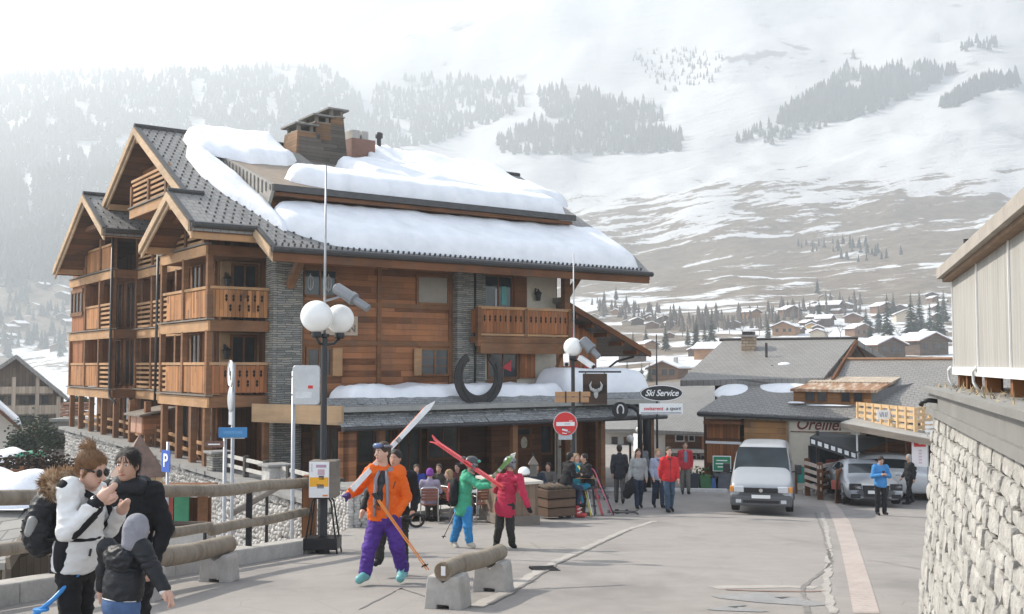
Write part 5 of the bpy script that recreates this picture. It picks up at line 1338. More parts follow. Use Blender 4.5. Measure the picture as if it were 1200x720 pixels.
for i, (x, lb_, c) in enumerate(((1.35,'black ski boots with red buckles under the left bar stool',(.05,.05,.05)),(1.75,'red and white ski boots under the tall table',(.5,.06,.06)))):
    t = thing('ski_boots', lb_, 'ski boots', (x,28.4,g(x,28.4)), .3+i)
    for s in (-.1,.1):
        bt = solid('boot', [('c',(s,.02,.10),(s,.0,.36),.07,.075),('c',(s,.02,.07),(s,-.19,.06),.06,.05)], M('boot_%d' % i, c, .4, .1), t, .02, .03)
        for z in (.14,.24): MB().tube([(s-.075,-.02,z),(s,-.085,z),(s+.075,-.02,z)], .012, 5).build('buckle', RSK if i == 0 else WHITE, bt)
# dark interior wall ornaments: pale picture and a menu board
t = thing('wall_picture', 'small pale framed picture on the dark wall of the servery', 'picture', (CH_A[0],CH_A[1],0), CH_R)
c = onw(615,519,-1.0); MB().box((c.x-.28,-.96,c.z-.3),(c.x+.28,-.905,c.z+.3)).build('frame', BEAMD, t); MB().ball((c.x,-.95,c.z),(.17,.03,.24),12,8).build('relief', M('pale_hide',(.5,.44,.35),.8,.4,8), t, smooth=True)
# ------------------------------------------------------------------ stone wall and clad shed at the right edge
WD = Vector((.292,.956,0)).normalized(); WE = Vector((4.08,10.6,0)); WN = Vector((-WD.y, WD.x, 0))     # far end, running direction, street side
def WP(s, out, z): p = WE - WD*s + WN*out; return Vector((p.x, p.y, z))
STON = M('pale_stone', (.365,.352,.328), .9, .40, 3.4, .8, bdist=.03)
t = thing('stone_wall', 'pale rough stone retaining wall under grey metal coping at the right edge', 'wall')
b = MB(); a = [WP(0,-.15,-1.6), WP(6.6,-.15,.5), WP(6.6,-2.2,.5), WP(0,-2.2,-1.6)]; zt = [1.10]*4
b.add([(p.x,p.y,-2.2) for p in a]+[(p.x,p.y,1.12) for p in a], FB); b.build('core', M('wall_mortar', (.36,.335,.30), .95, .3, 5, .6), t)
rg = random.Random(21); b = MB()
def stone(b, s0, s1, z0, z1, face):
    n = rg.randint(7, 9); c = ((s0+s1)/2, (z0+z1)/2); pts = []
    for k in range(n):
        a = 2*math.pi*(k+rg.uniform(-.25,.25))/n; ca, sa = math.cos(a), math.sin(a); q = 1/max(abs(ca), abs(sa))
        q = min(q, 1.36); pts.append((c[0]+ca*q*(s1-s0)/2*rg.uniform(.94,1.0), c[1]+sa*q*(z1-z0)/2*rg.uniform(.9,1.0)))
    dp = rg.uniform(.006,.028); rings = []
    bat = lambda z: .20*max(0,(1.1-z))/2.2
    for sc, d in ((1.0,-.1),(1.0,dp*.45),(.97,dp*.9),(.86,dp)):
        rings.append([face(c[0]+(x-c[0])*sc, -.13+bat(z)+d+rg.uniform(-.006,.006), c[1]+(z-c[1])*sc) for x, z in pts])
    o = len(b.v)
    for r_ in rings: b.v += [tuple(p) for p in r_]
    for i in range(3):
        for k in range(n): l = (k+1) % n; b.f.append((o+i*n+k, o+i*n+l, o+(i+1)*n+l, o+(i+1)*n+k))
    m_ = face(c[0], -.13+bat(c[1])+dp+rg.uniform(-.004,.008), c[1]); b.v.append(tuple(m_)); tt = len(b.v)-1
    for k in range(n): b.f.append((o+3*n+k, o+3*n+(k+1) % n, tt))
def course(face, L):
    z = -2.1
    while z < 1.08:
        h = rg.choice((.10,.13,.16,.20,.24)); s = -rg.uniform(0,.15)
        while s < L:
            w_ = h*rg.uniform(1.1,2.6)
            if h > .17 and rg.random() < .35:
                hh = h*rg.uniform(.4,.6); stone(b, s+.003, s+w_-.003, z+.003, z+hh-.005, face); stone(b, s+.003, s+w_-.003, z+hh+.003, min(z+h,1.1)-.005, face)
            else: stone(b, s+.003, s+w_-.003, z+.003, min(z+h,1.1)-.005, face)
            s += w_
        z += h
course(lambda s,o,z: WP(s,o,z), 6.4)
b.build('stones', STON, t, smooth=True, auto=35)
COP = M('coping_metal', (.285,.28,.265), .5, .14, 2.2, .06, .35)
b = MB()
for (o0,o1,z0,z1,e) in ((-.05,-2.2,1.12,1.19,.02),(-.075,-2.2,1.191,1.34,.0),(-.015,-2.2,1.341,1.385,.05)):
    b.add([WP(-e,o0,z0),WP(6.6,o0,z0),WP(6.6,o1,z0),WP(-e,o1,z0),WP(-e,o0,z1),WP(6.6,o0,z1),WP(6.6,o1,z1),WP(-e,o1,z1)],FB)
cp = b.build('coping', COP, t)
MB().tube([WP(.95,-.09,1.27),WP(.97,.0,1.28),WP(.95,.05,1.265),WP(.93,.065,1.23)], .022, 9).build('spout', BLK, t, smooth=True)
MB().box((0,0,0),(.01,.01,.01))
# dry grass tufts along the coping
DRY = M('dry_grass', (.42,.33,.20), .9, .35, 9, 0); b = MB()
for k in range(260):
    s = rg.uniform(0,6); o = -rg.uniform(.1,.55); p = WP(s,o,1.385); l = rg.uniform(.04,.11); d = Vector((rg.uniform(-1,1),rg.uniform(-1,1),rg.uniform(.1,1))).normalized()*l; sd = Vector((-d.y,d.x,0)).normalized()*.006
    b.add([p-sd,p+sd,p+d],[(0,1,2)])
o = b.build('dry_grass', DRY); tag(o, 'dry yellow grass and weeds lying along the metal coping', 'grass', kind='stuff')
# shed
CLAD = None
def clad():
    m, nt, b = newmat('ribbed_cladding', .7, 0, .3); co = nt.coord(); x, y, z = nt.sep(co); k = nt.math('ADD', nt.math('MULTIPLY', x, .292*9), nt.math('MULTIPLY', y, .956*9))
    w_ = nt.math('SINE', nt.math('MULTIPLY', k, 6.283)); n = nt.noise(nt.mapv(co,(1.5,1.5,.4)), 1.5, 5)
    st = nt.noise(nt.mapv(co,(6,6,.25)), 2, 4)
    nt.set(b.inputs['Base Color'], nt.ramp(nt.math('ADD', nt.math('MULTIPLY',n,.5), nt.math('MULTIPLY',st,.5)), [(.3,(.27,.262,.245)),(.55,(.37,.358,.335)),(.75,(.43,.415,.39))])); nt.set(b.inputs['Normal'], nt.bump(w_, .35, .012)); return m
CLAD = clad()
t = thing('clad_shed', 'grey ribbed-clad low shed with white frame and thick roof edge on the stone wall', 'shed')
def slabw(s0,s1,o0,o1,z0,z1): 
    return MB().add([WP(s0,o0,z0),WP(s1,o0,z0),WP(s1,o1,z0),WP(s0,o1,z0),WP(s0,o0,z1),WP(s1,o0,z1),WP(s1,o1,z1),WP(s0,o1,z1)],FB)
sh0 = .20; so = -.30
slabw(sh0,6.4,so,-2.1,1.585,2.44).build('cladding', CLAD, t)
slabw(sh0-.02,6.4,so+.02,so-.03,1.51,1.583).build('bottom_rail', WHITE, t); 
for s in (.21,2.07,3.74): slabw(s-.008,s+.008,so+.014,so+.002,1.585,2.42).build('joint_strip', WHITE, t)
slabw(.02,6.5,so+.13,-2.1,2.455,2.55).build('roof', M('roof_edge',(.33,.30,.265),.8,.2,3,.2), t)
slabw(.06,6.45,so+.08,-2.1,2.42,2.454).build('soffit', M('soffit_brown',(.22,.15,.10),.8,.25), t)
for s in (.3,.95,2.2,3.5): slabw(s,s+.12,so-.02,so-.14,1.385,1.51).build('support_block', DARKW, t)
for s, h in ((.05,.16),(2.0,.16)): MB().tube([WP(s+.18*0,so-.0,1.39),WP(s-.06,so+.03,1.46),WP(s,so+.04,1.55),WP(s+.12,so+.03,1.58)], .014, 6).build('hose', WHITE, t, smooth=True)
MB().lathe([(.015,0),(.015,.05),(.03,.055),(.03,.09)], WP(1.9,so+.05,2.55), 8).build('roof_vent', BLK, t)

# ------------------------------------------------------------------ broad grey-roofed chalet beyond the road
RCa = Vector((7.3,43,0)); RA = -math.atan2(.459,.888)
RCM = Matrix.Translation(RCa) @ Matrix.Rotation(RA,4,'Z')
RO = slate('grey_shingles', (.235,.225,.21), .25, .22, .28)
rc = thing('roadside_chalet', 'broad timber and cream house with large bare grey roofs beyond the parked cars', 'house', (RCa.x,RCa.y,-3.3), RA, zoff=True)
ZOFF[rc.name] = -3.3
def rpart(n, mb, mat, par=None, **k): return mb.build(n, mat, par or rc, **k)
def rcl(px, py, v):
    "picture point on the plane y=v of this house, local coordinates"
    inv = RCM.inverted(); o = inv @ Vector((0,0,CZ)); r = ray(px,py); q = inv.to_3x3() @ r; k = (v-o.y)/q.y; return o+q*k
def rroof(name, pts, t=.22, mat=RO):
    m = MB().slab(*pts, t); o = m.build(name, mat, rc); a,b_,c,d = [Vector(p) for p in pts]; uvsheet(o, b_-a, d-a, a); return o
e0, e1 = rcl(818,482,0), rcl(1120,497,0)
rd = rcl(975,422,6.2); zr = rd.z; ze = (e0.z+e1.z)/2-.0
rroof('front_roof', [(e0.x,-.0,e0.z),(e1.x+6,-.0,e1.z-.1),(e1.x+6,6.2,zr),(rcl(905,432,5.6).x,6.2,zr)])
rroof('back_roof', [(e1.x+6,12,ze),(e0.x+3,12,ze),(rcl(905,432,5.6).x,6.202,zr-.01),(e1.x+6,6.202,zr-.01)])
rpart('ridge_tiles', MB().tube([(rd.x-.3,6.2,zr+.03),(e1.x+6,6.2,zr+.03)],.09,6), M('ridge_rust',(.30,.17,.10),.8,.3))
rpart('gutter', MB().tube([(e0.x,-.1,e0.z-.1),(e1.x+6,-.1,e1.z-.2)],.08,6), GUTTER)
# higher roof behind
h0, h1 = rcl(848,399,9), rcl(1003,401,9); w0_ = rcl(797,446,3.0); w1_ = rcl(965,433,3.0)
rroof('upper_roof', [(w0_.x,3.0,w0_.z),(w1_.x,3.0,w0_.z+.15),(h1.x,9,h0.z),(h0.x+.0,9,h0.z)], .25)
rroof('upper_roof', [(h1.x,9.002,h0.z-.005),(rcl(1027,422,10.5).x+.3,13,rcl(1027,422,10.5).z),(h0.x,15,w0_.z),(h0.x,9.002,h0.z-.005)], .25)
rroof('upper_roof', [(w0_.x,15,w0_.z),(w0_.x,3.002,w0_.z-.01),(h0.x-.005,9,h0.z-.01),(h0.x-.005,9.01,h0.z-.01)], .25)
rpart('upper_ridge', MB().tube([(h0.x-.2,9,h0.z+.03),(h1.x+.1,9,h0.z+.03)],.08,6), GUTTER)
gx = h1.x-.9; rpart('upper_gable', MB().prism([(4,-3.3),(14,-3.3),(14,w0_.z+.6),(9,h0.z-.35),(4.2,w0_.z-.1)], ((gx,0,0),(0,1,0),(0,0,1)), -.2), M('gable_dark',(.13,.075,.045),.8,.3))
rpart('barge_board', MB().prism([(3.0,w0_.z+.12),(9,h0.z-.02),(9,h0.z-.30),(3.0,w0_.z-.16)], ((h1.x+.06,0,0),(0,1,0),(0,0,1)), -.08), BEAMD)
rpart('barge_board', MB().prism([(9,h0.z-.02),(13,rcl(1027,422,10.5).z),(13,rcl(1027,422,10.5).z-.28),(9,h0.z-.30)], ((h1.x+.06,0,0),(0,1,0),(0,0,1)), -.08), BEAMD)
# walls
RCW = M('cream_wall', (.62,.56,.46), .9, .1, 3, .15)
xa = rcl(832,560,1.4).x; xb = rcl(880,560,1.4).x; xc = rcl(931,560,1.4).x; xd = rcl(1015,560,1.4).x
rpart('timber_wall', MB().box((xa,1.4,-3.3),(xb,12,ze+.25)), wood('chalet_dark',(.12,.055,.028),'h',.16,.4,.08))
rpart('plank_wall', MB().box((xb+.002,.42,-3.3),(xc,12,ze+.02)), wood('chalet_orange',(.40,.21,.085),'z',.22,.35,.05))
rpart('cream_wall', MB().box((xc+.002,.22,-3.3),(xd,12,ze-.06)), RCW)
rpart('far_wall', MB().box((xd+.002,1.6,-3.3),(e1.x+6,12,ze+.3)), DARKH)
rpart('upper_wall', MB().box((w0_.x+1.2,4.2,-3.3),(xb+1,13,w0_.z-.1)), wood('chalet_dark',(.12,.055,.028)))
rpart('corner_post', MB().box((xa-.12,1.0,-3.3),(xa+.1,1.38,ze)), BEAMD); 
for z in (-2.0,-1.0):
    bl = rpart('balcony', MB().box((xa+.15,.6,z-.5),(xa+1.5,1.39,z-.38)), BEAMD); MB().box((xa+.15,.55,z-.36),(xa+1.5,.6,z+.42)).build('boards', LARCHR, bl); MB().box((xa+.1,.5,z+.42),(xa+1.55,.66,z+.52)).build('snow_cap_rail', WHITE, bl)
for (x0,x1,z0,z1) in ((xa+1.9,xa+2.5,-2.2,-1.0),(xb-.8,xb-.2,-1.3,-.5)):
    f = rpart('window', MB().box((x0-.06,1.32,z0-.06),(x1+.06,1.398,z1+.06)), BEAM); MB().box((x0,1.29,z0),(x1,1.318,z1)).build('pane', GLASS, f)
rpart('green_door', MB().box((xa+1.9,1.30,-3.2),(xa+2.6,1.39,-2.3)), M('green_door',(.04,.14,.08),.6,.2))
lt = rcl(968,497.5,.2); LB = M('oxblood_letter',(.16,.035,.03),.6,.1)
sg = rpart('house_sign', MB().box((xc+.15,.17,lt.z-.32),(xc+2.4,.215,lt.z-.29)), BEAMD)
lettering('lettering', 'Oreiller', .60, LB, sg, (xc+1.25,.205,lt.z-.03), (math.pi/2,0,0), bold=True, shear=.3, sx=.95)
rpart('drain_pipe', MB().tube([(xc+.02,.14,ze-.1),(xc+.02,.14,-3.2)],.05,6), M('rusty_pipe',(.3,.18,.1)))
rpart('eave_soffit', MB().box((e0.x+.2,.05,ze-.38),(xb,1.5,ze-.24)), BEAMD)
# snow left on the roof
for (px,py,rx,ry,lb) in ((858,459,.75,.9,'small round snow patch left on the lower left of the grey roof'),(921,454,1.2,1.0,'larger round snow patch on the grey roof beside the rusty dormer')):
    v = 2.2; p = rcl(px,py,v)
    for _ in range(8): v = 6.2*(p.z-ze)/(zr-ze); p = rcl(px,py,v)
    sl = math.atan((zr-ze)/6.2); sm = MB().ball((0,0,0),(rx,ry,.16),20,10)
    o = sm.build('snow_patch', SNOW, smooth=True); o.matrix_world = RCM @ Matrix.Translation(p) @ Matrix.Rotation(sl,4,'X'); tag(o, lb, 'snow', kind='stuff')
# chimney, cowl, pipe
c = rcl(877,400,7.4); chn = rpart('chimney', MB().box((c.x-.28,7.2,c.z-.9),(c.x+.28,7.8,c.z+.2)), stonewall('chimney_brick',(.35,.26,.18),(.48,.38,.28),.5,.14))
MB().box((c.x-.34,7.1,c.z+.2),(c.x+.34,7.9,c.z+.28)).build('cap', CONC, chn); MB().box((c.x-.24,7.25,c.z+.28),(c.x+.24,7.75,c.z+.45)).build('cowl', GUTTER, chn)
c = rcl(919,431,5.2); rpart('vent_cowl', MB().box((c.x-.28,5,c.z-.5),(c.x+.28,5.5,c.z+.1)), METAL); rpart('cowl_snow', MB().ball((c.x,5.25,c.z+.12),(.3,.3,.12),12,8), SNOW)
for px,py in ((898,406),(905,432)): c = rcl(px,py,6.3 if py < 420 else 5.0); rpart('vent_pipe', MB().tube([(c.x,c.y,c.z-.5),(c.x,c.y,c.z+.15)],.06,6), GUTTER)
# dormer with the rusty roof
v = 1.15; d0, d1 = rcl(930,473,v), rcl(1021,473,v); dt = rcl(930,457,v).z
rpart('dormer_wall', MB().box((d0.x,v,d0.z-.4),(d1.x,v+3.2,dt)), wood('dormer_boards',(.26,.13,.055),'z',.2,.4,.05))
for k in (.16,.32,.62,.78):
    x = d0.x+(d1.x-d0.x)*k; f = rpart('dormer_window', MB().box((x,v-.05,d0.z+.08),(x+.36,v-.002,d0.z+.52)), BEAMD); MB().box((x+.04,v-.07,d0.z+.12),(x+.32,v-.051,d0.z+.48)).build('pane', GLASS, f)
RUST = None
def rust():
    m, nt, b = newmat('rusted_sheet', .8, 0, .3); co = nt.coord(); n = nt.noise(nt.mapv(co,(3,.5,.5)), 1.4, 6, .7); nt.set(b.inputs['Base Color'], nt.ramp(n, [(.32,(.20,.10,.055)),(.5,(.33,.19,.11)),(.62,(.50,.44,.36))])); nt.set(b.inputs['Normal'], nt.bump(n,.3,.02)); return m
RUST = rust()
ru, rv = rcl(926,456,v-.3), rcl(1027,459,v-.3); tu, tv = rcl(966,443,v+2.9), rcl(1054,447,v+2.9)
rroof('dormer_roof', [(ru.x,v-.3,ru.z),(rv.x,v-.3,ru.z-.02),(tv.x,v+2.9,tu.z),(tu.x,v+2.9,tu.z)], .1, RUST)
b = MB()
for k in range(22):
    q = k/21; a, c = Vector((ru.x,v-.3,ru.z)).lerp(Vector((rv.x,v-.3,ru.z-.02)),q), Vector((tu.x,v+2.9,tu.z)).lerp(Vector((tv.x,v+2.9,tu.z)),q)
    b.bar(a.lerp(c,.55)+Vector((0,0,.03)), c+Vector((0,0,.03)), .12, .05)
rpart('standing_seams', b, M('seam_pale',(.50,.42,.33),.8,.3,3))
rpart('dormer_cheek', MB().add([(d1.x,v,d0.z-.4),(d1.x,v,dt),(d1.x+1.7,v+2.9,tu.z-.1),(d1.x+1.7,v+2.9,d0.z),(d1.x,v+3.2,dt),(d1.x,v+3.2,d0.z-.4)],[(0,1,2,3),(1,4,2),(0,3,5),(4,5,3,2)]), M('cheek_grey',(.14,.14,.14),.7,.2))
rpart('dormer_snow', MB().ball((d0.x+.15,v-.25,d0.z+.04),(.35,.12,.05),10,6).ball((d0.x+1.4,v-.22,d0.z-.05),(.9,.12,.04),10,6), SNOW)
# the café front: flat roof, timber railing, awning
ca = thing('cafe_front', 'café porch with grey flat roof and dark glazing right of the cream wall', 'café', (0,0,0))
dA = 37.6
def qp(px,py,d=dA): return P(px,py,d)
a,b_,c,d_ = qp(985,495,37.2), qp(1093,515,34.8), qp(1100,503,38.5), qp(1012,487,40.5)
FL = M('flat_roof_grey',(.36,.345,.315),.85,.2,2,.2)
ra = MB().slab(a,b_,c,d_,.16).build('flat_roof', FL, ca); MB().bar(a-Vector((0,.05,.12)),b_-Vector((0,.05,.12)),.06,.2).build('roof_edge', GREYW, ca)
MB().slab(qp(1005,520,40.5),qp(1100,520,38.5),qp(1100,585,38.5),qp(1005,585,40.5),Vector((0,.1,0))).build('back_wall', DARKH, ca)
for px in (1024,1046,1075): MB().box((qp(px,540,40).x-.04,38.6,-3.1),(qp(px,540,40).x+.04,38.7,qp(px,512,38.6).z)).build('mullion', BEAMD, ca)
for px,py in ((1040,545),(1068,520),(1008,540)): MB().ball(qp(px,py,38.9),.12,10,8).build('hanging_lamp', M('red_shade',(.4,.08,.05),.6,.1), ca)
RAILW = M('fresh_timber', (.62,.43,.24), .75, .25, 4, .2)
fa, fb, fc = P(1006,497,39.2), P(1073,505,36.6), P(1090,502,38.6)
tr = thing('terrace_railing', 'fresh light timber railing with a small white board on the café roof', 'railing')
for (p, q, n) in ((fa,fb,8),(fb,fc,3)):
    for k in range(0 if n == 8 else 1, n):
        w_ = p.lerp(q,k/(n-1)); MB().box((w_.x-.06,w_.y-.06,w_.z-.1),(w_.x+.06,w_.y+.06,w_.z+.80)).build('post', RAILW, tr)
    for h in (.10,.32,.54,.74): MB().bar(p+Vector((0,-.07,h)), q+Vector((0,-.07,h)), .04, .12).build('rail', RAILW, tr)
wb = P(1035,486,37.7); bd = MB().box((wb.x-.24,wb.y-.06,wb.z-.16),(wb.x+.24,wb.y-.03,wb.z+.16)).build('board', WHITE, tr)
for k_, (x_, h_) in enumerate(((-.13,.09),(-.07,.11),(-.02,.10),(.05,.10),(.11,.11))): MB().obox((wb.x+x_,wb.y-.064,wb.z),(.022,.006,h_*1.6),0,0,(-.12,.1,-.1,.0,.1)[k_]).build('pen_stroke', M('sign_black',(.12,.13,.2)), bd)
for k in range(4): MB().box((P(1079,0,36).x+.0,36.4,P(1079,497+5*k,36.4).z),(P(1100,0,36).x,36.45,P(1079,494+5*k,36.4).z)).build('white_rail', WHITE, ca)
# awning
aw = thing('awning', 'dark grey fabric awning with a white patterned valance in front of the café', 'awning')
p0,p1,p2,p3 = P(960,506,39.6), P(1050,514,38.9), P(1004,530,37.2), P(949,512,38.0)
AWN = M('awning_fabric',(.055,.058,.06),.9,.15,5,.1)
MB().slab(p3,p2,p1,p0,.03).build('canvas', AWN, aw)
v_ = MB().slab(p3-Vector((0,.02,0)),p2-Vector((0,.02,0)),p2-Vector((0,.02,.30)),p3-Vector((0,.02,.30)),Vector((0,.02,0))).build('valance', AWN, aw)
for k in range(7):
    a = p3.lerp(p2,(k+.15)/7)-Vector((0,.045,.07)); e = p3.lerp(p2,(k+.75)/7)-Vector((0,.045,.07)); MB().slab(a,e,e-Vector((0,0,.15)),a-Vector((0,0,.15)),Vector((0,.01,0))).build('white_motif', WHITE, v_)
for p in (p2,): MB().tube([(p.x+.05,p.y+.1,g(p.x,p.y)),(p.x+.05,p.y+.1,p.z+.7)],.035,8).build('post', WHITE, aw)
for p in (P(958,515,38.5),): MB().box((p.x-.05,p.y-.05,-3.2),(p.x+.05,p.y+.05,p.z+.3)).build('side_post', BLK, aw)
gl_ = thing('shop_window', 'dark glazed shop window with white frame and red display under the awning', 'shop window')
p = P(980,536,39.0); MB().box((p.x-1.0,39.0,-3.0),(p.x+.95,39.1,-1.35)).build('frame', BLK, gl_); MB().box((p.x-.92,38.96,-2.95),(p.x+.2,38.995,-1.45)).build('pane', GLASS, gl_); MB().box((p.x+.3,38.95,-2.9),(p.x+.85,38.995,-1.5)).build('white_panel', WHITE, gl_); MB().box((p.x-.4,38.94,-2.05),(p.x+.2,38.958,-1.85)).build('red_display', M('red_panel',(.3,.06,.05)), gl_)
# small fence, turquoise screen and rubble base, sandwich board, flag
sf = thing('small_fence', 'little brown post-and-rail fence with snow-white rail ends in front of the turquoise screen', 'fence')
f0,f1,f2 = P(946,562,38.3), P(961,568,36.6), P(987,552,38.6)
for (p,q,n) in ((f0,f1,2),(f1,f2,2)):
    for k in range(0 if p is f0 else 1, n): w_ = p.lerp(q,k/(n-1)); MB().box((w_.x-.08,w_.y-.08,g(w_.x,w_.y)),(w_.x+.08,w_.y+.08,-1.75)).build('post', BEAMD, sf)
    for h in (-2.65,-2.4,-2.15,-1.9): MB().bar((p.x-.1,p.y-.1,h),(q.x,q.y-.1,h),.05,.12).build('rail', BEAMD if (p is f1) and h < -2 else M('rail_pale',(.5,.42,.36)), sf)
ts = thing('turquoise_screen', 'turquoise fabric screen behind the little brown fence', 'screen'); p = P(932,551,39.2); q = P(983,551,39.2)
MB().box((p.x,39.1,-2.72),(q.x,39.14,-2.12)).build('cloth', M('turquoise_cloth',(.06,.36,.30),.7,.12,4), ts)
for x in (p.x,q.x): MB().box((x-.03,39.05,-3.1),(x+.03,39.18,-2.05)).build('post', BEAMD, ts)
t = thing('rubble_plinth', 'low rubble stone plinth under the turquoise screen', 'plinth'); b = MB(); b.box((P(944,570,38.9).x,38.95,-3.3),(q.x,39.05,-2.75)); b.build('core', M('mortar',(.2,.2,.2)), t); b = MB()
for k in range(90): b.ball((rg.uniform(P(944,570,38.9).x,q.x),38.93,rg.uniform(-3.2,-2.78)),(.13,.08,.08),7,5)
b.build('stones', COB, t, smooth=True)
t = thing('sandwich_board', 'brown wooden sandwich board standing at the road corner beside the parked silver car', 'board', (P(984,600,35.6).x,35.6,g(10.9,35.6)), -.6)
for s in (-1,1): MB().bar((0,s*.22,0),(0,s*.03,1.1),.5,.03,(1,0,0)).build('panel', BEAM, t)
MB().box((-.2,-.20,.45),(.2,-.17,.75)).build('paper', M('poster_red',(.45,.12,.1)), t)
p = P(1078,528,35.5); t = thing('flag_banner', 'white vertical banner with a red emblem field beside the café', 'banner', (p.x,35.5,g(p.x,35.5)), 0)
zz = g(p.x,35.5); z1 = P(1078,511,35.5).z-zz; z0 = P(1078,547,35.5).z-zz
MB().tube([(.27,.02,0),(.27,.02,z1+.1)],.025,7).build('pole', POLE, t)
MB().box((-.27,-.01,z0),(.25,.01,z1)).build('cloth', M('banner_white',(.80,.76,.76),.8,.06), t)
MB().box((-.20,-.016,z1-.36),(.20,-.0105,z1-.06)).build('red_field', RED, t); MB().lathe([(.09,0),(.09,.006)],(0,-.017,z1-.2),14,Matrix.Rotation(math.pi/2,3,'X')).build('emblem', M('emblem_pale',(.75,.35,.3)), t)
for k_ in range(5): MB().box((-.05,-.015,z0+.10+.10*k_),(.06,-.0105,z0+.16+.10*k_)).build('faint_mark', M('faint_pink',(.62,.48,.50)), t)

# ------------------------------------------------------------------ buildings down the street in the middle
b2_ = thing('grey_roof_house', 'brown house with white-framed windows under a wide grey roof down the street', 'house', (0,0,0))
D2 = 62
def q2(px,py,d=D2): return P(px,py,d)
a,c,e,f = q2(738,503), q2(835,507), q2(838,455,D2+9), q2(745,455,D2+9)
o = MB().slab(a,c,e,f,.25).build('roof', RO, b2_); uvsheet(o,(1,0,0),(0,.9,.4))
MB().box((q2(778,0).x,D2+.8,-5),(q2(840,0).x,D2+8,q2(790,507).z)).build('timber_wall', wood('far_brown',(.21,.115,.07),'z',.25,.3,.05), b2_)
MB().box((q2(757,0).x,D2+.7,-5),(q2(777.5,0).x,D2+8,q2(790,505).z)).build('white_wall', M('far_white',(.72,.70,.66),.9,.06), b2_)
for x0,x1,y0,y1 in ((789,800,509,519),(804,812,510,519),(805,814,534,542),(818,826,534,542),(786,796,534,542)):
    fr = MB().box((q2(x0,0).x,D2+.72,q2(0,y1).z),(q2(x1,0).x,D2+.795,q2(0,y0).z)).build('window', WHITE, b2_); MB().box((q2(x0+1.5,0).x,D2+.69,q2(0,y1-1.5).z),(q2(x1-1.5,0).x,D2+.715,q2(0,y0+1.5).z)).build('pane', GLASS, fr)
bl = MB().box((q2(778,0).x,D2-.2,q2(0,531).z),(q2(838,0).x,D2+.79,q2(0,527).z)).build('balcony', M('pale_rail',(.5,.5,.45)), b2_)
MB().box((q2(818,0).x,D2-.1,q2(0,527).z),(q2(832,0).x,D2+.6,q2(0,512).z)).build('balcony_front', LARCHR, b2_)
h3 = thing('rear_house', 'pale rendered house with a broad grey roof behind the round horseshoe sign', 'house', (0,0,0)); D3 = 78
MB().box((P(706,0,D3).x,D3,-7),(P(757,0,D3).x,D3+8,P(0,500,D3).z)).build('wall', M('pale_render',(.56,.54,.50),.9,.1), h3)
o = MB().slab(P(700,503,D3-1),P(772,503,D3-1),P(790,470,D3+9),P(720,470,D3+9),.25).build('roof', RO, h3); uvsheet(o,(1,0,0),(0,.9,.4))
for x in (714,728,742): fr = MB().box((P(x,0,D3).x,D3-.06,P(0,524,D3).z),(P(x+7,0,D3).x,D3-.002,P(0,512,D3).z)).build('window', BEAMD, h3); MB().box((P(x+1,0,D3).x,D3-.09,P(0,523,D3).z),(P(x+6,0,D3).x,D3-.061,P(0,513,D3).z)).build('pane', GLASS, fr)
h4 = thing('upper_house', 'grey-roofed house with a dark gable behind the ski shop sign', 'house', (0,0,0)); D4 = 95
o = MB().slab(P(742,500,D4),P(838,492,D4),P(842,448,D4+12),P(770,448,D4+12),.3).build('roof', RO, h4); uvsheet(o,(1,0,0),(0,.9,.4))
MB().box((P(760,0,D4).x,D4+1,-8),(P(836,0,D4).x,D4+10,P(0,494,D4).z)).build('wall', M('far_wood',(.2,.14,.1),.9,.2), h4)
MB().box((P(787,0,D4).x,D4-.1,P(0,476,D4).z),(P(830,0,D4).x,D4+3,P(0,474,D4).z)).build('eave_line', BEAMD, h4)
# green shop board
q = P(846,543.5,40.2); t = thing('green_board', 'green notice board with white lettering on the dark house left of the van', 'notice board', q, -.2)
MB().box((-.34,-.03,-.29),(.34,.03,.29)).build('frame', WHITE, t); gb = MB().box((-.31,-.045,-.26),(.31,-.031,.26)).build('green_panel', M('board_green',(.02,.22,.10),.5,.1), t)
for k, wd in enumerate((.4,.46,.32)): MB().box((-wd/2,-.05,.10-.12*k),(wd/2,-.0455,.14-.12*k)).build('white_line', WHITE, gb)
# planters and bins at the corner
for i, (px,w_,h,c,lb) in enumerate(((808,.7,.55,(.035,.04,.05),'dark blue planter box at the street corner left of the green one'),(826,.45,.5,(.05,.16,.06),'green planter box at the street corner'),(836,.3,.42,(.06,.14,.32),'small blue bin between the green and the grey planters'),(846,.6,.6,(.12,.13,.15),'grey planter box at the corner nearest the van'))):
    q = P(px,572,40.6); zz = g(q.x,40.6); t = thing('planter_box' if i != 2 else 'bin', lb, 'planter' if i != 2 else 'bin', (q.x,40.6,zz))
    MB().add(frustum(-w_/2*.85,w_/2*.85,0,-w_/2,w_/2,h,-.22,.22),FB).build('box', M('planter_%d' % i, c, .6, .2), t)
    b = MB()
    if i != 2:
        for k in range(40): p = Vector((rg.uniform(-w_/2,w_/2),rg.uniform(-.2,.2),h+rg.uniform(0,.25))); b.obox(p,(.07,.07,.02),rg.random()*6,rg.random()*3)
        b.build('leaves', leafmat('planter_leaf_%d' % i,(.03,.06,.02),(.1,.14,.05)), t)
    else: MB().box((-w_/2-.02,-.23,h),(w_/2+.02,.23,h+.05)).build('lid', BLK, t)
# low kerb at the corner
b = MB(); q0, q1_ = G(690,575.5), G(852,577.5); b.bar(q0+Vector((0,.0,.06)),q1_+Vector((0,0,.06)),.25,.14); b.build('corner_kerb', M('kerb_pale',(.55,.54,.52)), kind='structure')
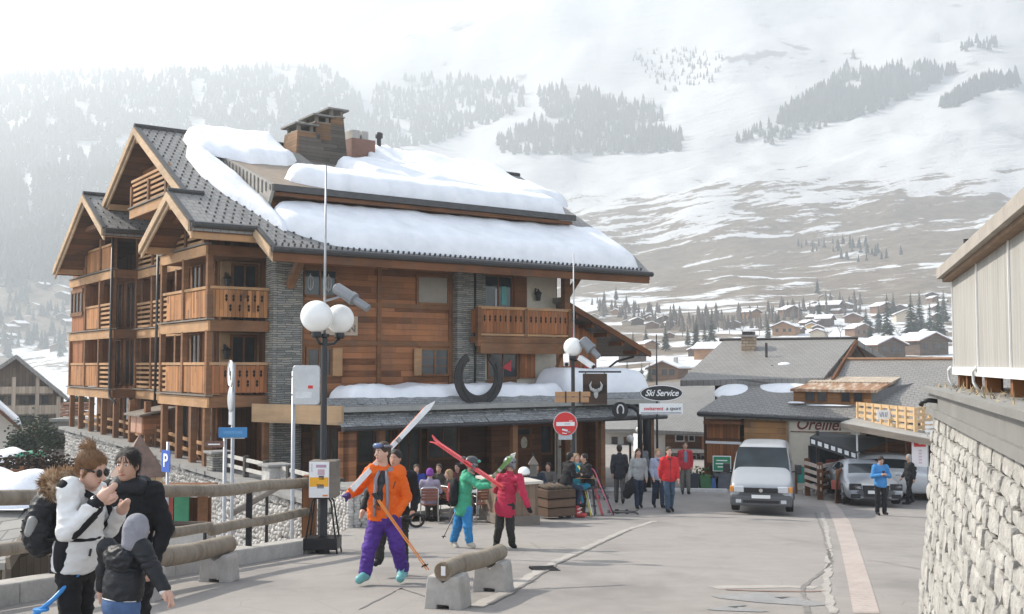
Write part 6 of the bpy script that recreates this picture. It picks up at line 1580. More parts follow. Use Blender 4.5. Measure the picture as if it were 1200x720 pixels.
# small white-globe lamps beyond the arch
for px,py,r,d,lb in ((738.5,514.5,.16,45,'small white-globe lamp beyond the black tube arches'),(749,504,.17,52,'faint farther white-globe lamp right of the tube arches')):
    q = P(px,py,d); zz = g(q.x,d)-.3; t = thing('globe_lamp', lb, 'lamp', (q.x,d,zz), 0, 'small globe lamps'); MB().tube([(0,0,0),(0,0,q.z-zz-r)],.05,8).build('post', BLK, t); MB().ball((0,0,q.z-zz),r,16,12).build('globe', GLOBE, t, smooth=True)
# ------------------------------------------------------------------ houses and trees beyond
HB = [wood('village_brown',(.20,.11,.065),'z',.3,.35,.05), wood('village_orange',(.36,.19,.09),'z',.3,.3,.05), M('village_cream',(.55,.47,.36),.9,.1), wood('village_dark',(.11,.075,.055),'z',.3,.3,.05), M('village_yellow',(.62,.40,.14),.9,.1)]
def cottage(name, label, p, w_, dp, h, rise, rz, wall, snow=True, detail=True, group=None, cat='house'):
    t = thing(name, label, cat, (p.x,p.y,p.z), rz, group)
    b = MB(); b.box((-w_/2,0,-2.5),(w_/2,dp,h)); b.prism([(-w_/2,h),(w_/2,h),(0,h+rise)], ((0,0,0),(1,0,0),(0,0,1)), -dp); b.build('wall', wall, t)
    ov = w_*.09; k = rise/(w_/2); rs = []
    for s in (-1,1):
        rf = MB().slab((s*(w_/2+ov),-ov*1.3,h-ov*k),(s*(w_/2+ov),dp+ov,h-ov*k),(s*.001,dp+ov,h+rise+.02),(s*.001,-ov*1.3,h+rise+.02),.18).build('roof', RO if not snow else BEAMD, t); uvsheet(rf,(0,1,0),(1,0,.3))
        if snow: MB().slab((s*(w_/2+ov*.9),-ov*1.2,h-ov*k+.34),(s*(w_/2+ov*.9),dp+ov*.9,h-ov*k+.34),(s*.001,dp+ov*.9,h+rise+.38),(s*.001,-ov*1.2,h+rise+.38),.34).build('roof_snow', SNOW, rf, bevel=.1)
    if detail:
        for zz in ([h*.25, h*.65] if h > 3.4 else [h*.4]):
            for x in (-.28,.05,.3): MB().box((w_*x-.45,-.06,zz),(w_*x+.45,-.002,zz+1.0)).build('window', GLASS, t)
        if h > 3.4:
            bl = MB().box((-w_*.46,-1.0,h*.55-.15),(w_*.46,-.07,h*.55)).build('balcony', BEAMD, t); MB().box((-w_*.46,-1.05,h*.55),(w_*.46,-1.0,h*.55+.85)).build('railing', HB[1], bl)
        MB().box((w_*.18,dp*.5,h+rise*.4),(w_*.18+.6,dp*.5+.6,h+rise+.7)).build('chimney', CONC, t)
    return t
def on(px, py, d):
    p = P(px,py,d); p.z = terrain(p.x,d); return p
def at_base(px, py, d0=75):
    q = land(px, py, d0); return q
HS = [ # px, base py, width px, wall, label
 (848,421,30,1,'orange timber chalet with snowy roof on the snow field above the grey roofs'),
 (764,409,17,1,'small orange chalet behind the conifers above the ski shop sign'),
 (918,394,26,1,'brownish orange chalet with snow on its right roof slope above the long grey ridge'),
 (951,386,11,4,'narrow yellow-walled house among snowy roofs in the village'),
 (958,397,17,2,'small white-walled house just above the grey ridge'),
 (1045,420,38,3,'dark chalet with a snow-covered roof half under the conifers at right'),
 (1095,417,40,3,'dark broad chalet with a pale balcony band left of the clad shed'),
 (975,383,20,3,'dark snow-roofed chalet right of the yellow house'),
 (1000,380,20,0,'brown snow-roofed chalet in the middle of the village'),
 (1012,396,24,0,'brown chalet with bare trees beside it below the brown slope'),
 (930,372,20,0,'brown chalet in the uppermost row above the orange one'),
 (985,366,22,3,'dark low house with a bright snowy roof in the uppermost row'),
 (1040,368,20,0,'brown house with a bright snowy roof right in the uppermost row'),
 (1062,378,22,2,'cream house between the two groups of tall conifers'),
 (1100,396,20,3,'dark house behind the rightmost conifers'),
 (886,373,16,1,'tiny orange house with a snowy roof behind the chimney of the grey roof'),
 (722,370,12,1,'tiny orange house on the slope just right of the chalet eave'),
 (777,446,36,0,'brown house low beside the ski shop sign with snow on its roof'),
 (740,425,30,3,'dark snow-roofed house beside the wing of the big chalet'),
 (860,385,14,3,'dark tiny house left of the grey roof ridge'),
 (815,418,18,3,'dark small barn on the snow field left of the orange chalet')]
rg = random.Random(5)
for px, py, wp, wl, lb in HS:
    q = land(px, py, 100)
    if q is None: continue
    w_ = wp*q.y/F; h = w_*rg.uniform(.34,.46)
    cottage('village_house', lb, q, w_, w_*rg.uniform(.8,1.1), h, w_*.2, rg.choice((-.5,.3,.6,-.2,1.0)), HB[wl], True, wp > 22, 'village houses on the slope')
for i in range(46):     # farthest dots, nothing tells them apart
    if i < 24: px, py = rg.uniform(880,1110), rg.uniform(350,392)
    elif i < 36: px, py = rg.uniform(-10,78), rg.uniform(335,425)
    else: px, py = rg.uniform(690,840), rg.uniform(372,400)
    q = land(px, py, 150)
    if q is None: continue
    w_ = rg.uniform(9,15)*q.y/F
    cottage('distant_house', 'tiny snow-roofed house among many scattered on the hazy far slopes', q, w_, w_, w_*.4, w_*.2, rg.uniform(-1,1), HB[rg.choice((0,0,3,3,2))], True, False, 'tiny houses on the far slopes')
# tall conifers with drooping branch sprays
def conifer(label, p, h, rad, seed, group='single conifers in the village', n=None, cr=True):
    rg = random.Random(seed); t = thing('conifer', label, 'tree', p, rg.random()*6, group)
    MB().tube([(0,0,-1),(0,0,h*.5),(0,0,h*.97)], [h*.018,h*.010,h*.002], 7).build('trunk', BARK, t)
    b = MB(); lv = n or 34
    for i in range(lv):
        f = (i+rg.random()*.6)/lv; z = h*(.07+.92*f); r = rad*(1-f)**.85*rg.uniform(.75,1.15)+.05*rad; m_ = max(4, int(9*(1-f*.6)))
        a0 = rg.random()*6.28
        for k in range(m_):
            if rg.random() < .1: continue
            a = a0+6.283*k/m_+rg.uniform(-.25,.25); rr = r*rg.uniform(.65,1.1); dr = h*.035*rg.uniform(.5,1.5)*(1-f*.5)
            ca, sa = math.cos(a), math.sin(a); wd = rr*.30
            c0 = Vector((0,0,z+h*.012)); mid = Vector((ca*rr*.6, sa*rr*.6, z-dr*.35)); tip = Vector((ca*rr, sa*rr, z-dr)); s = Vector((-sa,ca,0))*wd
            up = Vector((0,0,rr*.06)); o = len(b.v); b.v += [tuple(c0),tuple(mid+s-Vector((0,0,rr*.12))),tuple(tip),tuple(mid-s-Vector((0,0,rr*.12))),tuple(mid+up)]; b.f += [(o,o+1,o+4),(o+1,o+2,o+4),(o+2,o+3,o+4),(o+3,o,o+4)]
            for q in range(2):
                v = c0.lerp(tip, rg.uniform(.35,.9)); s2 = Vector((-sa,ca,0))*wd*rg.choice((-1,1))*rg.uniform(.5,1); e = v+s2+Vector((ca,sa,-.5))*rr*.18
                o = len(b.v); b.v += [tuple(v-Vector((ca,sa,0))*rr*.08),tuple(v+Vector((ca,sa,0))*rr*.08),tuple(e)]; b.f.append((o,o+1,o+2))
    b.build('crown', CON, t); return t
TS = [(1040,402,58,'tall dark conifer left in the pair above the snow-covered dark chalet'),(1030,392,36,'shorter conifer just left of the tall dark pair'),(1047,372,30,'slim conifer above the tall pair on the snowy bank'),
      (1068,402,60,'tall grey conifer in the middle of the right-hand tree group'),(1078,392,52,'pointed conifer right of the tall grey one'),(1100,402,56,'broad conifer just left of the clad shed'),(1106,380,40,'conifer partly hidden behind the edge of the clad shed'),(1090,398,44,'medium conifer in front of the gap with snow'),
      (780,412,34,'pointed dark conifer right of the small orange chalet'),(816,408,36,'dense conifer in the dark grove left of the chimney'),(826,410,32,'second dense conifer of the dark grove'),(806,406,26,'low conifer at the left of the dark grove'),(834,406,40,'tall conifer at the right end of the dark grove'),
      (742,418,30,'bluish conifer beside the wing roof of the chalet'),(757,405,24,'small conifer left of the orange chalet'),(735,450,28,'dark conifer low behind the ski shop sign pole'),(752,455,30,'dark conifer just left of the ski shop oval sign'),(761,448,24,'small dark conifer behind the oval sign'),
      (960,378,30,'lone conifer right of the yellow house'),(900,398,26,'conifer left of the brownish orange chalet'),(912,384,22,'conifer above the brownish orange chalet'),(1015,384,24,'conifer above the brown chalet with bare trees'),
      (958,345,20,'lone conifer on the brown slope above the village'),(722,352,18,'hazy conifer on the slope right of the chalet eave'),(708,356,17,'hazy conifer nearest the chalet eave'),(1020,404,30,'dark conifer rising behind the gable tip of the grey roof')]
for i, (px,py,hp,lb) in enumerate(TS):
    q = land(px, py, 110)
    if q is None: continue
    h = hp*q.y/F; conifer(lb, q, h, h*.21, i+3)
# bare trees around the village
TWIG = M('bare_twig', (.16,.125,.10), .9, .25, 9, 0)
def bare_tree(label, p, h, seed, group):
    rg = random.Random(seed); t = thing('bare_tree', label, 'tree', p, 0, group); b = MB(); tw = MB()
    def br(m_, p, d, l, r, k):
        q = p+d*l; m_.tube([p,(p+q)/2+Vector((rg.uniform(-1,1),rg.uniform(-1,1),0))*l*.05,q],[r,r*.85,r*.7],5,False)
        if k == 0: return
        for i in range(3 if k > 1 else 4):
            e = (d+Vector((rg.uniform(-1,1),rg.uniform(-1,1),rg.uniform(-.2,.6)))*.75).normalized(); br(tw, p+d*l*rg.uniform(.5,1), e, l*rg.uniform(.6,.8), r*.55, k-1)
    br(b, Vector((0,0,-.3)), Vector((0,0,1)), h*.4, h*.02, 4); b.build('trunk', BARK, t); tw.build('crown', TWIG, t); return t
for i, (px,py,hp) in enumerate(((1005,398,22),(1020,400,26),(985,396,20),(870,396,24),(855,392,22),(842,390,20),(890,394,20),(800,396,22),(970,400,18),(1055,400,22))):
    q = land(px, py, 110)
    if q: bare_tree(('thin leafless tree among the village houses, %s' % ('beside the brown chalet','right of the brown chalet','below the dark snow-roofed chalet','right of the dark grove','nearest the dark grove','inside the dark grove','left of the orange brown chalet','left end of the dark grove','above the long grey ridge','between the tall conifers')[i]), q, hp*q.y/F, i, 'bare trees in the village')

# ------------------------------------------------------------------ left background
D5 = 88; p = P(17,505,D5); zb = P(0,540,D5).z
lc = thing('gabled_chalet', 'large hazy grey-brown chalet with gable and three balcony bands at the left edge', 'chalet', (p.x,D5,zb), .42)
hz = lambda py: P(0,py,D5).z-zb
xw = lambda px: P(px,480,D5).x-p.x
GRW = wood('hazy_boards',(.22,.165,.125),'h',.25,.3,.06); GRL = wood('hazy_light_boards',(.42,.34,.26),'h',.25,.25,.06)
MB().prism([(xw(-45),-1),(xw(70),-1),(xw(70),hz(462)),(0,hz(420)),(xw(-45),hz(455))], ((0,0,0),(1,0,0),(0,0,1)), -9).build('wall', GRW, lc)
for s, (a, e) in enumerate((((xw(76),hz(468)),(0,hz(416))),((xw(-50),hz(466)),(0,hz(416))))):
    r_ = MB().slab((a[0],-1.6,a[1]),(a[0],9.5,a[1]),(e[0]+.001*(1-2*s),9.5,e[1]),(e[0]+.001*(1-2*s),-1.6,e[1]),.35).build('roof', RO, lc); uvsheet(r_,(0,1,0),(1,0,.4))
MB().slab((xw(-48),-1.5,hz(464)+.4),(xw(-48),9,hz(464)+.4),(xw(-4),9,hz(420)+.3),(xw(-4),-1.5,hz(420)+.3),.3).build('roof_snow', SNOW, lc)
for y0,y1,x1 in ((461,453,58),(485,475,72),(508,499,74)):
    bl = MB().box((xw(-45),-1.2,hz(y0)-.1),(xw(x1),-.01,hz(y0))).build('balcony', GRW, lc); MB().box((xw(-45),-1.25,hz(y0)),(xw(x1),-1.15,hz(y1))).build('railing', GRL, bl)
for y0,y1 in ((474,464),(496,487)):
    for x0 in (-12,-2,10,22,32,46): MB().box((xw(x0),-.06,hz(y0)),(xw(x0+7),-.002,hz(y1))).build('window', GLASS, lc)
for x in (16,41,64): MB().box((xw(x)-.15,-1.3,0),(xw(x)+.15,-1.0,hz(442 if x < 50 else 465))).build('post', GRL, lc)
D6 = 62; p = P(-12,525,D6); t = thing('white_house', 'white-walled cottage with snow on its sloping roof at the left edge below the grey chalet', 'house', (p.x,D6,P(0,535,D6).z), .45)
hz6 = lambda py: P(0,py,D6).z-P(0,535,D6).z; x6 = lambda px: P(px,500,D6).x-p.x
MB().prism([(x6(-40),-1),(x6(15),-1),(x6(15),hz6(497)),(x6(-12),hz6(474)),(x6(-40),hz6(497))], ((0,0,0),(1,0,0),(0,0,1)), -6).build('wall', M('cottage_white',(.66,.62,.55),.9,.06), t)
for s,(xe) in ((1,22),(-1,-46)):
    r_ = MB().slab((x6(xe),-.8,hz6(503)),(x6(xe),6.5,hz6(503)),(s*.001,6.5,hz6(471)),(s*.001,-.8,hz6(471)),.2).build('roof', BEAMD, t); MB().slab((x6(xe*.97),-.7,hz6(503)+.36),(x6(xe*.97),6.4,hz6(503)+.36),(s*.001,6.4,hz6(471)+.36),(s*.001,-.7,hz6(471)+.36),.34).build('roof_snow', SNOW, r_, bevel=.1)
# round evergreens, hut, snow bank, hedge
def bush(name, label, c, r, seed, group=None, lo=(.02,.04,.025), hi=(.06,.085,.05), n=900, leaf=.16):
    rg = random.Random(seed); t = thing(name, label, 'shrub', c, 0, group); b = MB()
    for k in range(n):
        d = Vector((rg.gauss(0,1),rg.gauss(0,1),rg.gauss(0,1))).normalized(); q = Vector((d.x*r[0],d.y*r[1],abs(d.z)*r[2]))*rg.uniform(.55,1.05)*(1+.25*mnoise.noise(d*2.3+Vector((seed,0,0))))
        b.obox(q,(leaf*rg.uniform(.5,1.2),leaf*rg.uniform(.3,.8),leaf*.15),rg.random()*6,rg.random()*3)
    b.build('crown', leafmat('bush_leaf_%d' % seed, lo, hi), t); MB().tube([(0,0,-.3),(0,0,r[2]*.7)],[.12,.04],6).build('trunk', BARK, t); return t
for i,(px,py,rx,rz_,d,lb) in enumerate(((38,531,1.35,2.1,56,'dark round evergreen in front of the grey gabled chalet'),(54,526,1.0,1.3,57,'smaller dark evergreen right of the round one'),(24,534,.8,1.1,55,'low dark shrub left of the round evergreen'),(92,478,1.0,.8,75,'low shrub under the corner of the balconies'))):
    p = P(px,py,d); bush('evergreen_shrub', lb, p, (rx,rx,rz_), 40+i, 'evergreens below the grey chalet', n=700)
p = P(30,541,42); t = thing('small_hut', 'tiny hut with a green roof and reddish wall behind the white jacket', 'hut', (p.x,42,p.z-.1)); MB().box((-.38,0,-.6),(.38,.8,.28)).build('wall', M('hut_red',(.26,.13,.10),.8,.2), t); MB().box((-.12,-.01,.0),(.12,-.002,.22)).build('window', WHITE, t)
MB().prism([(-.5,.26),(.5,.26),(.25,.46),(-.2,.46)], ((0,-.1,0),(1,0,0),(0,0,1)), -1.0).build('roof', M('hut_green',(.06,.30,.20),.6,.15), t)
def mound(name, label, c, r, seed, h=.05):
    t = MB(); rows = []
    for i in range(25):
        row = []
        for j in range(25):
            x, y = (i/12-1), (j/12-1); d = math.hypot(x,y); k = max(0,1-d*d)**.6; row.append((c[0]+x*r[0], c[1]+y*r[1], c[2]+r[2]*k*(1+.35*mnoise.noise(Vector((x*2,y*2,seed))))-.02))
        rows.append(row)
    o = t.grid(rows).build(name, SNOW, smooth=True); return tag(o, label, 'snow', kind='stuff')
p = P(8,541,46); mound('snow_bank', 'dirty snow bank below the white cottage at the left edge', (p.x,46,p.z), (1.5,1.2,.55), 3)
p = P(50,548,36); bush('hedge', 'brown clipped winter hedge behind the white jacket', P(42,560,36), (1.9,.5,.85), 77, None, (.035,.022,.015), (.09,.06,.04), 1400, .12)
p = P(60,556,32); t = thing('board_fence', 'low brown board fence in the yard at left', 'fence', (p.x-1.5,32,p.z-.6)); MB().box((-2.4,-.04,-.9),(2.2,.04,.75)).build('boards', DARKW, t)
for k in range(4): MB().box((-2.3+1.45*k,-.12,-.95),(-2.18+1.45*k,-.045,.85)).build('post', BEAMD, t)
p = P(63,515,60); t = thing('satellite_dish', 'pale satellite dish on a pole below the grey chalet', 'satellite dish', p, .3); MB().ball((0,0,0),(.42,.1,.5),16,10).build('dish', SIGNB, t, smooth=True); MB().tube([(0,.1,0),(0,.15,-3)],.05,6).build('pole', POLE, t)
p = P(82,482,60); t = thing('timber_stack', 'stack of reddish timber boards below the corner of the chalet balconies', 'timber', (p.x,60,p.z-.3))
for k in range(5): MB().box((-.55+.08*(k%2),0,.16*k),(.6,1.2,.16*k+.11)).build('board', M('red_timber',(.33,.17,.11),.8,.25), t)
p = P(88,495,58); t = thing('shed', 'low pale shed wall with flat grey roof under the timber stack', 'shed', (p.x,58,p.z-1.4)); MB().box((-1.1,0,-2),(1.0,2,1.45)).build('wall', M('shed_grey',(.36,.35,.33),.9,.15), t); MB().box((-1.3,-.3,1.45),(1.1,2.2,1.6)).build('roof', METAL, t)
# slate-roofed shed and its snow right behind the fence
sd = thing('slate_shed', 'old dark plank shed with a slate roof carrying thick snow behind the fence at left', 'shed', (0,0,0))
a, b_ = P(-70,595,13.9), P(46,597,13.9); c, d_ = P(6,660,12.75), P(-90,660,12.75)
rf = MB().slab(d_,c,b_,a,.08).build('roof', slate('shed_slate',(.27,.26,.24),.34,.24,.4), sd); uvsheet(rf,(b_-a),(a-d_),d_)
MB().bar(c+Vector((.05,-.03,0)), b_+Vector((.05,-.03,0)), .05, .16).build('barge_board', GREYW, sd)
MB().slab(b_,P(-70,595,15.6)+Vector((0,0,-.5)),P(-70,594,15.6)+Vector((0,0,-.5)),a,.05).build('back_roof', BEAMD, sd)
MB().box((-8.5,13.0,-5),(P(8,660,13.0).x,15.3,c.z-.05)).build('wall', wood('old_planks',(.11,.085,.065),'h',.2,.4,.07), sd)
MB().box((P(5,660,12.9).x,12.85,-3.4),(P(9,660,12.9).x,13.0,c.z-.0)).build('corner_post', GREYW, sd)
q = P(8,583,14.1); mound('shed_snow', 'thick smooth snow heap on the slate shed behind the fence', (q.x-.45,14.5,q.z-.1), (1.05,.75,.52), 9)
# ------------------------------------------------------------------ vehicles
TYRE = M('tyre_rubber', (.02,.02,.021), .85, .2, 12, .1); RIM = M('alloy_rim', (.50,.51,.52), .35, .1, 5, 0, .8)
HEADL = M('headlamp_lens', (.62,.64,.66), .12, .12, 14, .05, .2); AMBER = M('indicator_amber', (.75,.28,.04), .3, .1); PLATE = M('number_plate', (.80,.80,.78), .5, .04)
TRIMB = M('grey_bumper', (.10,.102,.105), .6, .12, 5); CHROME = M('chrome_trim', (.6,.6,.6), .2, .05, 5, 0, .9); CARGLASS = glass('car_glass', (.016,.021,.024), .04)
MATS['car_glass'].node_tree.nodes['Principled BSDF'].inputs['Specular IOR Level'].default_value = .4
def paint(name, c):
    m = M(name, c, .32, .05, 2, 0, .25); b = m.node_tree.nodes['Principled BSDF']; b.inputs['Coat Weight'].default_value = .5; b.inputs['Coat Roughness'].default_value = .08; return m
def car(label, cat, name, loc, rz, st, pnt, low, glassrows, wheels, wr, group=None):
    """st: stations from the nose backwards (y, z bottom, z belt, z top, half width low, belt, top); front looks along -y.
    glassrows: {(station index, ring index)} of cage faces made of glass"""
    t = thing(name, label, cat, loc, rz, group); rows = []
    for (y, zb, zm, zt, wl, wm, wt) in st:
        half = [(0,zb),(wl*.8,zb),(wl,zb+.06),(wm,zb+(zm-zb)*.45),(wm*.995,zm),(wm*.965,zm+(zt-zm)*.12),(wt*1.02,zt-(zt-zm)*.16),(wt*.86,zt-.012),(wt*.45,zt),(0,zt)]
        ring = [(x,y,z) for x, z in half]+[(-x,y,z) for x, z in half[-2:0:-1]]
        rows.append(ring)
    n = len(rows[0]); v = [p for r_ in rows for p in r_]; f = []; mi = []
    for i in range(len(rows)-1):
        for k in range(n):
            l = (k+1) % n; f.append((i*n+k, (i+1)*n+k, (i+1)*n+l, i*n+l)); kk = min(k, n-1-k)
            mi.append(glassrows.get((i, kk), 1 if kk in low(i) else 0))
    f.append(tuple(range(n))); mi.append(1 if low(-1) else 0); f.append(tuple((len(rows)-1)*n+k for k in range(n))[::-1]); mi.append(0)
    me = bpy.data.meshes.new('cage'); me.from_pydata(v, [], f)
    for q in range(5): me.materials.append(pnt)
    for p_, q in zip(me.polygons, mi): p_.material_index = q
    tmp = bpy.data.objects.new('cage', me); col.objects.link(tmp); s = tmp.modifiers.new('s','SUBSURF'); s.levels = s.render_levels = 2
    dg = bpy.context.evaluated_depsgraph_get(); ev = bpy.data.meshes.new_from_object(tmp.evaluated_get(dg)); bpy.data.objects.remove(tmp)
    co = [tuple(x.co) for x in ev.vertices]; ps = [(tuple(p_.vertices), p_.material_index, p_.center.x) for p_ in ev.polygons]
    for nm, test, mt in (('body',lambda q,x: q==0,pnt),('bumper_skirt',lambda q,x: q==1,TRIMB),('windscreen',lambda q,x: q==2,CARGLASS),('side_window',lambda q,x: q==3 and x>0,CARGLASS),('side_window',lambda q,x: q==3 and x<0,CARGLASS),('rear_window',lambda q,x: q==4,CARGLASS)):
        fs = [p_ for p_, q, x in ps if test(q, x)]
        if not fs: continue
        used = sorted({i for q in fs for i in q}); mp = {i: j for j, i in enumerate(used)}
        MB().add([co[i] for i in used], [tuple(mp[i] for i in q) for q in fs]).build(nm, mt, t, smooth=True)
    W = max(q[5] for q in st)
    for y in wheels:
        for s in (-1,1):
            cx = s*(W-.12); rot = Matrix.Rotation(math.pi/2,3,'Y')
            w_ = MB().lathe([(wr*.6,-.10),(wr*.93,-.11),(wr,-.07),(wr,.07),(wr*.93,.11),(wr*.6,.10)], (cx,y,wr), 24, rot).build('wheel', TYRE, t, smooth=True, auto=40)
            b = MB().lathe([(wr*.62,-.095),(wr*.62,.095)], (cx,y,wr), 20, rot)
            for k in range(5): a = k*1.2566; b.bar((cx+s*.10,y,wr),(cx+s*.105,y+math.cos(a)*wr*.58,wr+math.sin(a)*wr*.58),.06,.03,(1,0,0))
            b.build('rim', RIM, w_)
            MB().tube([(s*(W-.03),y+math.cos(a)*(wr+.05),wr+math.sin(a)*(wr+.05)) for a in np.linspace(-.15,math.pi+.15,14)], .035, 6).build('wheel_arch', TRIMB, t, smooth=True)
    return t
# van
q = G(891,603); q = Vector((P(892,600,29.5).x, 29.5, g(P(892,600,29.5).x,29.5)))
st = [(.0,.32,.62,.82,.70,.80,.72),(.06,.26,.66,.92,.80,.86,.80),(.22,.24,.80,1.00,.84,.88,.84),(.62,.24,.98,1.14,.85,.89,.84),(.80,.24,1.02,1.24,.85,.89,.82),(1.36,.24,1.06,1.85,.85,.89,.76),(1.52,.24,1.06,1.94,.85,.89,.74),(2.6,.24,1.06,1.97,.85,.89,.74),(3.9,.24,1.06,1.96,.85,.89,.74),(4.6,.28,1.06,1.92,.84,.88,.73),(4.72,.35,1.05,1.80,.80,.84,.70)]
gr = {(4,8):2,(4,7):2,(3,8):0}
for i in (5,6,7): gr[(i,5)] = 3
van = car('white minivan with grey bumper driving up the street towards the viewer', 'van', 'minivan', q, -.27, st, paint('van_paint',(.37,.385,.40)), lambda i: (0,1,2) , gr, (.95,3.75), .31)
wx = MB().grid([[(x*1.0,y-.012,z+.022) for x in (-w_,-w_*.6,0,w_*.6,w_)] for y,z,w_ in ((.79,1.19,.79),(1.07,1.51,.76),(1.36,1.86,.70))]); wx.build('windscreen', CARGLASS, van, smooth=True)
MB().box((-.86,-.05,.27),(.86,.16,.58)).build('front_bumper', TRIMB, van, bevel=.05)
MB().box((-.46,-.045,.66),(.46,.06,.80)).build('grille', BLK, van, bevel=.01); MB().lathe([(.055,0),(.055,.02)],(0,-.048,.73),16,Matrix.Rotation(math.pi/2,3,'X')).build('badge', CHROME, van)
MB().box((-.26,-.075,.50),(.26,-.055,.60)).build('number_plate', PLATE, van); MB().box((-.5,-.062,.36),(.5,-.051,.44)).build('air_intake', BLK, van)
for s in (-1,1):
    MB().box((s*.47,-.03,.66),(s*.76,.08,.84)).build('headlight', HEADL, van, bevel=.025); MB().box((s*.765,-.01,.67),(s*.87,.2,.83)).build('indicator', AMBER, van, bevel=.02)
    mr = MB().box((s*.93,.98,1.12),(s*1.13,1.10,1.40)).build('wing_mirror', BLK, van, bevel=.03); MB().bar((s*.86,1.1,1.18),(s*.96,1.05,1.2),.04).build('mirror_arm', BLK, mr)
    MB().box((s*.55,-.06,.36),(s*.70,-.045,.46)).build('fog_light', HEADL, van)
    MB().bar((s*.1,.78,1.17),(s*.55,.92,1.33),.018,.02).build('wiper', BLK, van)
van.scale = (.97,.97,.945)
MB().box((-.34,1.22,1.60),(-.22,1.26,1.70)).build('inner_mirror', BLK, van)
# silver saloon
q = Vector((P(1027,590,34.0).x, 34.0, g(P(1027,590,34.0).x,34.0)))
st = [(.0,.30,.52,.62,.62,.74,.62),(.06,.22,.56,.72,.76,.86,.74),(.30,.19,.62,.78,.82,.90,.80),(.9,.19,.72,.88,.83,.91,.80),(1.25,.19,.80,.98,.83,.91,.76),(1.95,.19,.88,1.36,.83,.90,.58),(2.3,.19,.88,1.41,.83,.90,.57),(3.1,.19,.90,1.40,.83,.90,.57),(3.75,.20,.92,1.14,.83,.89,.62),(4.35,.24,.86,1.00,.80,.86,.66),(4.62,.34,.76,.90,.70,.78,.60)]
gr = {(4,8):2,(4,7):2,(7,8):4,(7,7):4}
for i in (5,6): gr[(i,5)] = 3
aud = car('silver saloon parked facing the viewer behind the man in blue', 'car', 'parked_car', q, -.12, st, paint('silver_paint',(.36,.38,.41)), lambda i: (0,), gr, (.88,3.55), .32, 'cars parked by the café')
aud.scale = (1,1,.93)
MB().prism([(-.42,.74),(.42,.74),(.36,.36),(-.36,.36)], ((0,-.02,0),(1,0,0),(0,0,1)), -.06).build('grille', BLK, aud, bevel=.01)
MB().box((-.26,-.05,.46),(.26,-.03,.57)).build('number_plate', PLATE, aud)
for s in (-1,1):
    MB().box((s*.44,.0,.57),(s*.82,.12,.79)).build('lamp_surround', BLK, aud, bevel=.02); MB().prism([(s*.46,.60),(s*.80,.66),(s*.78,.76),(s*.46,.71)] if s > 0 else [(s*.46,.71),(s*.78,.76),(s*.80,.66),(s*.46,.60)], ((0,.0,0),(1,0,0),(0,0,1)), -.14).build('headlight', HEADL, aud, bevel=.01)
    MB().box((s*.48,-.015,.30),(s*.78,.08,.44)).build('air_intake', BLK, aud, bevel=.01)
    MB().box((s*.93,1.35,.92),(s*1.08,1.45,1.04)).build('wing_mirror', paint('silver_paint',(.4,.4,.4)), aud, bevel=.03)
MB().tube([(.08*math.cos(a),-.045,.645+.028*math.sin(a)) for a in np.linspace(0,6.28,13)], .008, 5).build('badge', CHROME, aud)
# white estate/SUV behind, side on, nose to the right
q = Vector((P(1063,585,38.2).x, 38.2, g(P(1063,585,38.2).x,38.2)))
st = [(-2.15,.34,.66,.80,.66,.78,.66),(-2.1,.26,.72,.90,.80,.88,.78),(-1.8,.24,.80,.96,.86,.92,.82),(-1.1,.24,.90,1.06,.87,.93,.82),(-.85,.24,.94,1.14,.87,.93,.78),(-.15,.24,1.0,1.54,.87,.92,.64),(.3,.24,1.02,1.62,.87,.92,.63),(1.2,.24,1.04,1.62,.87,.92,.63),(1.85,.26,1.04,1.54,.86,.91,.62),(2.15,.34,1.0,1.24,.82,.87,.68)]
gr = {(4,8):2,(4,7):2,(8,8):4,(8,7):4}
for i in (5,6,7): gr[(i,5)] = 3
suv = car('white estate car parked side-on behind the silver saloon', 'car', 'parked_car', q, R(80), st, paint('white_paint_car',(.74,.75,.76)), lambda i: (0,), gr, (-1.28,1.38), .35, 'cars parked by the café')
for s in (-1,1):
    MB().box((s*.50,-2.16,.70),(s*.82,-1.95,.84)).build('headlight', HEADL, suv, bevel=.03); MB().box((s*.93,-.72,1.04),(s*1.08,-.6,1.18)).build('wing_mirror', WHITE, suv, bevel=.03)
    MB().box((s*.925,-.1,.86),(s*.935,.08,.89)).build('door_handle', CHROME, suv)
# ------------------------------------------------------------------ people
def cloth(name, c, rough=.8, var=.16, scale=7, bump=.35, bd=.012):
    if name in MATS: return MATS[name]
    m, nt, b = newmat(name, rough, 0, .25); co = nt.coord(); n = nt.noise(co, scale, 5, .6); f = nt.noise(co, 90, 2)
    nt.set(b.inputs['Base Color'], nt.ramp(n, [(.3,tuple(q*(1-var) for q in c)),(.7,tuple(min(1,q*(1+var)) for q in c))]))
    nt.set(b.inputs['Normal'], nt.bump(nt.math('ADD',n,nt.math('MULTIPLY',f,.08)), bump, bd*4)); return m
def skinm(name, c):
    if name in MATS: return MATS[name]
    m = M(name, c, .55, .10, 14, .1); b = m.node_tree.nodes['Principled BSDF']; b.inputs['Subsurface Weight'].default_value = .08; b.inputs['Subsurface Radius'].default_value = (.02,.008,.004); return m
SKIN = skinm('skin', (.52,.31,.22)); SKINP = skinm('skin_pale', (.60,.37,.28)); LIP = M('lips', (.38,.14,.12), .5, .05); EYEW = M('eye_white', (.75,.73,.70), .3, .02); EYED = M('eye_dark', (.03,.02,.015), .2, .05)
HAIRB = M('hair_brown', (.055,.034,.022), .6, .4, 30, .5); HAIRD = M('hair_dark', (.018,.014,.012), .55, .4, 30, .5); HAIRF = M('hair_fair', (.30,.19,.10), .6, .35, 30, .5); HAIRG = M('hair_grey', (.35,.34,.33), .7, .25, 30, .4)
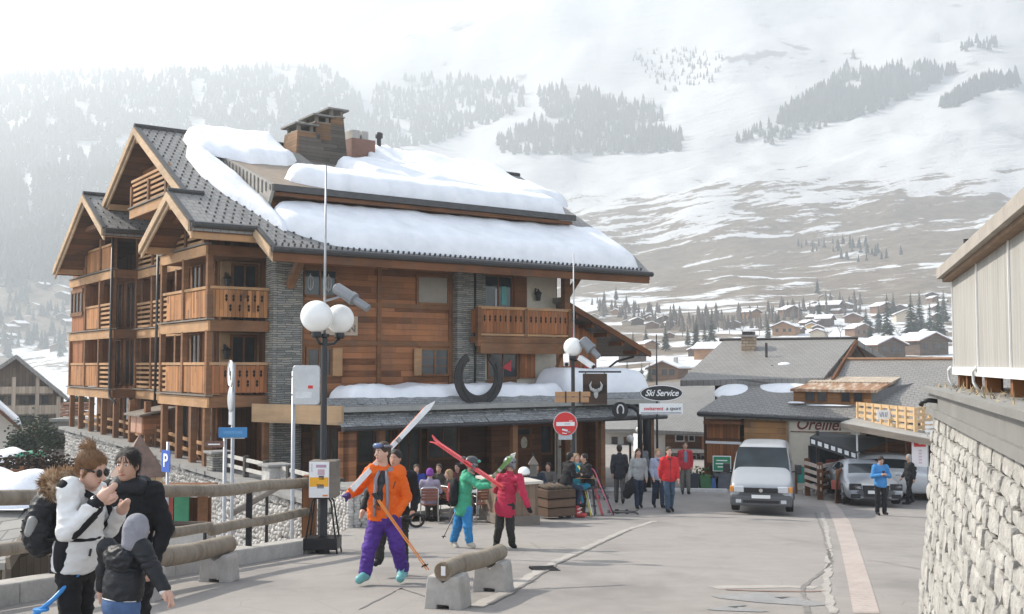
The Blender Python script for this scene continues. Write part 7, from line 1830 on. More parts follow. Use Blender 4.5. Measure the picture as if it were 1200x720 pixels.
def person(label, loc, rz, H=1.75, J=None, jacket=None, trousers=None, shoes=None, hair=HAIRD, style='short', skin=SKIN, bj=1., bt=1., h=.022, gloves=None, hem=.86, collar=True, eyes=True, look=None, seat=False, fine=False, boot=1.0, group=None, sleeve=True, face=True, zipc=None, tilt=0.):
    """J: joint overrides in metres for a 1.75 m figure; figure looks along -y, A = -x side, B = +x side"""
    t = thing('person', label, 'person', loc, rz, group); s = H/1.75
    j = dict(pel=(0,0,.95), chest=(0,0,1.27), neck=(0,.01,1.47), head=(0,-.02,1.635), sA=(-.165,0,1.41), sB=(.165,0,1.41), eA=(-.225,.03,1.13), eB=(.225,.03,1.13), wA=(-.215,-.06,.89), wB=(.215,-.06,.89),
             hA=(-.09,0,.92), hB=(.09,0,.92), kA=(-.10,-.02,.50), kB=(.10,-.02,.50), aA=(-.105,.03,.09), aB=(.105,.03,.09), tA=(-.12,-.13,.045), tB=(.12,-.13,.045))
    if J: j.update(J)
    if look is None: look = 0
    j = {k: Vector(v)*s for k, v in j.items()}
    hd = j['head']; HR = Matrix.Rotation(look, 3, 'Z') @ Matrix.Rotation(tilt, 3, 'X'); L = lambda x,y,z: hd+HR@Vector((x,y,z))*s
    hand = {}
    for a in 'AB':
        d = (j['w'+a]-j['e'+a]).normalized(); hand[a] = (j['w'+a], j['w'+a]+d*.09*s, d)
    # --- body, one skin
    pr = [('e',L(0,.005,.025),(.074*s,.094*s,.100*s),HR),('e',L(0,-.022,-.045),(.057*s,.068*s,.068*s),HR),('e',L(0,-.055,-.085),(.030*s,.026*s,.026*s),HR,.02),
          ('c',L(0,-.088,.012),L(0,-.112,-.028),.010*s,.0155*s,.012),('e',L(.076,.012,-.008),(.012*s,.02*s,.031*s),HR,.01),('e',L(-.076,.012,-.008),(.012*s,.02*s,.031*s),HR,.01),
          ('c',j['neck']-Vector((0,0,.05*s)),L(0,.012,-.06),.062*s,.052*s,.03),('c',j['pel'],j['chest'],.11*s,.12*s),('c',j['chest'],j['neck'],.11*s,.06*s)]
    if face: pr += [('-e',L(.031,-.088,.012),(.018*s,.014*s,.012*s),HR,.012),('-e',L(-.031,-.088,.012),(.018*s,.014*s,.012*s),HR,.012)]
    for a in 'AB':
        pr += [('c',j['chest'],j['s'+a],.06*s,.05*s),('c',j['s'+a],j['e'+a],.045*s,.038*s),('c',j['e'+a],j['w'+a],.038*s,.027*s)]
        pr += [('c',j['h'+a],j['k'+a],.07*s,.05*s),('c',j['k'+a],j['a'+a],.05*s,.038*s),('c',j['a'+a]-Vector((0,0,.03*s)),j['t'+a],.035*s,.03*s)]
        if not gloves:
            w0, w1, d = hand[a]; pr += [('c',w0,w0+d*.05*s,.027*s,.036*s),('c',w0+d*.05*s,w1+d*.06*s,.036*s,.022*s)]
            sd = d.cross(Vector((1,0,0)) if abs(d.x) < .8 else Vector((0,1,0))).normalized(); pr.append(('c',w0+d*.03*s,w0+d*.09*s+sd*.045*s,.016*s,.012*s,.012))
    body = solid('body', pr, skin, t, h if h > .015 else h*.8, .03)
    if eyes:
        for x in (-.031,.031):
            e = MB().ball(L(x,-.079,.012),(.0135*s,.009*s,.008*s),10,7,HR).build('eye', EYEW, t, smooth=True); MB().ball(L(x,-.0855,.012),(.0065*s,.004*s,.0068*s),8,6,HR).build('iris', EYED, e, smooth=True)
            MB().tube([L(x-.018,-.091,.032),L(x,-.096,.038),L(x+.018,-.089,.033)], .0035*s, 5).build('eyebrow', hair if hair else HAIRD, t)
        MB().tube([L(-.024,-.082,-.062),L(-.008,-.091,-.060),L(.008,-.091,-.060),L(.024,-.082,-.062)], [.003*s,.007*s,.007*s,.003*s], 6).build('mouth', LIP, t, smooth=True)
    # --- hair and headgear
    if style == 'short': solid('hair', [('e',L(0,.022,.045),(.088*s,.102*s,.095*s),HR),('e',L(0,.05,-.01),(.076*s,.065*s,.075*s),HR),('-e',L(0,-.085,-.03),(.062*s,.07*s,.075*s),HR,.015)], hair, t, h*.8, .02)
    elif style == 'bob': solid('hair', [('e',L(0,.022,.045),(.092*s,.106*s,.095*s),HR),('c',L(-.07,.03,.02),L(-.075,.03,-.12),.045*s,.04*s),('c',L(.07,.03,.02),L(.075,.03,-.12),.045*s,.04*s),('c',L(0,.07,.02),L(0,.07,-.13),.06*s,.05*s),('-e',L(0,-.085,-.03),(.058*s,.075*s,.085*s),HR,.015)], hair, t, h*.8, .02)
    elif style == 'bun': solid('hair', [('e',L(0,.022,.042),(.086*s,.106*s,.088*s),HR),('e',L(0,.055,.0),(.072*s,.06*s,.07*s),HR),('e',L(0,.075,.145),(.046*s,.046*s,.040*s),HR,.02),('e',L(.02,.10,.135),(.03*s,.025*s,.03*s),HR,.015),('c',L(-.072,-.02,.02),L(-.075,.0,-.05),.012*s,.006*s,.01),('-e',L(0,-.092,-.03),(.062*s,.07*s,.09*s),HR,.012)], hair, t, h*.7, .02)
    elif style == 'helmet':
        hl = solid('helmet', [('e',L(0,.012,.058),(.118*s,.138*s,.112*s),HR),('e',L(.09,.02,-.03),(.03*s,.05*s,.06*s),HR,.03),('e',L(-.09,.02,-.03),(.03*s,.05*s,.06*s),HR,.03),('-e',L(0,-.13,-.05),(.085*s,.10*s,.10*s),HR,.02)], hair, t, h*.7, .03)
    elif style == 'beanie': solid('knit_hat', [('e',L(0,.01,.055),(.092*s,.108*s,.10*s),HR),('e',L(0,.035,.0),(.088*s,.085*s,.07*s),HR),('-e',L(0,-.10,-.03),(.065*s,.07*s,.07*s),HR,.015)], hair, t, h*.7, .02)
    # --- clothes
    tor = (j['neck']-j['pel']).normalized(); hp = j['pel']+tor*(hem*s-.95*s if not seat else -.04*s)
    sh = (j['sB']-j['sA']); sx = sh.normalized(); tw = Matrix((sx, tor.cross(sx).normalized(), tor)).transposed()
    def T(x, y, f): return j['pel'].lerp(j['neck'], f)+sx*x*s+tw.col[1]*y*s
    if jacket:
        k = bj*s
        pj = [('e',T(0,-.005,.60),(.166*k,.122*k,.17*s),tw),('e',T(0,.0,.28),(.165*k,.122*k,.18*s),tw),('e',hp+tor*.10*s,(.176*k,.138*k,.26*s),tw),('e',T(0,.01,.86),(.13*k,.085*k,.08*s),tw),('p',hp-tor*.03*s,tor),('c',T(0,.01,.90),T(0,.005,1.03 if collar else .97),.075*k,.066*k)]
        for a in 'AB':
            w_ = j['w'+a]; e = j['e'+a]; ee = e.lerp(w_, .95 if sleeve else .35)
            pj += [('c',T(0,0,.82),j['s'+a]-Vector((0,0,.012*s)),.075*k,.074*k),('c',j['s'+a],e,.071*k,.058*k),('c',e,ee,.058*k,.047*k,.02)]
        jk = solid('jacket', pj, jacket, t, h, .035, 1, .014*s, .09)
    if jacket and zipc:
        zz = MB().tube([T(.0,-.115*bj,.90),T(0,-.128*bj,.62),T(0,-.128*bj,.30),hp-tw.col[1]*.142*bj*s],.007*s,5).build('zip', zipc, jk)
        MB().tube([T(-.055,-.075,.98),T(0,-.115,.88),T(.055,-.075,.98)],.016*s,6).build('collar_edge', zipc, jk, smooth=True)
    if trousers:
        k = bt*s; pt = [('e',j['pel']-Vector((0,0,.03*s)),(.152*k,.116*k,.13*s),None),('e',T(0,.0,.14),(.135*min(k,1.12*s),.10*min(k,1.12*s),.15*s),tw)]
        for a in 'AB': pt += [('c',j['h'+a],j['k'+a],.088*k,.068*k),('c',j['k'+a],j['a'+a].lerp(j['k'+a],.06),.066*k,.060*k)]
        tr = solid('trousers', pt, trousers, t, h, .03, 1, .015*s, .085)
    for a in 'AB':
        sm = shoes or BLK; k = boot*s
        an, to = j['a'+a], j['t'+a]; sl = Vector((0,0,.028*s))
        solid('boot' if boot > 1.1 else 'shoe', [('c',an+(j['k'+a]-an).normalized()*.10*s*(2.2 if boot > 1.1 else .4),an-sl,.055*k,.05*k),('c',an-sl+(an-to).normalized()*.03*s,to,.044*k,.040*k)], sm, t, min(h,.016), .02)
    if gloves:
        for a in 'AB':
            w0, w1, d = hand[a]; sd = d.cross(Vector((1,0,0)) if abs(d.x) < .8 else Vector((0,1,0))).normalized(); nn = d.cross(sd)
            pg = [('c',w0-d*.03*s,w0+d*.05*s,.042*s,.042*s),('c',w0+d*.02*s,w0+d*.09*s-sd*.05*s,.018*s,.016*s,.012)]
            for q in (-.027,-.009,.009,.027): pg.append(('c',w0+d*.05*s+nn*q*s,w0+d*(.13-.9*abs(q-.0045))*s+nn*q*1.1*s+sd*.02*s,.0145*s,.012*s,.008))
            solid('glove', pg, gloves, t, min(h*.6,.009), .012)
    return t, j, T, L, tw, s
def hand_mesh(parent, w0, d, n, curl=.5, s=1., mat=SKIN, h=.0045, thumb=1):
    "wrist w0, direction d, palm normal n (towards which the fingers close)"
    d = Vector(d).normalized(); n = Vector(n); n = (n-d*n.dot(d)).normalized(); x = d.cross(n)
    pr = [('c',Vector(w0)-d*.02*s,Vector(w0)+d*.02*s,.026*s,.027*s)]
    for i, (q, l) in enumerate(((-.030,.066),(-.010,.076),(.010,.072),(.028,.056))):
        b0 = Vector(w0)+d*.025*s+x*q*.6*s; b1 = Vector(w0)+d*.085*s+x*q*s; pr.append(('c',b0,b1,.016*s,.0115*s,.012))
        p = b1; a = 0
        for k, f in enumerate((.45,.30,.25)):
            a += curl*(.8,1.1,.7)[k]; e = p+(d*math.cos(a)+n*math.sin(a))*l*f*s; pr.append(('c',p,e,(.0098-.0012*k)*s,(.0088-.0012*k)*s,.004)); p = e
    tb = Vector(w0)+d*.02*s-x*.022*thumb*s; t1 = tb+(d*.7-x*.6*thumb+n*.5)*.035*s; t2 = t1+(d*.8+n*.55*curl-x*.1*thumb)*.032*s; t3 = t2+(d*.7+n*.8*curl+x*.3*thumb)*.024*s
    pr += [('c',tb,t1,.016*s,.012*s,.01),('c',t1,t2,.012*s,.0105*s,.004),('c',t2,t3,.0105*s,.009*s,.004)]
    return solid('hand', pr, mat, parent, h, .006)
def walk(f=1., sw=1., dz=0.):
    "mid-stride: B leg forward when f>0"
    a = .17*f
    return dict(kB=(.09,-.10*abs(f)-.02,.50) if f > 0 else (.09,.03,.50), aB=(.09,-a*1.15,.09) if f > 0 else (.09,-a*1.2,.13), tB=(.10,-a*1.15-.17,.07) if f > 0 else (.10,-a*1.2-.15,.045),
                kA=(-.09,.04,.50) if f > 0 else (-.09,-.12,.50), aA=(-.09,a*1.25,.14) if f > 0 else (-.09,a*1.15,.09), tA=(-.10,a*1.25-.14,.045) if f > 0 else (-.10,a*1.15-.17,.07),
                eA=(-.225,-.03*f*sw+.02,1.14), wA=(-.21,-.17*f*sw-.03,.93), eB=(.225,.06*f*sw+.02,1.14), wB=(.21,.12*f*sw-.04,.92))
def sitpose(z=.47, lean=0):
    return dict(pel=(0,0,z+.06), chest=(0,-.03-lean,z+.40), neck=(0,-.04-lean*1.4,z+.60), head=(0,-.07-lean*1.6,z+.765), sA=(-.18,-.03-lean*1.3,z+.55), sB=(.18,-.03-lean*1.3,z+.55), eA=(-.25,-.12,z+.30), eB=(.25,-.12,z+.30), wA=(-.14,-.33,z+.30), wB=(.14,-.33,z+.30),
                hA=(-.09,-.02,z+.05), hB=(.09,-.02,z+.05), kA=(-.11,-.43,z+.04), kB=(.11,-.43,z+.04), aA=(-.11,-.40,.09), aB=(.11,-.40,.09), tA=(-.12,-.56,.045), tB=(.12,-.56,.045))
BLACKC = cloth('black_cloth', (.016,.016,.018)); BLACKD = cloth('black_down', (.020,.021,.024), .5); WHITEC = cloth('white_jacket', (.72,.715,.70), .7, .05, 5, .45); JEANS = cloth('jeans', (.075,.13,.25), .85, .25, 9); JEANSD = cloth('jeans_dark', (.03,.045,.075), .85, .25); GREYC = cloth('grey_knit', (.27,.27,.30), .9, .1, 20, .4)
ORANGE = cloth('orange_jacket', (.78,.135,.012), .6, .08, 4, .5); PURPLE = cloth('purple_trousers', (.085,.035,.24), .75, .2, 4, .6); TURQ = M('turquoise_boot', (.16,.42,.42), .4, .1, 4, .05); PLAID = cloth('dark_shirt', (.05,.052,.055), .9, .4, 16); GREENC = cloth('green_jacket', (.06,.36,.21), .65, .12, 4, .45); BLUEP = cloth('blue_trousers', (.035,.22,.48), .7, .15, 4, .5); REDM = cloth('crimson_jacket', (.48,.028,.075), .65, .1, 4, .45); DKTR = cloth('charcoal_trousers', (.04,.038,.036), .85, .2, 5, .5)
LINER = cloth('grey_liner', (.28,.27,.30)); FUR = None
GOGB = M('goggle_lens', (.10,.14,.26), .1, .2, 10, 0, .3); STRAP = M('goggle_strap', (.20,.20,.24), .7, .3, 20)

# ---- 1. woman in the white jacket
d = 7.2; loc = Vector((P(90,600,d).x, d, g(P(90,600,d).x,d)))
def pj(px, py, dd, loc, rz):
    "picture point -> figure's local frame"
    return Matrix.Rotation(-rz,3,'Z') @ (P(px,py,dd)-loc)
rz = R(80); q = lambda px,py,dd=d: pj(px,py,dd,loc,rz)/(1.70/1.75)
W1 = dict(neck=(0,-.07,1.45), head=tuple(q(108,551,7.12)), sA=tuple(q(82,573,7.02)), sB=(.18,-.02,1.42), eA=tuple(q(78,624,6.93)), wA=tuple(q(115,588,6.95)), eB=(.25,-.10,1.14), wB=(.12,-.26,1.28), chest=(0,-.02,1.26), kA=(-.10,-.04,.50), kB=(.10,-.0,.50), aB=(.11,.05,.09), tB=(.12,-.12,.045))
w1, j, T, L, tw, s = person('woman in a white and black ski jacket with fur hood, hand raised to her face', loc, rz, 1.70, W1, WHITEC, BLACKC, BLACKC, M('hair_auburn',(.23,.125,.06),.55,.35,25,.5), 'bun', SKINP, 1.06, .98, .0105, None, .925, True, False, -.2, tilt=.30)
hand_mesh(w1, j['wA']+(j['wA']-j['eA']).normalized()*.0, (j['wA']-j['eA'])*.7+Vector((0,-.12,.03)), (.9,-.1,.2), 1.15, 1.06, SKINP, .005)
def strands(t, n, target, seed, l=.06, names='hair'):
    "fine ribbons of hair combed towards a point"
    rg = random.Random(seed); ho = [c for c in t.children if c.name.startswith(names)][0]; me = ho.data; b = MB(); fs = me.polygons; target = Vector(target)
    for _ in range(n):
        f = fs[rg.randrange(len(fs))]; nn = f.normal; p = f.center+nn*.0015; d = (target-p); d = (d-nn*d.dot(nn)); 
        if d.length < .01: continue
        d = (d.normalized()+Vector((rg.uniform(-1,1),rg.uniform(-1,1),rg.uniform(-1,1)))*.18).normalized(); sd = d.cross(nn).normalized()*.0016; ll = l*rg.uniform(.5,1.3)
        q = p+d*ll*.5+nn*.004; e = p+d*ll+nn*rg.uniform(-.001,.004); b.add([p-sd,p+sd,q+sd,q-sd,e],[(0,1,2,3),(3,2,4)])
    return b.build('strands', ho.data.materials[0], ho)
strands(w1, 2600, L(0,.085,.14), 4)
# sunglasses
for x in (-.034,.034): MB().ball(L(x,-.097,.012),(.031,.012,.027),16,10).build('sunglass_lens', M('dark_lens',(.012,.012,.014),.08,.1), w1, smooth=True)
MB().tube([L(-.07,-.085,.02),L(-.082,-.02,.02),L(-.082,.03,.012)],.006,6).build('sunglass_arm', BLK, w1)
MB().tube([L(.07,-.085,.02),L(.082,-.02,.02),L(.082,.03,.012)],.006,6).build('sunglass_arm', BLK, w1)
MB().tube([L(-.022,-.078,-.062),L(0,-.090,-.060),L(.022,-.078,-.062)],[.003,.007,.003],6).build('mouth', LIP, w1)
# fur hood: many tufts round a thick collar roll
rg = random.Random(2); b = MB()
for k in range(2600):
    a = rg.uniform(-2.6,2.6); rr = rg.uniform(.0,.075)
    c = T(0,.09,1.02)+Vector((math.sin(a)*.155, .02-math.cos(a)*-.085+.03, .035*math.cos(a)*1.0))
    dv = Vector((rg.gauss(0,1),rg.gauss(0,1),rg.gauss(0,1))).normalized(); p = c+dv*.055; e = p+dv*.045+Vector((rg.uniform(-1,1),rg.uniform(-1,1),rg.uniform(-1,1)))*.014; sd = dv.cross(Vector((.3,.4,.8))).normalized()*.006
    b.add([p-sd,p+sd,e],[(0,1,2)])
def furm():
    m, nt, b_ = newmat('fur', .9, 0, .15); n = nt.noise(nt.coord(), 16, 4); nt.set(b_.inputs['Base Color'], nt.ramp(n, [(.3,(.16,.095,.05)),(.5,(.40,.28,.18)),(.7,(.62,.50,.38))])); return m
FUR = furm(); hood = solid('fur_hood', [('c',T(0,.09,1.02)+Vector((math.sin(a)*.15, .05+math.cos(a)*.085, .035*math.cos(a))),T(0,.09,1.02)+Vector((math.sin(a+.5)*.15, .05+math.cos(a+.5)*.085, .035*math.cos(a+.5))),.058,.058) for a in np.linspace(-2.5,2.0,10)], FUR, w1, .014, .02); b.build('fur', FUR, hood)
solid('hood_lining', [('e',T(0,.13,.93),(.15,.085,.10),None)], WHITEC, w1, .015, .03)
# black panels of the jacket
solid('belt', [('e',T(0,0,.36),(.186,.143,.03),tw)], BLACKC, w1, .008, .01)
solid('side_panel', [('e',T(-.135,.02,.10),(.075,.062,.13),tw),('e',T(-.135,.03,.22),(.06,.06,.10),tw)], BLACKC, w1, .01, .03)
solid('shoulder_patch', [('e',j['sA']+Vector((-.020,.012,.012)),(.064,.062,.062),None)], BLACKC, w1, .01, .02)
dA_ = (j['wA']-j['eA']); solid('sleeve_stripe', [('c',j['eA']+Vector((-.0,-.028,-.034))+dA_*.1,j['wA']+Vector((0,-.026,-.026))-dA_*.1,.034,.030)], BLACKC, w1, .01, .02); solid('cuff', [('c',j['wA']-dA_*.10,j['wA']-dA_*.02,.053,.050)], BLACKC, w1, .009, .01)
MB().bar(T(-.10,-.140,.12),T(-.10,-.143,.22),.008,.014).build('zip_pocket', BLK, w1)
# ---- backpack worn by her
bp = thing('backpack', 'black backpack with a grey side bottle on the back of the woman in white', 'backpack', loc, rz)
solid('pack_body', [('e',T(0,.27,.55),(.15,.10,.20),tw),('e',T(0,.25,.30),(.155,.11,.15),tw),('e',T(0,.31,.42),(.11,.08,.13),tw),('e',T(0,.20,.80),(.12,.07,.07),tw)], BLACKD, bp, .011, .04, 1, .016, .07)
solid('bottle', [('c',T(-.15,.28,.32),T(-.155,.27,.48),.036,.034)], M('bottle_grey',(.30,.30,.29),.4,.2), bp, .01)
for x in (-1,1): MB().tube([T(x*.10,.17,.90),T(x*.115,.05,1.02),T(x*.12,-.10,.92),T(x*.13,-.15,.66),T(x*.15,-.06,.38),T(x*.14,.15,.25)],[.02,.024,.024,.02,.014,.012],7).build('shoulder_strap', BLACKC, bp, smooth=True)
for z in (.3,.45,.6): MB().tube([T(-.12,.36,z),T(0,.40,z),T(.12,.36,z)],.007,5).build('strap', DARKIRON, bp)
# ---- 2. woman in black
d = 8.0; loc = Vector((P(152,600,d).x, d, g(P(152,600,d).x,d))); rz = R(4)
q2_ = lambda px,py,dd=d: tuple(pj(px,py,dd,loc,rz)/(1.70/1.75))
W2 = dict(head=q2_(149,546,7.96), neck=(0,.0,1.45), eA=(-.27,.02,1.12), wA=q2_(115,655,7.75), eB=(.27,.0,1.12), wB=(.22,-.10,.90))
w2, j, T, L, tw, s = person('dark-haired woman in a black coat standing behind the woman in white', loc, rz, 1.70, W2, BLACKC, BLACKC, BLACKC, HAIRD, 'short', SKIN, 1.12, 1.0, .011, None, .62, True, True, -.15)
hand_mesh(w2, j['wA'], (j['wA']-j['eA']), (.5,.8,0), .35, 1., SKIN, .006)
strands(w2, 1600, L(0,.10,-.06), 5, .05)
solid('scarf', [('c',T(-.08,-.05,.98),T(.08,-.05,.98),.07,.07),('c',T(-.09,.03,1.02),T(.09,.03,1.02),.065,.065)], BLACKD, w2, .012, .03)
# ---- 3. child
d = 6.75; loc = Vector((P(146,600,d).x, d, g(P(146,600,d).x,d))); rz = R(140)
kk = 1.24/1.75; q3 = lambda px,py,dd=d: tuple(pj(px,py,dd,loc,rz)/kk)
C1 = dict(pel=(0,.02,.93), chest=(0,.0,1.22), neck=(0,-.03,1.42), head=q3(161,622,6.74), sA=q3(166,643,6.70), sB=q3(126,641,6.86), eA=q3(180,668,6.66), wA=q3(193,692,6.62), eB=q3(122,668,6.9), wB=q3(120,690,6.95), kA=(-.11,-.05,.48), kB=(.11,.03,.48), aB=(.11,.10,.09), tB=(.12,-.05,.045))
c1, j, T, L, tw, s = person('child in a black puffer jacket, grey knit hood and jeans seen from behind', loc, rz, 1.24, C1, BLACKD, JEANS, BLACKC, GREYC, 'beanie', SKINP, 1.10, 1.1, .010, None, 1.08, True, False, .0)
hand_mesh(c1, j['wA'], (j['wA']-j['eA']), (.3,.6,-.3), .4, .78, SKINP, .0045)
solid('hood', [('e',T(0,.085,.93),(.125,.065,.085),tw),('c',T(-.09,.02,1.02),T(0,.075,1.0),.045,.05),('c',T(.09,.02,1.02),T(0,.075,1.0),.045,.05)], BLACKD, c1, .008, .03, 1, .012, .06)
solid('knit_hood', [('e',L(0,.015,.01),(.072,.085,.095),None),('c',L(0,.03,-.05),L(0,.04,-.10),.065,.07)], GREYC, c1, .009, .03)
for f in (.31,.45,.59,.73): solid('quilt_roll', [('e',T(0,0,f+.03),(.139 if f < .5 else .134,.106,.040),tw)], BLACKD, c1, .010, .02, 1, .012, .06)
solid('waistband', [('e',T(0,0,.09),(.135,.107,.11),tw)], JEANS, c1, .009, .02)
solid('hem_band', [('e',T(0,0,.215),(.136,.107,.011),tw)], WHITEC, c1, .006, .008); dA_ = (j['wA']-j['eA']).normalized(); solid('cuff', [('c',j['wA']-dA_*.012,j['wA']-dA_*.004,.037,.036)], WHITEC, c1, .005, .006)
for f in (.25,.5,.75): p_ = j['sA'].lerp(j['eA'],f); solid('sleeve_roll', [('e',p_,(.062,.062,.036),None)], BLACKD, c1, .010, .02)
# blue sledge pole between them
t = thing('ski_pole', 'bright blue ski pole held low beside the woman in white', 'ski pole'); MB().tube([P(36,725,6.9),P(62,703,7.0),P(96,668,7.1),P(124,636,7.35)],[.02,.016,.016,.022],8).build('shaft', M('sky_blue',(.05,.26,.62),.4,.08), t, smooth=True); MB().tube([P(116,646,7.28),P(126,634,7.37)],.026,8).build('grip', M('blue_grip',(.16,.35,.6),.6,.1), t)
MB().lathe([(.05,0),(.05,.015)],P(48,716,6.95),12).build('basket', M('sky_blue',(.05,.26,.62)), t)
# ---- 4. man with the orange jacket carrying skis
d = 14.0; loc = Vector((P(447,600,d).x, d, g(P(447,600,d).x,d))); rz = R(-22); kk = 1.84/1.75
q4 = lambda px,py,dd=d: tuple(pj(px,py,dd,loc,rz)/kk)
O1 = dict(pel=q4(450,605,14.0), chest=q4(451,570,14.0), neck=q4(450,550,14.0), head=q4(448,530.5,13.95), sA=q4(436,552,13.95), sB=q4(467,553,14.02), eA=q4(419,573,14.02), wA=q4(409,580,13.80), eB=q4(476,583,14.05), wB=q4(464,604,13.85), hA=q4(442,612,14), hB=q4(459,612,14), kA=q4(433,642,13.85), kB=q4(466,643,13.95), aA=q4(428,672,13.8), aB=q4(472,669,14.05), tA=q4(421,679.5,13.62), tB=q4(469,678,13.9))
o1, j, T, L, tw, s = person('man in an open orange ski jacket and purple trousers carrying skis on his shoulder', loc, rz, 1.84, O1, ORANGE, PURPLE, TURQ, HAIRB, 'short', SKINP, 1.18, 1.30, .0135, cloth('purple_glove',(.06,.04,.15)), .93, True, True, -.35, boot=1.35)
solid('shirt', [('e',T(-.055,-.085,.52),(.062,.075,.24),tw),('e',T(-.05,-.085,.20),(.066,.07,.20),tw),('c',T(-.02,-.06,.92),T(-.03,-.09,.7),.05,.06)], PLAID, o1, .012, .03)
for x in (-.115,.025): MB().tube([T(x*.6,-.07,.98),T(x,-.150,.80),T(x*1.1,-.158,.45),T(x*1.15,-.150,.02)],[.022,.024,.022,.02],6).build('jacket_lining', LINER, o1, smooth=True)
solid('open_collar', [('e',T(.07,-.03,.98),(.07,.06,.05),tw),('e',T(-.09,-.02,.97),(.05,.06,.045),tw)], LINER, o1, .012, .02)
MB().ball(L(0,-.075,.085),(.088,.05,.040),16,10,Matrix.Rotation(-.35,3,'Z')).build('goggle_lens', GOGB, o1, smooth=True); MB().tube([L(-.085,-.04,.085),L(-.098,.03,.085),L(-.05,.11,.07),L(.05,.11,.07),L(.098,.03,.085),L(.085,-.04,.085)],.017,7).build('goggle_strap', STRAP, o1, smooth=True)
MB().tube([T(.10,-.145,.62),T(.115,-.15,.70),T(.13,-.135,.78)],.006,5).build('zip', BLK, o1); MB().bar(T(-.13,-.14,.56),T(-.13,-.145,.64),.03,.02).build('radio', RED, o1)
ski_pair('skis', 'orange and white skis on the shoulder of the man in the orange jacket', P(411,575,13.58), P(506,473,15.0), (OSK,WSK,M('binding_grey',(.30,.30,.31),.4,.3)), (.75,-.2,.62), .064)
pl = thing('ski_poles', 'pair of orange ski poles held by the man in the orange jacket', 'ski poles')
for o in (0,.035):
    p_, e = P(442+o*60,586,13.62), P(500+o*80,668,13.35+o); ps = MB().tube([p_,e],[.011,.007],7).build('pole', M('pole_orange',(.75,.26,.05),.35,.1), pl); MB().tube([p_+(p_-e).normalized()*.10,p_],.018,7).build('grip', BLK, ps); MB().lathe([(.035,0),(.035,.01)],e+(p_-e).normalized()*.06,10,(p_-e).normalized().to_track_quat('Z','Y').to_matrix()).build('basket', BLK, ps)
    MB().tube([p_,p_+Vector((-.05,-.03,-.08)),p_+Vector((.02,-.03,-.13)),p_],.007,5).build('wrist_loop', BLK, ps)
# ---- 5. companion in black behind him
d = 15.0; loc = Vector((P(465,600,d).x, d, g(P(465,600,d).x,d))); rz = R(-15); q5 = lambda px,py,dd=d: tuple(pj(px,py,dd,loc,rz)/(1.72/1.75))
B1 = dict(head=q5(463,538,15.0), neck=q5(465,552,15), sA=q5(452,557,15), sB=q5(482,558,15), eB=q5(488,582,15), wB=q5(484,599,14.8), eA=q5(432,580,14.9), wA=q5(426,597,14.75), kA=q5(446,630,14.85), aA=q5(444,656,14.8), tA=q5(440,661,14.65), chest=q5(466,575,15), pel=q5(464,604,15))
b1, j, T, L, tw, s = person('companion in black half hidden behind the man in orange holding goggles', loc, rz, 1.72, B1, BLACKC, DKTR, BLACKC, HAIRD, 'short', SKIN, 1.1, 1.15, .018, None, .82)
t = thing('goggles', 'black ski goggles and strap hanging from the hand of the companion in black', 'goggles'); p_ = P(488,610,14.7); MB().tube([p_+Vector((.10*math.cos(a),.0,.085*math.sin(a))) for a in np.linspace(0,6.283,15)[:-1]],.020,6,closed=True).build('strap', BLK, t, smooth=True); MB().ball(p_+Vector((-.15,-.02,.02)),(.09,.05,.06),12,8).build('lens', M('dark_lens',(.012,.012,.014)), t, smooth=True)
# ---- 6. skier in green
d = 20.0; loc = Vector((P(543,600,d).x, d, g(P(543,600,d).x,d))); rz = R(118); kk = 1.76/1.75; q6 = lambda px,py,dd=d: tuple(pj(px,py,dd,loc,rz)/kk)
G1 = dict(head=q6(553,545,20), neck=q6(546,556,20), chest=q6(545,572,20), pel=q6(543,594,20), sA=q6(548,559,19.8), sB=q6(545,559,20.2), eA=q6(562,570,19.65), wA=q6(575,569,19.55), eB=q6(560,568,20.3), wB=q6(572,563,20.4), hA=q6(547,598,19.92), hB=q6(539,598,20.08), kA=q6(548,617,19.85), aA=q6(550,635,19.9), tA=q6(555,640,19.85), kB=q6(536,618,20.05), aB=q6(531,634,20.2), tB=q6(535,641,20.1))
g1_, j, T, L, tw, s = person('skier in a green jacket and bright blue trousers carrying red skis', loc, rz, 1.76, G1, GREENC, BLUEP, cloth('ski_boot_white',(.50,.47,.40),.5), M('helmet_dark',(.07,.075,.08),.35,.15,5,0), 'helmet', SKINP, 1.12, 1.22, .017, None, .82, True, False, .0, boot=1.2)
MB().tube([L(-.10,-.08,.07),L(-.06,-.13,.065),L(.06,-.13,.065),L(.10,-.08,.07)],.028,8).build('goggles', M('goggle_mint',(.10,.45,.32),.2,.15), g1_, smooth=True)
bp = thing('backpack', 'black backpack with red piping on the skier in green', 'backpack', loc, rz); solid('pack_body', [('e',T(0,.20,.55),(.15,.09,.20),tw),('e',T(0,.20,.25),(.15,.10,.16),tw)], BLACKC, bp, .016, .04)
for x in (-.08,.08): MB().tube([T(x,.30,.70),T(x,.315,.45),T(x,.30,.15)],.008,5).build('red_piping', RSK, bp)
ski_pair('skis', 'red skis over the shoulder of the skier in green', P(590,572,19.3), P(505,514,20.4), (RSK,RSK,BIND), (.4,-.3,.8), .066)
pl = thing('ski_pole', 'thin dark ski pole trailing beside the blue trousers', 'ski pole'); MB().tube([P(534,600,19.6),P(519,631,19.4)],.01,6).build('shaft', BLK, pl); MB().lathe([(.04,0),(.04,.01)],P(520,629,19.4),10).build('basket', BLK, pl)
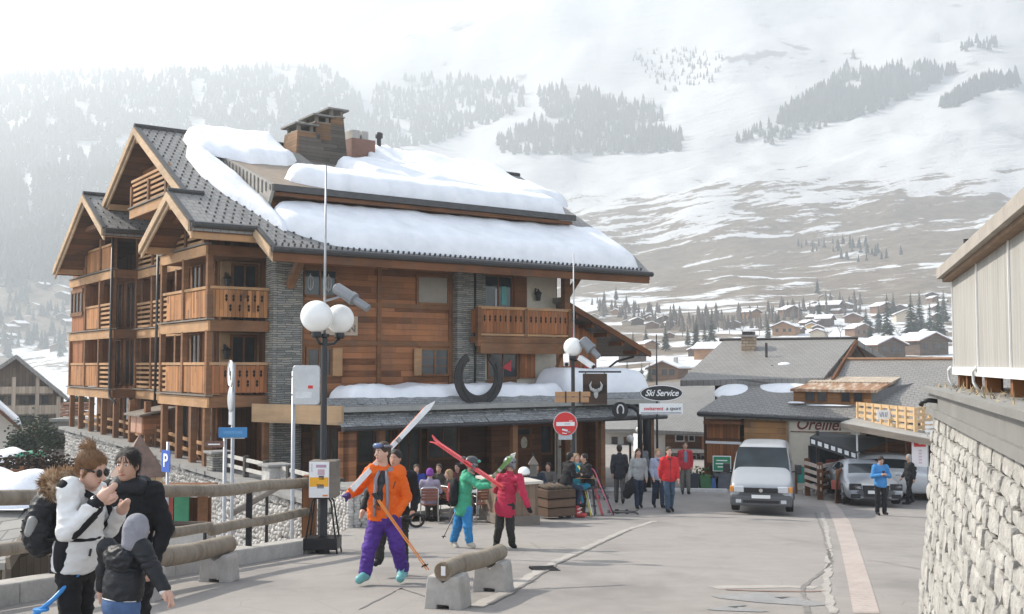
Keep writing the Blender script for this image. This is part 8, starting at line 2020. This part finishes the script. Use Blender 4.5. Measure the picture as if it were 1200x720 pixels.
# ---- 7. skier in crimson
loc = Vector((P(592,600,d).x, d, g(P(592,600,d).x,d))); rz = R(150); kk = 1.74/1.75; q7 = lambda px,py,dd=d: tuple(pj(px,py,dd,loc,rz)/kk)
R1 = dict(head=q7(598,545,20), neck=q7(597,556,20), chest=q7(598,572,20), pel=q7(592,594,20), sA=q7(608,560,19.9), sB=q7(587,560,20.05), eA=q7(613,578,19.8), wA=q7(619,594,19.75), eB=q7(582,575,20.2), wB=q7(585,560,20.35), kA=q7(598,618,19.95), aA=q7(600,636,20.05), tA=q7(603,641,20.0), kB=q7(585,618,20), aB=q7(582,634,20.2), tB=q7(580,641,20.1))
r1, j, T, L, tw, s = person('skier in a crimson jacket and dark trousers wearing a grey helmet', loc, rz, 1.74, R1, REDM, DKTR, BLACKC, M('helmet_grey',(.22,.23,.25),.3,.15,6,0,.3), 'helmet', SKINP, 1.14, 1.15, .017, BLACKC, .80, True, False, .0, boot=1.2)
MB().tube([L(-.115,-.02,.06),L(-.09,.09,.06),L(0,.15,.06),L(.09,.09,.06),L(.115,-.02,.06)],.016,6).build('goggle_strap', BLK, r1, smooth=True); MB().ball(L(.05,-.12,.05),(.05,.04,.045),10,8).build('goggles', M('goggle_lens',(.1,.14,.26)), r1, smooth=True)
ski_pair('skis', 'green and white skis on the far shoulder of the skier in crimson', P(572,566,20.9), P(601,534,19.2), (GSK,WSK,M('binding_white',(.6,.6,.58),.4,.2)), (.6,-.2,.6), .07)
# ---- guests on the terrace
PURPH = cloth('purple_hat',(.22,.06,.30)); 
q = Vector((ck.x,ck.y+.02,ck.z)); t_ = person('guest with a purple hat and grey jacket sitting on a chair with back turned', q, R(175), 1.70, sitpose(.47), cloth('mauve_jacket',(.30,.26,.33)), DKTR, BLACKC, PURPH, 'beanie', SKIN, 1.1, 1.05, .022, seat=True, eyes=False)
q = G(528,611); person('fair-haired guest in black sitting sideways at the terrace table', q+Vector((0,.1,0)), R(-75), 1.66, sitpose(.47), BLACKC, BLACKC, BLACKC, HAIRF, 'bob', SKINP, 1.05, 1., .022, seat=True)
for px,py,dd,c,rz_,lb in ((488,563,29.6,(.03,.05,.24),.15,'guest in a blue jacket sitting by the restaurant window'),(515,563,30.0,(.055,.05,.04),-.2,'guest in dark olive sitting right of the one in blue'),(553,560,29.4,(.03,.03,.035),.5,'guest in black sitting in the shade behind the skier in green')):
    zz = g(P(px,py,dd).x,dd); person(lb, Vector((P(px,py,dd).x,dd,zz)), rz_, 1.74, sitpose(.50), cloth('guest_%d' % px,c), BLACKC, BLACKC, HAIRB, 'short', SKIN, 1.1, 1., .026, seat=True)
    t = thing('bench', 'plain wooden bench under the guest %s' % ('in blue' if px == 488 else 'in dark olive' if px == 515 else 'in black by the green skier'), 'bench', (P(px,py,dd).x,dd+.05,zz)); MB().box((-.5,-.2,.44),(.5,.2,.49)).build('seat', BEAMD, t)
    for x in (-.42,.42): MB().box((x-.04,-.18,0),(x+.04,.18,.44)).build('leg', BEAMD, t)
for px,py,dd,c,rz_,lb in ((537,560,31.0,(.10,.03,.03),-.4,'guest in dark red sitting deep in the shade of the canopy'),(628,557,30.6,(.04,.05,.07),.3,'guest in navy sitting behind the bar counter'),(643,559,31.4,(.12,.11,.10),-.3,'guest in grey sitting behind the timber trough')):
    zz = g(P(px,py,dd).x,dd); person(lb, Vector((P(px,py,dd).x,dd,zz)), rz_, 1.72, sitpose(.50), cloth('guest_%d' % px,c), BLACKC, BLACKC, HAIRD, 'short', SKIN, 1.1, 1., .026, seat=True)
    t = thing('bench', 'plain wooden bench under the guest in %s' % lb.split(' in ')[1].split(' sitting')[0], 'bench', (P(px,py,dd).x,dd+.05,zz)); MB().box((-.5,-.2,.44),(.5,.2,.49)).build('seat', BEAMD, t)
    for x in (-.42,.42): MB().box((x-.04,-.18,0),(x+.04,.18,.44)).build('leg', BEAMD, t)
# ---- two at the tall table and a third
st_ = lambda z,l: {**sitpose(z,l), 'kA':(-.11,-.38,z-.05),'kB':(.11,-.38,z-.05),'aA':(-.11,-.28,.36),'aB':(.11,-.28,.36),'tA':(-.12,-.43,.30),'tB':(.12,-.43,.30)}
person('dark-haired guest in a black jacket on a bar stool with back to the street lamp', qs1, R(115), 1.78, st_(.80,.05), BLACKC, JEANSD, BLACKC, HAIRD, 'short', SKIN, 1.16, 1.05, .02, seat=True, eyes=False, hem=.8)
person('guest in a black and teal jacket on a bar stool facing left', qs2, R(-70), 1.74, st_(.80,.06), BLACKC, cloth('teal_trousers',(.03,.20,.30)), BLACKC, HAIRD, 'short', SKIN, 1.1, 1.05, .02, seat=True)
person('fair-haired woman with sunglasses standing between the two bar stools', Vector((P(676,560,30.0).x,30.1,g(P(676,560,30.0).x,30.1))), R(20), 1.66, None, cloth('teal_fleece',(.03,.24,.30)), BLACKC, BLACKC, HAIRF, 'bob', SKINP, 1.05, 1., .024)
# ---- walkers on the street
def walker(px, py, d, H, lb, jk, tr, hair, rz, f, style='short', skin=SKIN, bj=1.06, bt=1.05, h=.021, extra=None, **kw):
    x = P(px,py,d).x; J = walk(f); J.update(extra or {}); return person(lb, Vector((x,d,g(x,d))), rz, H, J, jk, tr, BLACKC, hair, style, skin, bj, bt, h, **kw)
walker(726,560,33.4,1.82,'man in a dark jacket walking away down the street', cloth('dark_jacket',(.030,.032,.038)), cloth('grey_trousers',(.10,.095,.09)), HAIRD, R(178), .7, eyes=False, hem=.78)
o = walker(748,560,31.7,1.75,'man in a pale grey sweater carrying a dark jacket in his hand', cloth('grey_sweater',(.33,.35,.34)), JEANSD, HAIRB, R(8), -.8, collar=False, extra=dict(wA=(-.27,-.05,.90)))
x = P(738,575,31.5).x; t = thing('jacket', 'dark folded jacket hanging from the hand of the man in the pale sweater', 'jacket', (x,31.45,g(x,31.5))); solid('cloth', [('e',(0,0,.62),(.16,.09,.22),None),('e',(-.08,.03,.45),(.14,.07,.16),None),('c',(.08,0,.92),(0,0,.7),.04,.10)], BLACKC, t, .022, .04)
walker(771,560,31.9,1.74,'man in an open pale blue shirt over violet walking behind the red jacket', cloth('pale_blue_shirt',(.36,.40,.50)), JEANSD, HAIRF, R(12), .7, style='short', skin=SKINP, zipc=cloth('violet_shirt',(.12,.10,.22)))
walker(784,560,30.4,1.84,'man in a bright red jacket and jeans walking towards the viewer', cloth('red_jacket',(.55,.025,.03),.6,.1,4,.4), cloth('jeans_mid',(.06,.095,.14)), HAIRB, R(10), -.7, bj=1.14, skin=SKINP, zipc=DKTR)
o, j, T, L, tw, s = walker(803,550,37.3,1.82,'man in a red jacket and grey shirt standing farther down the street', cloth('red_jacket_far',(.45,.04,.05)), cloth('khaki_trousers',(.16,.15,.13)), HAIRB, R(0), .35, bj=1.06)
solid('shirt', [('e',T(0,-.075,.5),(.08,.085,.28),tw)], cloth('blue_grey_shirt',(.17,.22,.28)), o, .022, .03)
o, j, T, L, tw, s = walker(1032,570,30.9,1.72,'man in a blue jacket looking down at his phone on the road', cloth('blue_jacket',(.06,.24,.52)), BLACKC, HAIRD, R(2), .15, extra=dict(eA=(-.25,-.03,1.14),eB=(.25,-.03,1.14),wA=(-.07,-.24,1.20),wB=(.07,-.24,1.20),head=(0,-.06,1.60),aA=(-.10,.03,.09),tA=(-.11,-.13,.045),kA=(-.1,-.02,.5)), hem=.84, tilt=.4)
t = thing('phone', 'small dark phone held by the man in the blue jacket', 'phone', (o.location.x,o.location.y-.30,o.location.z+1.24)); MB().obox((0,0,0),(.075,.012,.15),0,-.6).build('case', BLK, t, bevel=.004); MB().obox((0,.0075,.004),(.066,.002,.135),0,-.6).build('screen', GLASS, t)
walker(1066,570,35.6,1.66,'woman in black walking beside the silver car', BLACKC, BLACKC, HAIRG, R(-80), .8, style='bob', eyes=False)
walker(752,560,38.6,1.72,'distant walker in grey behind the man in the pale sweater', cloth('mid_grey',(.18,.18,.19)), BLACKC, HAIRB, R(5), .5)
# driver behind the windscreen of the van
person('van driver in dark clothes behind the windscreen', van.matrix_basis @ Vector((.38,1.75,.42)), -.27, 1.74, sitpose(.42), cloth('driver_dark',(.04,.04,.05)), BLACKC, BLACKC, HAIRD, 'short', SKIN, 1.0, 1., .03, seat=True)
